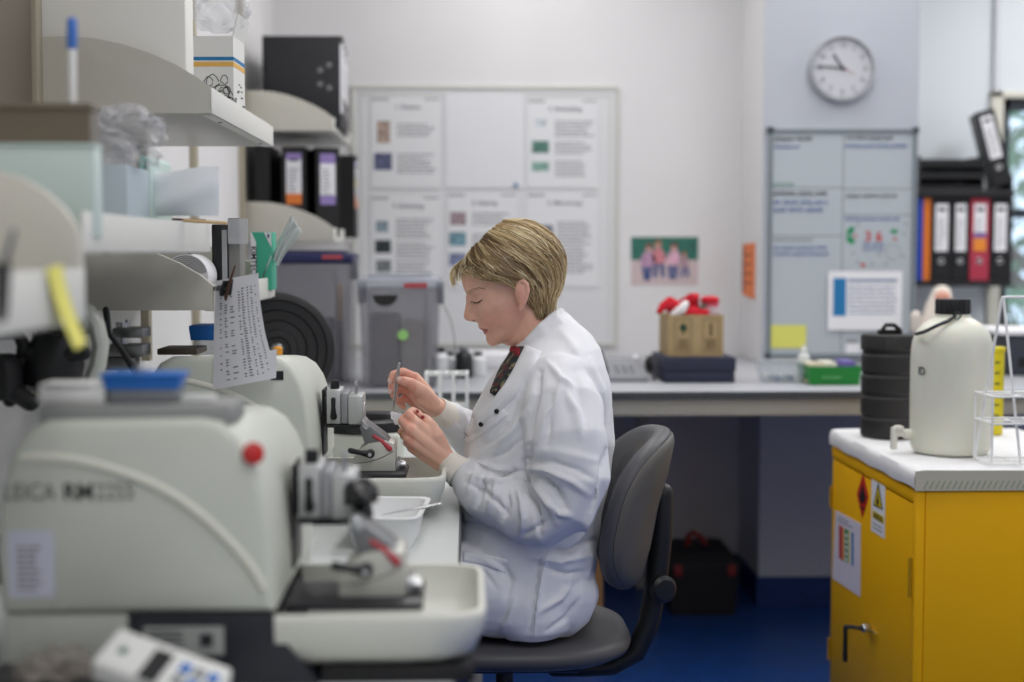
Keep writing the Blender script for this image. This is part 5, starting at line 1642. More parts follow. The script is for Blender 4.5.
def wall_sheet(label, px0, py0, px1, py1, title, pics, rows, group='printed sheets on the notice board', Y=YB - .0135):
    x0, x1, z0, z1 = rect(px0, py0, px1, py1, Y)
    t = thing('printed_sheet', label, 'printed sheet', ((x0 + x1) / 2, Y, z0), group=group)
    m = MB(); m.box(x0, x1, Y - .0008, Y, z0, z1); obj('page', m, mat('board_sheet', (228, 229, 232), .6), t, smooth=False)
    m = MB(); m.box(x0 + .004, x0 + .07, Y - .0013, Y - .0009, z1 - .016, z1 - .009); m.box(x1 - .062, x1 - .004, Y - .0013, Y - .0009, z1 - .014, z1 - .009); obj('header_print', m, INKL, t, smooth=False)
    if title:
        text('title', title, .024, face_cam((x0 + x1) / 2 + .01, Y - .0012, z1 - .050), INKL, t, align='CENTER', bold=.0006)
    q = random.Random(px0 + py0)
    for (a, b, c, d, col) in pics:
        xa, xb, za, zb = rect(a, b, c, d, Y)
        m = MB(); m.box(xa, xb, Y - .0014, Y - .0009, za, zb)
        m_ = mat('pic_%d_%d_%d' % col, col, .6, noise=.45, nscale=45)
        obj('picture', m, m_, t, smooth=False)
    for (a, b, c, n) in rows:
        m = MB()
        xa, xb, za, zb = rect(a, b, c, b + 5, Y)
        word_rows(m, xa, xb, zb, .0058, .0078, n, Y - .0013, .7, q)
        obj('printed_text', m, INKL, t, smooth=False, fix=False)
    return t
GN, TE, DK = (84, 124, 112), (128, 166, 154), (48, 56, 60)
wall_sheet('top left printed sheet on the notice board with brown and violet pictures', 371, 96, 440, 188, '1. Fixation', [(377, 121, 390, 143, (168, 148, 136)), (374, 153, 392, 170, (92, 96, 128))], [(397, 124, 436, 4), (397, 154, 436, 6)])
wall_sheet('top right printed sheet on the notice board with two green pictures', 527, 98, 598, 188, '3. Embedding', [(535, 119, 546, 127, (200, 206, 214)), (532, 141, 549, 153, GN), (532, 162, 549, 171, TE)], [(555, 121, 594, 5), (555, 142, 594, 4), (555, 161, 594, 5)])
wall_sheet('bottom left printed sheet on the notice board with three small pictures', 371, 195, 440, 288, '4. Sectioning', [(376, 221, 388, 232, (130, 146, 158)), (375, 240, 391, 253, DK), (376, 260, 391, 272, (120, 126, 128))], [(396, 219, 436, 6), (396, 243, 436, 5), (396, 262, 436, 6)])
wall_sheet('middle printed sheet on the notice board, above the woman, with pink and blue pictures', 447, 192, 517, 288, '5. Staining', [(450, 212, 466, 225, (156, 138, 144)), (449, 232, 466, 246, (112, 148, 162)), (449, 253, 466, 266, (124, 132, 164))], [(472, 213, 512, 4), (472, 234, 512, 5), (472, 255, 512, 5)])
wall_sheet('bottom right printed sheet on the notice board, partly behind her hair', 527, 192, 598, 287, '6. Microscopy', [(535, 225, 553, 240, (110, 120, 132)), (535, 250, 553, 264, (150, 150, 160))], [(557, 222, 594, 7), (557, 247, 594, 6), (557, 268, 594, 2)])
x0, x1, z0, z1 = rect(445, 94, 524, 188, YB - .0135)
tag(obj('blank_sheet', MB().box(x0, x1, YB - .0145, YB - .0136, z0, z1), mat('board_sheet2', (228, 229, 233), .6), smooth=False), 'blank white sheet at the top middle of the notice board', 'paper sheet')
c = at(516, 185, YB - .0146)
tag(obj('round_magnet', MB().lathe([(.0085, 0), (.0085, .006), (.007, .008), (.0005, .008)], (c.x, YB - .0146, c.z), (0, -1, 0), 20), mat('magnet_blue', (90, 130, 170), .5)), 'small round blue magnet at the corner of the blank sheet', 'magnet')

# poster photo of people on the back wall
x0, x1, z0, z1 = rect(631, 237, 698, 285, YB)
t = thing('wall_photo', 'pinned colour photograph of three pink-clad people beside the notice board', 'photograph', ((x0 + x1) / 2, YB, z0))
Y = YB - .002
m = MB(); m.box(x0, x1, Y, YB - .0005, z0, z1); obj('print', m, mat('photo_ground', (206, 188, 190), .5), t, smooth=False)
m = MB(); m.box(x0, x1, Y - .0006, Y - .0001, z0 + (z1 - z0) * .52, z1); obj('picture_trees', m, mat('photo_green', (50, 112, 98), .5, noise=.3, nscale=30), t, smooth=False)
k2 = (x1 - x0) / 67
for k, (pa, pz, c1, hr, lean_) in enumerate(((647, 264, (190, 150, 180), (110, 84, 70), 1.5), (659, 261, (206, 130, 140), (150, 110, 80), -1), (673, 263, (214, 170, 190), (90, 70, 64), .8), (685, 266, (170, 140, 150), (120, 90, 70), -1.2))):
    c = at(pa, pz, Y); sc_ = k2 * (1.05 if k < 3 else .75)
    m = MB(); m.prism([(c.x - 5 * sc_, c.z - 3 * sc_), (c.x + 5 * sc_, c.z - 2 * sc_), (c.x + (7 + lean_) * sc_, c.z + 4 * sc_), (c.x + (4 + lean_) * sc_, c.z + 11 * sc_), (c.x + lean_ * sc_, c.z + 13 * sc_), (c.x - (5 - lean_) * sc_, c.z + 10 * sc_), (c.x - 7 * sc_, c.z + 3 * sc_)], .0005, xz(Y - .0013)); obj('picture_figure', m, mat('photo_f%d' % k, c1, .5, noise=.3, nscale=60), t, smooth=False)
    m = MB(); m.ell((c.x + lean_ * sc_, Y - .0012, c.z + 15.5 * sc_), 3.2 * sc_, .0006, 3.8 * sc_, None, 14, 8); obj('picture_head', m, mat('photo_skin', (206, 160, 150), .5), t, smooth=False)
    m = MB(); m.ell((c.x + (lean_ + .4) * sc_, Y - .0016, c.z + 17.6 * sc_), 3.6 * sc_, .0005, 2.4 * sc_, None, 14, 8); obj('picture_hair', m, mat('photo_h%d' % k, hr, .6), t, smooth=False)
    m = MB(); m.prism([(c.x - 5 * sc_, c.z - 2.5 * sc_), (c.x - .5 * sc_, c.z - 2.5 * sc_), (c.x + (lean_ - 1) * sc_, c.z - 16 * sc_), (c.x + (lean_ - 4.5) * sc_, c.z - 15 * sc_)], .0005, xz(Y - .0015)); obj('picture_leg', m, mat('photo_jeans', (66, 84, 134), .5, noise=.3, nscale=60), t, smooth=False)
    m = MB(); m.prism([(c.x + .3 * sc_, c.z - 2.5 * sc_), (c.x + 5 * sc_, c.z - 2.5 * sc_), (c.x + (4.5 - lean_) * sc_, c.z - 15 * sc_), (c.x + (1.5 - lean_) * sc_, c.z - 16 * sc_)], .0005, xz(Y - .0015)); obj('picture_leg', m, mat('photo_jeans', (66, 84, 134), .5, noise=.3, nscale=60), t, smooth=False)

# orange leaflet on the side of the pillar
a, b = at(741, 270, YB - .07), at(755, 270, YC + .14)
zt_, zb_ = at(748, 243, 5.42).z, at(748, 297, 5.42).z
t = thing('leaflet', 'narrow orange leaflet pinned to the side face of the pillar', 'leaflet', (PX0, 5.42, zb_))
m = MB(); m.prism([(5.29, zb_ - .004), (5.50, zb_ + .008), (5.50, zt_ - .004), (5.29, zt_)], .006, Matrix(((0, 0, 1, PX0 - .0065), (1, 0, 0, 0), (0, 1, 0, 0), (0, 0, 0, 1)))); obj('card', m, ORANGE, t, smooth=False)
m = MB()
for k in range(4):
    m.box(PX0 - .0075, PX0 - .0066, 5.33, 5.44, zt_ - .05 - k * .035, zt_ - .042 - k * .035)
m.box(PX0 - .0078, PX0 - .0066, 5.465, 5.499, zb_ + .02, zt_ - .01)
obj('print', m, mat('leaflet_print', (150, 70, 40), .6), t, smooth=False)

# wall clock
c = at(841, 69, YC)
k1 = (at(874, 69, YC).x - c.x)
t = thing('wall_clock', 'round grey-rimmed wall clock showing about quarter to eleven on the pillar', 'clock', (c.x, YC, c.z))
m = MB(); m.lathe([(k1 * .9, .001), (k1, .001), (k1, .026), (k1 * .97, .034), (k1 * .90, .034), (k1 * .885, .022)], (c.x, YC, c.z), (0, -1, 0), 64, cap=False); obj('rim', m, mat('clock_rim', (166, 168, 174), .45, .0), t)
m = MB(); m.lathe([(.0005, .002), (k1 * .9, .002), (k1 * .9, .020), (.0005, .020)], (c.x, YC, c.z), (0, -1, 0), 64); obj('dial', m, mat('clock_dial', (198, 199, 205), .5), t)
m = MB()
for k in range(60):
    a = k * PI / 30
    r0, w_ = (.80, .010) if k % 5 == 0 else (.85, .003)
    M_ = Matrix.Translation((c.x, YC - .0208, c.z)) @ Matrix.Rotation(a, 4, 'Y')
    m.box(-k1 * w_ * 1.2, k1 * w_ * 1.2, -.0004, .0004, k1 * r0, k1 * .885, M=M_)
obj('minute_marks', m, INK, t, smooth=False)
for k in range(1, 13):
    a = k * PI / 6
    text('numeral', str(k), k1 * .19, face_cam(c.x + k1 * .68 * math.sin(a), YC - .0206, c.z + k1 * .68 * math.cos(a) - k1 * .065), INK, t, align='CENTER')
def hand(nm, ang, ln, wd, y, mm):
    M_ = Matrix.Translation((c.x, YC - y, c.z)) @ Matrix.Rotation(ang, 4, 'Y')
    m = MB(); m.box(-wd, wd, -.0006, .0006, -ln * .15, ln, M=M_); obj(nm, m, mm, t, smooth=False)
hand('hour_hand', math.radians(-34), k1 * .50, k1 * .030, .0228, INK)
hand('minute_hand', math.radians(-85), k1 * .78, k1 * .022, .0244, INK)
hand('second_hand', math.radians(116), k1 * .40, k1 * .008, .0258, mat('second_red', (170, 90, 80), .5))
m = MB(); m.cyl((c.x, YC - .0205, c.z), (c.x, YC - .0275, c.z), k1 * .05); obj('hub', m, INK, t)

# whiteboard on the pillar
x0, x1, z0, z1 = rect(767, 129, 914, 357, YC)
t = thing('whiteboard', 'tall grey-framed whiteboard with handwritten lists on the pillar', 'whiteboard', ((x0 + x1) / 2, YC, z0))
m = MB(); m.box(x0, x1, YC - .012, YC - .001, z0, z1); obj('panel', m, mat('whiteboard_face', (182, 190, 196), .3), t, smooth=False)
m = MB(); f = .014
for a, b, c_, d in ((x0, x1, z1 - f, z1), (x0, x1, z0, z0 + f), (x0, x0 + f, z0 + f, z1 - f), (x1 - f, x1, z0 + f, z1 - f)):
    m.box(a, b, YC - .020, YC - .0122, c_, d, .002)
obj('frame', m, mat('whiteboard_frame', (132, 142, 148), .4, .5), t, smooth=False)
for a, b in ((x0, z1), (x1, z1), (x0, z0), (x1, z0)):
    m = MB(); m.box(a - .006 if a == x0 else a - .016, a + .016 if a == x0 else a + .006, YC - .024, YC - .0012, b - .016 if b == z1 else b - .006, b + .006 if b == z1 else b + .016, .003); obj('corner_cap', m, mat('corner_dark', (60, 66, 74), .5), t)
m = MB(); Yw = YC - .0124
gx = at(842, 200, YC).x
m.box(gx - .002, gx + .002, Yw, Yw + .0003, z0 + .02, z1 - .02)
for px_a, px_b, py_ in ((770, 841, 188), (842, 911, 189), (770, 841, 236), (842, 911, 215)):
    a, b = at(px_a, py_, YC), at(px_b, py_, YC)
    m.box(a.x, b.x, Yw, Yw + .0003, a.z - .002, a.z + .002)
obj('grid_lines', m, mat('grid_line', (128, 136, 142), .6), t, smooth=False)
q = random.Random(21)
for nm, ink, items in (('black_writing', INK, [(774, 136.5, 814, 142, 1), (846, 136, 893, 140.5, 1), (773, 191, 830, 196, 1), (846, 194, 897, 198, 1), (773, 239, 812, 241, 1)]),
                       ('blue_writing', mat('marker_blue', (72, 98, 170), .6), [(774, 145, 800, 149, 1), (845, 144, 906, 148.5, 1), (773, 200, 826, 205, 2), (845, 217, 900, 221, 1), (773, 246, 828, 250, 2), (862, 243, 884, 246, 2)]),
                       ('green_writing', mat('marker_green', (60, 150, 110), .6), [(771, 183, 795, 186, 1)])):
    for a, b, c_, d, n in items:
        m = MB()
        xa, xb, za, zb = rect(a, b, c_, d, YC)
        word_rows(m, xa, xb, zb, (zb - za) * 1.0, (zb - za) * .5, n, Yw - .0006, .9, q, wiggle=True)
        obj(nm, m, ink, t, smooth=False)
# festive doodles
def leafshape(px_, py_, r, ang):
    c_ = at(px_, py_, YC); out = []
    k2 = at(px_ + 1, py_, YC).x - c_.x
    for i in range(16):
        a = 2 * PI * i / 16
        rr = r * (1 if i % 2 else .72)
        x, y = rr * math.cos(a), rr * .6 * math.sin(a)
        out.append((c_.x + k2 * (x * math.cos(ang) - y * math.sin(ang)), c_.z + k2 * (x * math.sin(ang) + y * math.cos(ang))))
    return out
m = MB(); m.prism(leafshape(849.5, 231, 6, .9), .0004, xz(Yw - .0006)); m.prism(leafshape(849.5, 240, 6, -.7), .0004, xz(Yw - .0006)); m.prism(leafshape(893, 231.5, 4.5, 0), .0004, xz(Yw - .0006)); obj('green_doodles', m, mat('doodle_green', (20, 140, 90), .6), t, smooth=False)
m = MB()
for px_, py_, r in ((854, 236, 2.5), (894, 239, 2.6), (862, 265, 3.4)):
    m.prism(leafshape(px_, py_, r, 0), .0004, xz(Yw - .0008))
obj('red_doodles', m, mat('doodle_red', (190, 70, 70), .6), t, smooth=False)
c_ = at(863.5, 239.5, YC); text('red_lettering', '3 6', .052, face_cam(c_.x, Yw - .0008, c_.z - .006), mat('doodle_red', (190, 70, 70), .6), t, align='LEFT', bold=.001)
m = MB(); c_ = at(892, 252, YC); kk = at(893, 252, YC).x - c_.x
m.tube([(c_.x + 7 * kk * math.cos(a), Yw - .0008, c_.z + 8 * kk * math.sin(a)) for a in [i * PI / 12 for i in range(25)]], .0008, n=4, rounded=False)
obj('outline_doodle', m, INKL, t, smooth=False)
for px_, py_ in ((857, 225), (905, 224), (903, 234), (852, 253), (878, 254), (902, 256), (857, 262), (871, 264), (885, 264)):
    m = MB(); d_ = at(px_, py_, YC); m.ell((d_.x, Yw - .0006, d_.z), .005, .0005, .005, None, 8, 6); obj('dot_doodle', m, INKL, t, smooth=False)
# papers on the whiteboard
x0, x1, z0, z1 = rect(828, 271, 902, 330, YC - .021)
t = thing('rota_sheet', 'white printed rota with a blue side panel stuck on the whiteboard', 'paper sheet', ((x0 + x1) / 2, YC - .021, z0), 0)
Mr = Matrix.Translation((0, 0, 0))
m = MB(); m.box(x0, x1, YC - .0225, YC - .0212, z0, z1); obj('page', m, PAPER, t, smooth=False)
xa, xb, za, zb = rect(833, 278, 846, 316, YC - .021); m = MB(); m.box(xa, xb, YC - .0232, YC - .0226, za, zb); obj('blue_panel', m, mat('rota_blue', (30, 120, 176), .6), t, smooth=False)
m = MB(); xa, xb, za, zb = rect(848, 279, 897, 282, YC - .021); m.box(xa, xb, YC - .0232, YC - .0226, za, zb)
for r_ in range(7):
    xa, xb, za, zb = rect(848, 286 + r_ * 4.4, 897, 288 + r_ * 4.4, YC - .021); word_rows(m, xa, xb, zb, .006, .002, 1, YC - .0229, .95)
obj('table_print', m, mat('rota_ink', (130, 140, 170), .7), t, smooth=False, fix=False)
x0, x1, z0, z1 = rect(771, 325, 806, 348, YC - .0125)
tag(obj('sticky_note', MB().box(x0, x1, YC - .0140, YC - .0128, z0, z1), mat('note_yellow', (222, 220, 110), .8), smooth=False), 'yellow sticky note at the lower left of the whiteboard', 'paper note')
x0, x1, z0, z1 = rect(846, 338, 860, 356, YC - .0125)
t = thing('card_slip', 'small white slip at the foot of the whiteboard', 'paper slip', (x0, YC - .013, z0))
m = MB(); m.box(x0, x1, YC - .0135, YC - .0128, z0, z1 - .02); obj('page', m, PAPER, t, smooth=False)
m = MB(); m.box(x0, x1 - .01, YC - .0140, YC - .0129, z1 - .018, z1 - .006); obj('print', m, INKL, t, smooth=False)

# ------------------------------------------------------------------ binder shelf on the right-hand back wall
YS = 5.88
xl_, xr_ = PX1 + .01, at(1011, 250, YS).x
za, zb = at(960, 281, YS).z, at(960, 190, YS).z
t = thing('binder_shelf', 'black two-tier wall shelf of lever arch files between pillar and window', 'shelf', ((xl_ + xr_) / 2, 6.05, za))
SB = mat('shelf_black', (30, 30, 34), .5)
m = MB(); m.box(xl_, xr_, YS - .02, YR - .032, za - .022, za, .002); obj('board', m, SB, t)
m = MB(); m.box(xl_, xr_, YS - .02, YR - .032, zb - .03, zb, .002); obj('board', m, SB, t)
m = MB(); m.box(xl_, xl_ + .012, YS - .01, YR - .032, za + .0005, zb - .0305); obj('side', m, SB, t)
m = MB(); m.box(xr_ + .0005, xr_ + .012, YS + .02, YR - .032, za - .022, zb + .06, .002); obj('side', m, SB, t)
m = MB(); m.box(xr_ + .0125, xr_ + .03, YR - .06, YR - .032, za - .05, zb + .02, .002); obj('bracket', m, RAIL, t)
hb_ = at(960, 198, YS).z - za
G2 = 'lever arch files on the black shelf'
def lever(px0, px1, col, lab, name='lever_arch_file', **k):
    a, b = at(px0, 240, YS).x, at(px1, 240, YS).x
    return binder(name, lab, b - a - .002, hb_, .27, ((a + b) / 2, YS, za), 0, cols=col, group=G2, cat='lever arch file', **k)
lever(917.6, 922.8, (36, 76, 180), 'slim blue file at the pillar end of the black shelf', spine_label=False, hole=False)
lever(923.2, 930.6, (222, 120, 40), 'slim orange file beside the blue one on the black shelf', spine_label=False, hole=False)
lever(931.2, 951.6, (24, 24, 28), 'black lever arch file next to the slim orange file')
lever(952, 969, (24, 24, 28), 'black lever arch file next to the crimson file on its pillar side')
lever(970, 989.6, (176, 54, 76), 'crimson lever arch file with an orange patch on its label', bands=[(.36, .52, (232, 140, 50)), (.52, .58, (120, 90, 160))])
lever(990.6, 1009.8, (24, 24, 28), 'black lever arch file at the window end of the black shelf')
# black letter trays stacked on the upper board
for k in range(3):
    x0, x1, _, _ = rect(919, 160, 983, 190, YS + .01)
    t = thing('letter_tray', ['lowest of three black letter trays on the binder shelf', 'middle one of three black letter trays on the binder shelf', 'topmost of three black letter trays on the binder shelf'][k], 'letter tray', ((x0 + x1) / 2, YS + .1, zb + .001 + .047 * k), group='black letter trays')
    z = zb + .001 + .047 * k
    m = MB(); m.box(x0, x1, YS, YS + .25, z, z + .003); m.box(x0, x0 + .003, YS, YS + .25, z + .003, z + .0465); m.box(x1 - .003, x1, YS, YS + .25, z + .003, z + .0465); m.box(x0 + .003, x1 - .003, YS + .247, YS + .25, z + .003, z + .0465); m.box(x0 + .003, x1 - .003, YS, YS + .003, z + .003, z + .02 + .006 * k)
    obj('body', m, BLACK, t, smooth=False)
    m = MB(); m.box(x0 + .006, x1 - .006, YS + .006, YS + .24, z + .0035, z + .012 + .008 * (k % 2)); obj('papers', m, GREYP, t, smooth=False)
# leaning lever arch file
a, b = at(1000, 186, YS + .04), at(992, 186, YS + .04)
lf = binder('lever_arch_file', 'black lever arch file leaning askew on top of the shelf against the trays',   .076, .318, .20, (at(1000, 187, YS + .03).x, YS - .01, zb + .022), math.radians(-12), lean=math.radians(-15), cols=(24, 24, 28), group=G2, cat='lever arch file')

# ------------------------------------------------------------------ things on the rear counter
# navy box, carton with festive things
x0, x1, _, _ = rect(664.5, 357, 735, 384, 4.42)
hn = at(700, 357.5, 4.42).z - ZC
t = thing('navy_box', 'flat dark navy box on the counter under the cardboard carton', 'box', ((x0 + x1) / 2, 4.55, ZC))
m = MB(); m.box(x0, x1, 4.42, 4.70, ZC + .001, ZC + hn * .45, .003); obj('base', m, NAVY, t)
m = MB(); m.box(x0 - .003, x1 + .003, 4.417, 4.703, ZC + hn * .45 + .001, ZC + hn, .003); obj('lid', m, NAVY, t)
ZN = ZC + hn
x0, x1, _, _ = rect(668, 315, 723.5, 357, 4.46)
hk = at(700, 315, 4.46).z - ZN
t = thing('cardboard_carton', 'open brown cardboard carton of red festive things standing on the navy box', 'carton', ((x0 + x1) / 2, 4.56, ZN))
m = MB()
m.box(x0, x1, 4.46, 4.464, ZN + .001, ZN + hk); m.box(x0, x1, 4.662, 4.666, ZN + .001, ZN + hk); m.box(x0, x0 + .004, 4.464, 4.662, ZN + .001, ZN + hk); m.box(x1 - .004, x1, 4.464, 4.662, ZN + .001, ZN + hk); m.box(x0 + .004, x1 - .004, 4.464, 4.662, ZN + .001, ZN + .006)
obj('body', m, CARD, t, smooth=False)
m = MB(); cx = x0 + (x1 - x0) * .27
Y = 4.4595
m.prism([(cx - .002, ZN + hk * .52), (cx + .002, ZN + hk * .52), (cx + .002, ZN + hk * .60), (cx + .011, ZN + hk * .62), (cx + .012, ZN + hk * .72), (cx + .004, ZN + hk * .80), (cx - .006, ZN + hk * .78), (cx - .012, ZN + hk * .68), (cx - .002, ZN + hk * .60)], .0008, xz(Y - .0008)); obj('tree_mark', m, mat('print_dark_green', (30, 66, 48), .7), t, smooth=False)
m = MB()
for cx_, w_ in ((cx, .052), (x0 + (x1 - x0) * .77, .052)):
    for a, b, c_, d in ((cx_ - w_ / 2, cx_ + w_ / 2, .90, .91), (cx_ - w_ / 2, cx_ + w_ / 2, .12, .13), (cx_ - w_ / 2, cx_ - w_ / 2 + .0015, .12, .91), (cx_ + w_ / 2 - .0015, cx_ + w_ / 2, .12, .91)):
        m.box(a, b, Y - .0008, Y - .0001, ZN + hk * c_, ZN + hk * d)
    for k in range(4):
        m.box(cx_ - .017, cx_ + .017, Y - .0008, Y - .0001, ZN + hk * (.20 + .065 * k), ZN + hk * (.225 + .065 * k))
m.box(x0 + (x1 - x0) * .77 - .004, x0 + (x1 - x0) * .77 + .004, Y - .0008, Y - .0001, ZN + hk * .5, ZN + hk * .8)
obj('carton_print', m, mat('print_brown', (104, 84, 60), .8), t, smooth=False)
# festive contents: each a thing of its own
FR = mat('felt_red', (196, 26, 44), .9, noise=.1); FW_ = mat('felt_white', (236, 232, 232), .95, bump=.5, bscale=150)
t = thing('red_felt_hat', 'red felt hat with white trim flopping over the left of the carton', 'hat', (x0 + .03, 4.52, ZN + hk - .03))
zc_ = ZN + hk
m = MB(); m.tube([(x0 + .045, 4.52, zc_ - .02), (x0 + .030, 4.51, zc_ + .02), (x0 + .008, 4.49, zc_ + .036), (x0 - .015, 4.475, zc_ + .026), (x0 - .028, 4.47, zc_ + .010)], [.028, .028, .022, .014, .008], n=14); obj('cone', m, FR, t)
m = MB(); m.tube([(x0 + .018, 4.475, zc_ + .000), (x0 + .045, 4.468, zc_ + .018), (x0 + .056, 4.475, zc_ + .034)], [.012, .015, .012], n=12); obj('trim', m, FW_, t)
t = thing('red_gift_bag', 'crumpled red cloth bag in the middle of the carton', 'bag', (x0 + .08, 4.55, zc_ - .03))
m = MB(); m.tube([(x0 + .075, 4.56, zc_ - .03), (x0 + .080, 4.55, zc_ + .03), (x0 + .088, 4.53, zc_ + .048)], [.030, .034, .022], n=14); m.tube([(x0 + .08, 4.50, zc_ + .006), (x0 + .125, 4.49, zc_ + .002)], [.018, .014], n=12)
for v in m.bm.verts:
    v.co += Vector((.004 * math.sin(v.co.z * 160), .005 * math.sin(v.co.x * 190), .004 * math.sin(v.co.x * 130 + v.co.y * 90)))
obj('cloth', m, FR, t, angle=70)
m = MB(); m.tube([(x0 + .090, 4.50, zc_ - .01), (x0 + .11, 4.49, zc_ + .022), (x0 + .125, 4.50, zc_ + .03)], .005, n=8); obj('ribbon', m, mat('ribbon_green', (50, 80, 62), .7), t)
t = thing('gift_tin', 'pinkish red round tin with a pale label at the right of the carton', 'tin', (x1 - .03, 4.53, ZN + .007))
m = MB(); m.cyl((x1 - .032, 4.53, ZN + .007), (x1 - .032, 4.53, zc_ + .038), .028, bev=.004); obj('can', m, mat('tin_pink', (200, 70, 92), .45), t)
m = MB(); m.lathe([(.0285, zc_ - .0), (.0285, zc_ + .024)], (x1 - .032, 4.53, 0), (0, 0, 1), 28, cap=False); obj('label', m, mat('tin_label', (206, 190, 196), .5), t)
m = MB(); m.lathe([(.030, 0), (.030, .010), (.02, .018), (.0005, .02)], (x1 - .032, 4.53, zc_ + .0385), (0, 0, 1), 28); obj('lid', m, FR, t)
# clear tub
x0, x1, _, _ = rect(763, 362, 806, 385, 4.40)
ht = .062
t = thing('clear_tub', 'clear plastic tub of small white oddments on the counter before the whiteboard', 'tub', ((x0 + x1) / 2, 4.45, ZC))
TUB = clear('tub_plastic', (214, 220, 230), .22, .1)
m = MB(); m.loft([[Vector((a, b, z)) for a, b in ((x0 + i_, 4.40 + i_), (x1 - i_, 4.40 + i_), (x1 - i_, 4.53 - i_), (x0 + i_, 4.53 - i_))] for z, i_ in ((ZC + .001, .010), (ZC + ht, .0), (ZC + ht, .003), (ZC + .004, .012))]); obj('body', m, TUB, t, smooth=False)
m = MB(); m.box(x0 - .004, x1 + .004, 4.396, 4.534, ZC + ht + .0005, ZC + ht + .008, .002); obj('lid', m, TUB, t)
q = random.Random(6)
for k in range(7):
    cx_, cy_, r_ = x0 + .025 + (x1 - x0 - .05) * (k / 6), 4.46 + q.uniform(-.03, .03), q.uniform(.008, .013)
    tag(obj('stopper', MB().lathe([(r_ * .9, 0), (r_, .002), (r_, .016), (r_ * .8, .018), (.0005, .018)], (cx_, cy_, ZC + .005), (0, 0, 1), 14), (WHITEP, GREYP, mat('cap_blue', (70, 90, 130), .5))[k % 3]), ('white', 'grey', 'dull blue')[k % 3] + ' stopper, ' + ('leftmost', 'second from left', 'third from left', 'fourth from left', 'third from right', 'second from right', 'rightmost')[k] + ' inside the clear tub', 'stopper', 'stoppers inside the clear tub')
# spray bottle
c = at(804, 380, 4.46)
t = thing('squeeze_bottle', 'small white squeeze bottle with green label behind the clear tub', 'bottle', (c.x + .012, 4.57, ZC))
cx_ = at(803.5, 370, 4.57).x; hz_ = at(804, 345, 4.57).z - ZC
m = MB(); m.lathe([(.0005, 0), (.018, 0), (.0195, .003), (.0195, hz_ * .62), (.016, hz_ * .70), (.009, hz_ * .74), (.009, hz_ * .78)], (cx_, 4.57, ZC + .001), (0, 0, 1), 24); obj('body', m, WHITEP, t)
m = MB(); m.lathe([(.0105, hz_ * .78), (.0105, hz_ * .86), (.005, hz_ * .90), (.0025, hz_), (.0005, hz_)], (cx_, 4.57, ZC + .001), (0, 0, 1), 20); obj('cap', m, WHITEP, t)
m = MB(); m.lathe([(.0199, hz_ * .15), (.0199, hz_ * .5)], (cx_, 4.57, ZC + .001), (0, 0, 1), 24, cap=False); obj('label', m, mat('label_green', (90, 170, 140), .6), t)
# green tray of oddments
x0, x1, _, _ = rect(809, 367, 862, 387, 4.33)
t = thing('green_tray', 'bright green open tray of oddments on the counter', 'tray', ((x0 + x1) / 2, 4.4, ZC))
hg = .058
m = MB(); m.loft([[Vector((a, b, z)) for a, b in ((x0 + i_, 4.33 + i_), (x1 - i_, 4.33 + i_), (x1 - i_, 4.50 - i_), (x0 + i_, 4.50 - i_))] for z, i_ in ((ZC + .001, .006), (ZC + hg, .0), (ZC + hg, .004), (ZC + .004, .009))]); obj('body', m, GREEN, t, smooth=False)
m = MB(); 
for k in range(5):
    m.box((x0 + x1) / 2 - .04 + k * .012, (x0 + x1) / 2 - .032 + k * .012, 4.3290, 4.3299, ZC + .022, ZC + .028)
obj('print', m, mat('tray_print', (120, 190, 130), .6), t, smooth=False)
for k, (fx, cl, nm, lab) in enumerate(((.15, (214, 206, 180), 'card_pack', 'cream card pack lying in the green tray'), (.45, (226, 222, 206), 'card_pack', 'white card pack lying in the green tray'), (.80, (110, 100, 170), 'marker_box', 'violet box lying in the green tray'))):
    cx_ = x0 + (x1 - x0) * fx
    m = MB(); m.box(cx_ - .020, cx_ + .020, 4.36, 4.46, ZC + .0045, ZC + .066 + .003 * k, .003)
    tag(obj(nm, m, mat('pack_%d' % k, cl, .6)), lab, 'pack')
# telephone
c = at(620, 368, 4.56)
t = thing('desk_phone', 'grey desk telephone with dark handset on the counter behind her shoulder', 'telephone', (c.x, 4.56, ZC))
m = MB(); m.prism([(4.46, ZC + .001), (4.66, ZC + .001), (4.66, ZC + .062), (4.46, ZC + .018)], .17, Matrix(((0, 0, 1, c.x - .09), (1, 0, 0, 0), (0, 1, 0, 0), (0, 0, 0, 1))), .004); obj('base', m, mat('phone_grey', (150, 152, 158), .5), t)
m = MB(); m.tube([(c.x - .065, 4.47, ZC + .035), (c.x - .065, 4.56, ZC + .070), (c.x - .065, 4.65, ZC + .078)], [.020, .014, .020], n=14); obj('handset', m, mat('phone_dark', (70, 72, 78), .45), t)
for a in range(3):
    for b in range(4):
        m = MB(); zz = ZC + .0190 + (.044 / .2) * (.03 + b * .026); m.box(c.x - .02 + a * .024, c.x - .004 + a * .024, 4.485 + b * .026, 4.500 + b * .026, zz, zz + .006, .001); obj('key', m, mat('phone_key', (176, 178, 184), .5), t)
m = MB(); m.tube([(c.x + .081, 4.60, ZC + .03), (c.x + .11, 4.60, ZC + .012), (c.x + .112, 4.55, ZC + .006), (c.x + .10, 4.50, ZC + .006)], .004, n=8); obj('cord', m, mat('phone_dark', (70, 72, 78), .45), t)
m = MB(); c2 = at(640, 366, 4.62); m.prism([(c2.x - .05, ZC + .001), (c2.x - .005, ZC + .001), (c2.x + .010, ZC + .065), (c2.x + .004, ZC + .067)], .09, xz(4.70), .001)
tag(obj('paper_wedge', m, PAPER), 'white folded card standing behind the desk telephone', 'card')
m = MB(); c2 = at(656, 366, 4.78); m.ell((c2.x - .012, 4.80, ZC + .031), .026, .03, .030, None, 20, 12)
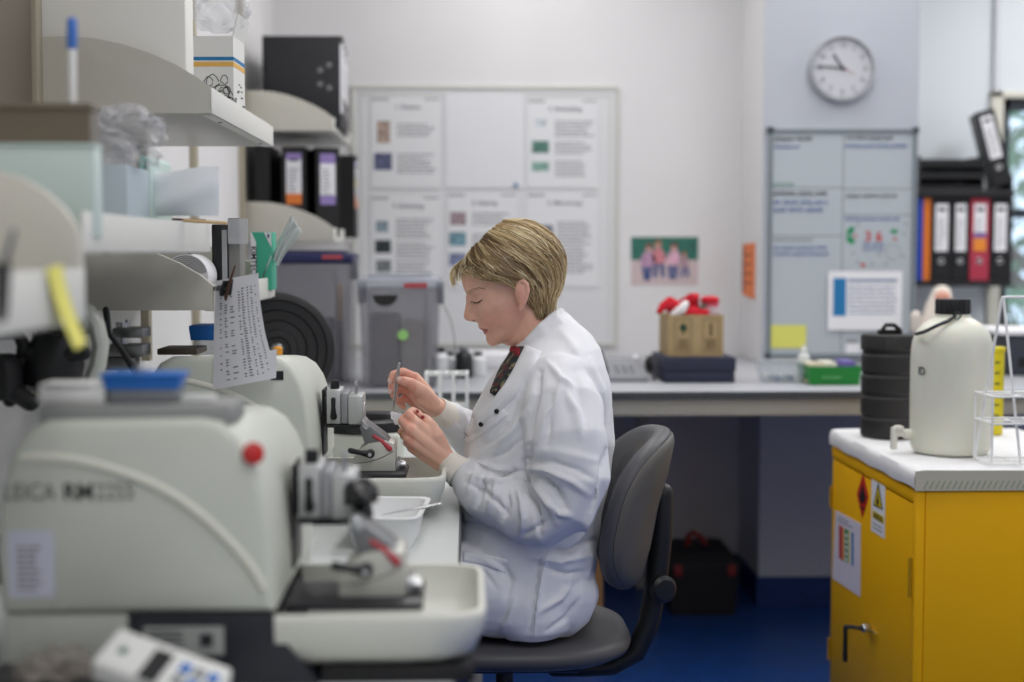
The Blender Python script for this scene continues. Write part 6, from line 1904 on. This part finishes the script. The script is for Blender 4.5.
tag(obj('black_pouch', m, BLACKM), 'small black pouch between the telephone and the navy box', 'pouch')
# clear storage boxes with lids
def crate(px0, px1, py0, py1, y, dep, label, lidcol, kind):
    x0, x1, z0, z1 = rect(px0, py0, px1, py1, y)
    t = thing('storage_crate', label, 'storage box', ((x0 + x1) / 2, y + dep / 2, ZC), group='clear crates on the rear counter')
    cm = clear('crate_clear', (138, 138, 148), .32, .1)
    z1l = z1 - .035
    ins = .012
    out = [(x0 + ins, y + ins), (x1 - ins, y + ins), (x1 - ins, y + dep - ins), (x0 + ins, y + dep - ins)]
    m = MB(); m.loft([[Vector((a, b, ZC + .001)) for a, b in out], [Vector((a + (ins if a > (x0 + x1) / 2 else -ins) * .8, b + (ins if b > y + dep / 2 else -ins) * .8, z1l)) for a, b in out],
                      [Vector((a + (ins if a > (x0 + x1) / 2 else -ins) * .5, b + (ins if b > y + dep / 2 else -ins) * .5, z1l)) for a, b in out], [Vector((a * .97 + (x0 + x1) / 2 * .03, b * .97 + (y + dep / 2) * .03, ZC + .005)) for a, b in out]]); obj('body', m, cm, t, smooth=False)
    m = MB(); m.box(x0 - .003, x1 + .003, y - .003, y + dep + .003, z1l + .001, z1, .012, 3); m.box(x0 + .03, x1 - .03, y + .03, y + dep - .03, z1 + .0005, z1 + .008, .003); obj('lid', m, lidcol, t)
    for xx in (x0 + .002, x1 - .002):
        m = MB(); m.box(xx - .012, xx + .012, y + dep * .4, y + dep * .6, z1l - .05, z1l + .02, .004); obj('latch', m, mat('latch_grey', (120, 122, 130), .5), t)
    for k in range(2):
        xa = x0 + (x1 - x0) * (.12 if k == 0 else .80)
        m = MB(); m.box(xa, xa + .012, y + .001, y + .0115, ZC + .01, z1l - .01, .003); obj('rib', m, cm, t)
    return t, x0, x1, z1l
t, xa, xb, zl_ = crate(358, 440, 277, 396, 4.26, .30, 'clear grey crate with a green round sticker and red tape on the counter', clear('lid_clear', (180, 184, 198), .5, .15), 0)
c = at(403, 335, 4.262); m = MB(); m.lathe([(.0005, 0), (.016, 0), (.016, .001), (.0005, .001)], (c.x, 4.262, c.z), (0, -1, 0), 24); obj('round_sticker', m, mat('sticker_green', (150, 205, 120), .6), t)
x0, x1, z0, z1 = rect(404, 283, 427, 288, 4.25); m = MB(); m.box(x0, x1, 4.2535, 4.2565, z0, z1); obj('red_tape', m, mat('tape_red', (176, 72, 78), .6), t, smooth=False)
x0, x1, z0, z1 = rect(372, 295, 398, 306, 4.262); m = MB(); m.prism([(x0, z1), (x1, z1), (x1 - .01, z0 + .01), ((x0 + x1) / 2 + .01, z0), ((x0 + x1) / 2 - .012, z0), (x0 + .01, z0 + .01)], .001, xz(4.2625)); obj('dark_emblem', m, BLACKM, t, smooth=False)
# what shows through it: packs inside
for k, (f0, f1, hh, cl, lab) in enumerate(((.12, .48, .22, (120, 112, 104), 'taupe pack inside the clear crate with the green sticker'), (.52, .86, .20, (176, 170, 160), 'cream pack inside the clear crate with the green sticker'))):
    m = MB(); m.box(xa + (xb - xa) * f0, xa + (xb - xa) * f1, 4.30, 4.50, ZC + .0065, ZC + hh, .006); tag(obj('pack', m, mat('crate_pack_%d' % k, cl, .7)), lab, 'pack')
t, xa, xb, zl_ = crate(266, 352, 253, 396, 4.42, .28, 'clear crate with a dark blue lid behind the round black lid', mat('lid_navy', (30, 34, 78), .45), 1)
x0, x1, z0, z1 = rect(322, 255, 342, 259, 4.41); m = MB(); m.box(x0, x1, 4.4150, 4.4165, z0, z1); obj('red_tape', m, mat('tape_red', (176, 72, 78), .6), t, smooth=False)
m = MB(); m.box(xa + .03, xb - .06, 4.47, 4.64, ZC + .0065, ZC + .20, .006); tag(obj('pack', m, mat('crate_pack_2', (106, 100, 108), .7)), 'grey pack inside the blue-lidded crate', 'pack')
m = MB(); m.tube([(xb - .045, 4.465, ZC + .20), (xb - .045, 4.465, ZC + .30)], .012, n=12); tag(obj('glue_stick', m, mat('stick_amber', (210, 170, 120), .5)), 'amber stick upright inside the blue-lidded crate', 'stick')
m = MB(); m.tube([(xb - .045, 4.465, ZC + .0065), (xb - .045, 4.465, ZC + .187)], .014, n=12); 
tag(obj('stick_tube', m, mat('stick_tube_grey', (130, 124, 120), .5)), 'grey tube under the amber stick inside the blue-lidded crate', 'tube')
# thin wire running down from the second crate
w_ = [(440, 300), (450, 318), (455, 345), (456, 380)]
tag(obj('thin_wire', MB().tube([at(a, b, 4.40) for a, b in resample(w_, 14)][:-1] + [Vector((at(456, 380, 4.40).x, 4.40, ZC + .002))], .0012, n=6), INK), 'thin dark wire curving down beside the green-stickered crate', 'wire')
# bottles and a black stand between crate and her hands
for k, (px_, py0, w_, cl, lab) in enumerate(((440, 348, 9, (226, 228, 230), 'white plastic bottle beside the green-stickered crate'), (450, 352, 7, (206, 208, 212), 'pale bottle left of the black flask on the counter'), (464, 346, 9, (36, 38, 42), 'black flask on the counter behind her hands'), (478, 352, 8, (228, 230, 232), 'white bottle right of the black flask'))):
    y_ = 4.63 + .06 * (k % 2)
    c = at(px_, 375, y_); h_ = at(px_, py0, y_).z - ZC
    r_ = w_ / (F / y_)
    t = thing('bottle', lab, 'bottle', (c.x, y_, ZC), group='bottles on the rear counter')
    m = MB(); m.lathe([(.0005, 0), (r_ * .92, 0), (r_, .004), (r_, h_ * .70), (r_ * .8, h_ * .78), (r_ * .45, h_ * .82), (r_ * .45, h_ * .86)], (c.x, y_, ZC + .001), (0, 0, 1), 24); obj('body', m, mat('bottle_%d' % k, cl, .4), t)
    m = MB(); m.lathe([(r_ * .55, h_ * .861), (r_ * .55, h_), (.0005, h_)], (c.x, y_, ZC + .001), (0, 0, 1), 20); obj('cap', m, BLACK if k != 2 else GREYP, t)
m = MB(); c = at(500, 352, 5.0); m.box(c.x - .12, c.x + .14, 5.0, 5.25, ZC + .001, ZC + .05, .004)
tag(obj('paper_pile', m, PAPER), 'pile of white papers on the counter behind her head', 'papers')

# ------------------------------------------------------------------ yellow cabinet and what stands on it
YN, HC_ = 3.10, .722
XC = at(915.5, 560, YN).x
DC = 3.83
t = thing('safety_cabinet', 'yellow steel chemical cabinet with warning signs on its door', 'cabinet', (XC + .25, (YN + DC) / 2, FZ))
for fx in (XC + .05, XC + .45):
    for fy in (YN + .05, DC - .05):
        m = MB(); m.cyl((fx, fy, FZ), (fx, fy, .0505), .018); obj('foot', m, BLACK, t)
XC1 = XC + .50
m = MB(); m.box(XC + .020, XC1, YN, DC, .05, HC_ - .001, .004); obj('body', m, YELLOW, t)
m = MB(); m.box(XC - .002, XC + .019, YN - .001, YN + .018, .05, HC_ - .0015, .002); m.box(XC - .002, XC + .019, YN + .0185, DC, HC_ - .030, HC_ - .0015, .002); obj('door_surround', m, YELLOW, t)
m = MB(); m.box(XC, XC + .0185, YN + .022, DC - .004, .055, HC_ - .034, .003); dr = obj('cabinet_door', m, YELLOW, t)
for zz in (HC_ - .20, .16):
    m = MB(); m.cyl((XC - .004, YN + .0205, zz - .045), (XC - .004, YN + .0205, zz + .045), .0055); obj('hinge', m, mat('hinge_yellow', (190, 146, 0), .5), t)
for zz in (HC_ - .14, .16):
    m = MB(); m.cyl((XC - .004, DC - .006, zz - .03), (XC - .004, DC - .006, zz + .03), .004); obj('hinge', m, mat('hinge_yellow', (190, 146, 0), .5), t)
def door_pt(px_, py_, off=.0):      # a point on the door face for a pixel
    d = FW * F + RT * (px_ - 512) - UP * (py_ - 341)
    k = (XC - off) / d.x
    return CAM + d * k
def door_plate(nm, pts, off, mm, par):
    P_ = [door_pt(a, b, 0) for a, b in pts]
    m = MB(); m.prism([(p.y, p.z) for p in P_], .0006, Matrix(((0, 0, 1, XC - off), (1, 0, 0, 0), (0, 1, 0, 0), (0, 0, 0, 1)))); return obj(nm, m, mm, par, smooth=False)
SR = mat('sign_red', (206, 38, 30), .5); SK = mat('sign_black', (24, 24, 24), .6); SY = mat('sign_yellow', (240, 214, 20), .5)
dm = door_plate('flammable_sign', [(857, 494), (863.5, 473), (869, 497), (862.5, 518)], .0010, SR, t)
door_plate('flame_mark', [(861.5, 503), (859.8, 496), (862.3, 488), (863, 484), (864.8, 492), (866.3, 497), (865, 503)], .0018, SK, dm)
door_plate('flame_bar', [(860.5, 506), (865.6, 509), (865.6, 510.5), (860.5, 507.5)], .0018, SK, dm)
ws_ = door_plate('warning_sign', [(872, 476.5), (885.5, 485.5), (885, 539), (871.5, 530.5)], .0010, PAPER, t)
door_plate('warning_triangle', [(873.8, 505), (878.9, 482), (883.4, 510)], .0018, SK, ws_)
door_plate('triangle_fill', [(875.2, 504), (878.9, 487.5), (882.2, 508)], .0026, SY, ws_)
door_plate('triangle_flame', [(877.4, 503.5), (878.9, 493), (880.3, 505)], .0034, SK, ws_)
door_plate('warning_text_panel', [(873.2, 510), (884.3, 517), (884.1, 524), (873, 517)], .0018, SY, ws_)
for k in range(3):
    door_plate('sign_text', [(874.2, 511.7 + k * 2), (883.3, 517.4 + k * 2), (883.3, 518.2 + k * 2), (874.2, 512.6 + k * 2)], .0026, SK, ws_)
for k in range(2):
    door_plate('sign_small_text', [(873.5, 522 + k * 4), (882.5, 528 + k * 4), (882.5, 529 + k * 4), (873.5, 523 + k * 4)], .0018, INKL, ws_)
ch = door_plate('hazard_chart', [(836, 510), (861, 524), (860.5, 597), (832.5, 578)], .0010, mat('chart_paper', (226, 220, 232), .7), t)
for a, b, cl in ((839.5, 843, (200, 60, 50)), (843.6, 844.8, (240, 160, 50)), (845.4, 848.8, (60, 150, 80)), (849.6, 850.4, (240, 220, 90)), (852, 854, (60, 130, 190))):
    s_ = .56
    ya = 525 + (a - 839.5) * s_; yb = 525 + (b - 839.5) * s_
    door_plate('chart_bar', [(a, ya), (b, yb), (b, yb + 33), (a, ya + 33)], .0018, mat('bar_%d_%d_%d' % cl, cl, .6), ch)
for k in range(2):
    door_plate('chart_text', [(838, 516 + k * 3.5), (849 + 4 * k, 522 + k * 5.2), (849 + 4 * k, 523 + k * 5.2), (838, 517 + k * 3.5)], .0018, INKL, ch)
for k in range(5):
    door_plate('chart_dot', [(846.2, 533.5 + k * 6), (848.2, 534.6 + k * 6), (848.2, 537.5 + k * 6), (846.2, 536.4 + k * 6)], .0024, PAPER, ch)
# door handle and lock
p1, p2 = door_pt(871, 628), door_pt(858, 628)
hy, hz_ = p1.y, p1.z
m = MB(); m.cyl((XC - .001, hy, hz_), (XC - .022, hy, hz_), .011, bev=.002); hh_ = obj('lock_barrel', m, mat('chrome', (200, 202, 206), .15, 1.0), dr, label='chrome lock barrel')
m = MB(); m.cyl((XC - .022, hy, hz_), (XC - .03, hy, hz_), .006); m.tube([(XC - .028, hy, hz_), (XC - .045, hy + .012, hz_), (XC - .058, hy + .020, hz_ - .002)], [.005, .005, .0055], n=10)
m.tube([(XC - .058, hy + .020, hz_ - .002), (XC - .058, hy + .020, hz_ - .085)], [.0055, .0065], n=10); obj('door_handle', m, mat('chrome_dark', (70, 72, 78), .3, .9), dr)
m = MB(); m.tube([(XC - .010, hy - .012, hz_ + .001), (XC - .004, hy - .06, hz_ + .002)], [.003, .002], n=8); obj('key', m, mat('key_brass', (214, 190, 110), .3, .9), dr)
# paper cover on the top
m = MB()
n_ = 26
rows, r2 = [], []
for i in range(n_):
    y = YN - .006 + (DC + .012 - YN) * i / (n_ - 1)
    ra = []
    prof = [(-.006, .004 + .0018 * math.sin(i * .9)), (-.0075, .018), (-.007, .032), (-.002, .042), (.012, .045 + .0010 * math.sin(i * .7)), (.06, .0445 + .001 * math.sin(i * 1.1)), (.3, .044), (.45, .044 + .001 * math.sin(i)), (.508, .044)]
    for a, z in prof:
        ra.append(Vector((XC + a, y, HC_ + z)))
    rows.append(ra); r2.append([p + Vector((-.0006 if k < 2 else 0, 0, .0010 if k > 1 else .0003)) for k, p in enumerate(ra)])
m.loft(rows, cap=False, closed=False); m.loft(r2, cap=False, closed=False); m.loft([border(rows), border(r2)], cap=False)
CV = mat('cover_paper', (236, 236, 238), .7, noise=.03, nscale=12)
t = thing('paper_cover', 'white absorbent paper covering the top of the yellow cabinet', 'paper cover', (XC + .25, 3.46, HC_))
obj('sheet', m, CV, t, angle=50)
m = MB(); m.box(XC - .006, XC1 + .006, YN - .0068, YN - .0058, HC_ + .0, HC_ + .044); obj('front_edge', m, mat('cover_edge', (206, 200, 178), .7), t, smooth=False)
m = MB()
for k in range(38):
    xx = XC + .012 + k * .013
    m.prism([(xx, HC_ + .004), (xx + .003, HC_ + .004), (xx + .012, HC_ + .022), (xx + .009, HC_ + .022)], .0004, xz(YN - .0074))
obj('edge_stripes', m, mat('edge_green', (150, 168, 128), .7), t, smooth=False)
ZT = HC_ + .0475
# black screw-top drum
c = at(888, 435, 3.66)
bx, by = c.x, 3.66
r_ = at(915.5, 400, by).x - at(888.5, 400, by).x
zt_ = at(888, 334, by).z - ZT
t = thing('ribbed_drum', 'black ribbed plastic drum with screw lid on the yellow cabinet', 'drum', (bx, by, ZT))
prof = [(.0005, 0), (r_ * .95, 0), (r_ * 1.0, .006)]
nr = 4
for k in range(nr):
    za_, zb_ = .006 + (zt_ * .84 - .006) * k / nr, .006 + (zt_ * .84 - .006) * (k + 1) / nr
    prof += [(r_ * 1.0, za_ + .002), (r_ * 1.0, zb_ - .013), (r_ * .95, zb_ - .007), (r_ * .95, zb_ - .003)]
prof += [(r_ * .96, zt_ * .845)]
DRUM = mat('drum_black', (44, 42, 42), .5)
m = MB(); m.lathe(prof, (bx, by, ZT), (0, 0, 1), 56); obj('body', m, DRUM, t, angle=30)
ld = []
for j in range(112):
    a = 2 * PI * j / 112; ld.append((math.cos(a), math.sin(a), 1.0 + (.012 if j % 4 < 2 else 0)))
m = MB(); m.loft([[Vector((bx + x * r_ * k_ * g_, by + y * r_ * k_ * g_, ZT + zt_ * z)) for x, y, g_ in ld] for k_, z in ((1.0, .85), (1.02, .86), (1.02, .975), (.99, .995), (.90, 1.0), (.05, 1.0))]); m.box(bx - r_ * .45, bx + r_ * .45, by - .008, by + .008, ZT + zt_ * 1.0005, ZT + zt_ + .012, .004); lid = obj('screw_lid', m, DRUM, t, angle=25)
m = MB(); m.tube([(bx - r_ * .30, by - .012, ZT + zt_ + .0125), (bx - r_ * .2, by - .012, ZT + zt_ + .024), (bx + r_ * .1, by - .012, ZT + zt_ + .024), (bx + r_ * .3, by - .012, ZT + zt_ + .012)], .006, n=10); obj('grip', m, DRUM, lid)
# white carboy with tap
by = 3.36
cL, cR = at(911.5, 400, by), at(990.5, 400, by)
bx, r_ = (cL.x + cR.x) / 2, (cR.x - cL.x) / 2
hz_ = at(950, 316, by - .0).z - ZT
t = thing('carboy', 'large translucent white carboy with black cap and tap on the yellow cabinet', 'carboy', (bx, by, ZT))
CB = mat('carboy_hdpe', (228, 228, 214), .42, sss=.35, noise=.02, nscale=9)
m = MB(); m.lathe([(.0005, 0), (r_ * .82, 0), (r_ * .93, .006), (r_ * .975, .02), (r_ * .99, .05), (r_, .12), (r_, hz_ * .68), (r_ * .99, hz_ * .75), (r_ * .965, hz_ * .81), (r_ * .91, hz_ * .865), (r_ * .82, hz_ * .91), (r_ * .70, hz_ * .945), (r_ * .56, hz_ * .972), (r_ * .46, hz_ * .987), (r_ * .41, hz_ * 1.0)], (bx, by, ZT), (0, 0, 1), 64); obj('body', m, CB, t, angle=60)
px_top, px_bot = at(950, 299, by).z, ZT + hz_
nk = at(950, 314, by).z
kr = r_ * .47
kn = []
for j in range(96):
    a = 2 * PI * j / 96; kn.append((math.cos(a), math.sin(a), 1.0 + (.04 if j % 6 < 3 else 0)))
m = MB(); m.lathe([(r_ * .43, hz_ * .99), (r_ * .43, nk - ZT)], (bx, by, ZT), (0, 0, 1), 40, cap=False); obj('neck', m, CB, t)
m = MB(); m.loft([[Vector((bx + x * kr * k_ * g_ * .88, by + y * kr * k_ * g_ * .88, z)) for x, y, g_ in kn] for k_, z in ((.98, nk - .001), (1.0, nk + .002), (1.0, px_top - .004), (.96, px_top), (.05, px_top + .001))]); obj('screw_cap', m, BLACK, t, angle=30)
m = MB()
st = [at(932, 329, by - r_ * .80), at(944, 326, by - r_ * .66), at(954, 319, by - r_ * .56), at(957, 314.5, by - r_ * .52)]
st = [at(916, 334, by - r_ * .25), at(924, 332, by - r_ * .62), at(936, 326, by - r_ * .72), at(948, 321, by - r_ * .62), at(955, 316.5, by - r_ * .55)]
m.tube(st, .0042, n=10)
m.lathe([(.0075, -.002), (.0105, 0), (.0075, .002), (.0075, -.002)], at(957, 315.5, by - r_ * .56), (0, 1, 0.1), 18, cap=False); obj('cap_strap', m, BLACK, t)
tz = at(900, 433, by).z
tx = bx - r_
m = MB(); m.cyl((bx - r_ * .98, by, tz - .002), (tx - .018, by, tz - .002), .012, bev=.002); m.cyl((tx - .018, by, tz), (tx - .036, by, tz), .009)
m.box(tx - .048, tx - .034, by - .008, by + .008, tz - .040, tz + .014, .003); m.box(tx - .040, tx - .020, by - .012, by + .012, tz + .006, tz + .018, .003); obj('tap', m, mat('tap_white', (232, 230, 218), .45), t)
c = at(915.5, 369, by - r_ * .3)
# handwritten mark on the carboy's side
me = text_mesh('ID', .026, .0003, .0003)
a_ = math.radians(199)
o_ = Vector((bx + math.cos(a_) * (r_ + .0006), by + math.sin(a_) * (r_ + .0006), at(915, 373, by).z))
Mx = Matrix.Translation(o_) @ Matrix.Rotation(a_ + PI / 2, 4, 'Z') @ Matrix.Rotation(PI / 2, 4, 'X')
me.transform(Mx); link('pen_mark', me, INK, t, smooth=False)
# yellow measuring jug behind, white wire bottle carrier in front
c = at(993, 400, 3.70)
t = thing('yellow_canister', 'tall yellow canister with black graduation marks behind the wire carrier', 'canister', (c.x, 3.70, ZT))
zt_ = at(999, 347, 3.70).z - ZT
m = MB(); m.lathe([(.0005, 0), (.024, 0), (.026, .004), (.027, zt_ - .012), (.030, zt_ - .010), (.030, zt_), (.0005, zt_)], (c.x, 3.70, ZT), (0, 0, 1), 32); obj('body', m, mat('canister_yellow', (226, 208, 30), .45), t)
for k in range(6):
    m = MB()
    m.box(c.x - .006, c.x + .006, 3.70 - .0285, 3.70 - .0258, ZT + .05 + k * .028, ZT + .0535 + k * .028); obj('graduation', m, INK, t, smooth=False)
# wire carrier
W = mat('wire_white', (240, 241, 240), .4)
y0, y1 = 3.14, 3.25
xa = at(992, 440, y0).x; xb = xa + .19
zq = lambda py_: at(990, py_, y0).z
t = thing('wire_carrier', 'white coated wire bottle carrier at the edge of the yellow cabinet', 'wire carrier', ((xa + xb) / 2, (y0 + y1) / 2, ZT))
rw = .0028
for z in (zq(397), zq(424), ZT + .004):
    m = MB(); pts = [(xa, y0, z), (xb, y0, z), (xb, y1, z), (xa, y1, z)]
    for a, b in zip(pts, pts[1:] + pts[:1]):
        m.tube([a, b], rw, n=8)
    for k in (1, 2):
        x = xa + (xb - xa) * k / 3; m.tube([(x, y0, z), (x, y1, z)], rw * .8, n=8)
    m.tube([(xa, (y0 + y1) / 2, z), (xb, (y0 + y1) / 2, z)], rw * .8, n=8)
    obj('wire_hoop', m, W, t)
for x, y in ((xa, y0), (xb, y0), (xb, y1), (xa, y1), (xa + (xb - xa) * .62, y0)):
    m = MB(); m.tube([(x, y, ZT + .003), (x, y, zq(397))], rw, n=8); obj('upright', m, W, t)
zh = zq(298)
ym_ = (y0 + y1) / 2
xm0, xm1 = xa + .022, xb - .022
m = MB(); m.tube([(xa + .002, y1, ZT + .004), (xa + .036, ym_, zh - .008), (xa + .038, ym_, zh - .001), (xa + .046, ym_, zh), (xb - .046, ym_, zh), (xb - .038, ym_, zh - .001), (xb - .036, ym_, zh - .008), (xb - .002, y1, ZT + .004)], .0034, n=10); m.tube([(xa + .040, ym_, zh - .002), (xa + .066, y0, ZT + .004)], .0034, n=8); m.tube([(xb - .040, ym_, zh - .002), (xb - .066, y0, ZT + .004)], .0034, n=8); obj('handle', m, W, t)

# soft toy and dark equipment on the counter behind the carboy
c = at(938, 300, 4.9)
t = thing('soft_toy', 'cream fluffy soft toy with a peach patch sitting on the counter behind the carboy', 'soft toy', (c.x, 4.9, ZC))
ST_ = mat('plush_cream', (226, 216, 206), .95, bump=.6, bscale=120)
zc2 = c.z
m = MB(); m.tube([(c.x - .02, 4.9, ZC + .055), (c.x - .01, 4.9, ZC + .14), (c.x + .006, 4.9, zc2 - .02), (c.x + .012, 4.9, zc2 + .016)], [.054, .052, .046, .036], n=20); obj('body', m, ST_, t)
m = MB(); m.ell((c.x + .004, 4.866, zc2 + .012), .026, .014, .020, None, 18, 12); obj('face_patch', m, mat('plush_peach', (220, 160, 140), .9), t)
m = MB(); m.tube([(c.x - .05, 4.88, ZC + .12), (c.x - .085, 4.87, ZC + .15), (c.x - .09, 4.86, ZC + .19)], [.022, .02, .018], n=12); obj('arm', m, ST_, t)
m = MB(); m.ell((c.x - .055, 4.84, ZC + .10), .026, .02, .028, None, 14, 10)
tag(obj('tinsel_ball', m, mat('tinsel', (190, 150, 50), .4, .5, noise=.4, nscale=80)), 'small golden bauble in front of the cream soft toy', 'bauble')
c = at(1012, 380, 4.7)
t = thing('printer', 'dark printer with white papers on top at the window end of the counter', 'printer', (c.x + .1, 4.8, ZC))
m = MB(); m.box(c.x - .03, c.x + .35, 4.65, 5.0, ZC + .001, ZC + .135, .01, 3); obj('body', m, mat('printer_dark', (58, 62, 72), .5), t)
m = MB(); m.box(c.x + .0, c.x + .3, 4.6485, 4.6497, ZC + .03, ZC + .06); obj('paper_slot', m, BLACK, t, smooth=False)
m = MB(); m.box(c.x - .06, c.x + .30, 4.64, 4.98, ZC + .1355, ZC + .150, .002); m2_ = obj('paper_pile', m, PAPER); tag(m2_, 'white papers piled on the dark printer', 'papers')

# ------------------------------------------------------------------ under the rear counter
c = at(704, 620, 4.80)
t = thing('tool_case', 'black plastic tool case with red handle and latches under the counter', 'tool case', (c.x, 5.1, FZ))
TY = 5.02
x0, x1, _, _ = rect(668, 560, 741, 622, TY)
zt_ = at(704, 550, TY).z - FZ
CS = mat('case_black', (26, 26, 28), .55)
m = MB(); m.loft([[Vector((x0 + i_, TY + i_, z)), Vector((x1 - i_, TY + i_, z)), Vector((x1 - i_, TY + .28 - i_, z)), Vector((x0 + i_, TY + .28 - i_, z))] for z, i_ in ((FZ + .001, .018), (FZ + zt_ * .70, .004), (FZ + zt_ * .72, .004))]); obj('base', m, CS, t, smooth=False)
m = MB(); m.loft([[Vector((x0 + i_, TY + i_, z)), Vector((x1 - i_, TY + i_, z)), Vector((x1 - i_, TY + .28 - i_, z)), Vector((x0 + i_, TY + .28 - i_, z))] for z, i_ in ((FZ + zt_ * .722, .0), (FZ + zt_ * .80, .0), (FZ + zt_ * .95, .03), (FZ + zt_ * .98, .045))]); obj('lid', m, CS, t, smooth=False)
for xx in (x0 + .035, x1 - .035):
    m = MB(); m.box(xx - .014, xx + .014, TY - .010, TY - .0005, FZ + zt_ * .62, FZ + zt_ * .78, .003); obj('latch', m, mat('latch_red', (130, 34, 32), .5), t)
xm = (x0 + x1) / 2 - .01
m = MB(); m.tube([(xm - .035, TY + .12, FZ + zt_ * .97), (xm - .03, TY + .12, FZ + zt_ * 1.12), (xm - .015, TY + .12, FZ + zt_ * 1.17), (xm + .02, TY + .12, FZ + zt_ * 1.08), (xm + .03, TY + .12, FZ + zt_ * .97)], .011, n=10); obj('handle', m, mat('latch_red', (130, 34, 32), .5), t)
x0, x1, z0, z1 = rect(578, 560, 603, 610, 4.6)
tag(obj('brown_carton', MB().box(x0 - .06, x1, 4.6, 4.9, FZ + .001, z1, .003), mat('carton_brown', (170, 128, 84), .8)), 'brown carton on the floor under the counter behind the chair', 'carton')  # plain brown is the carton's own colour
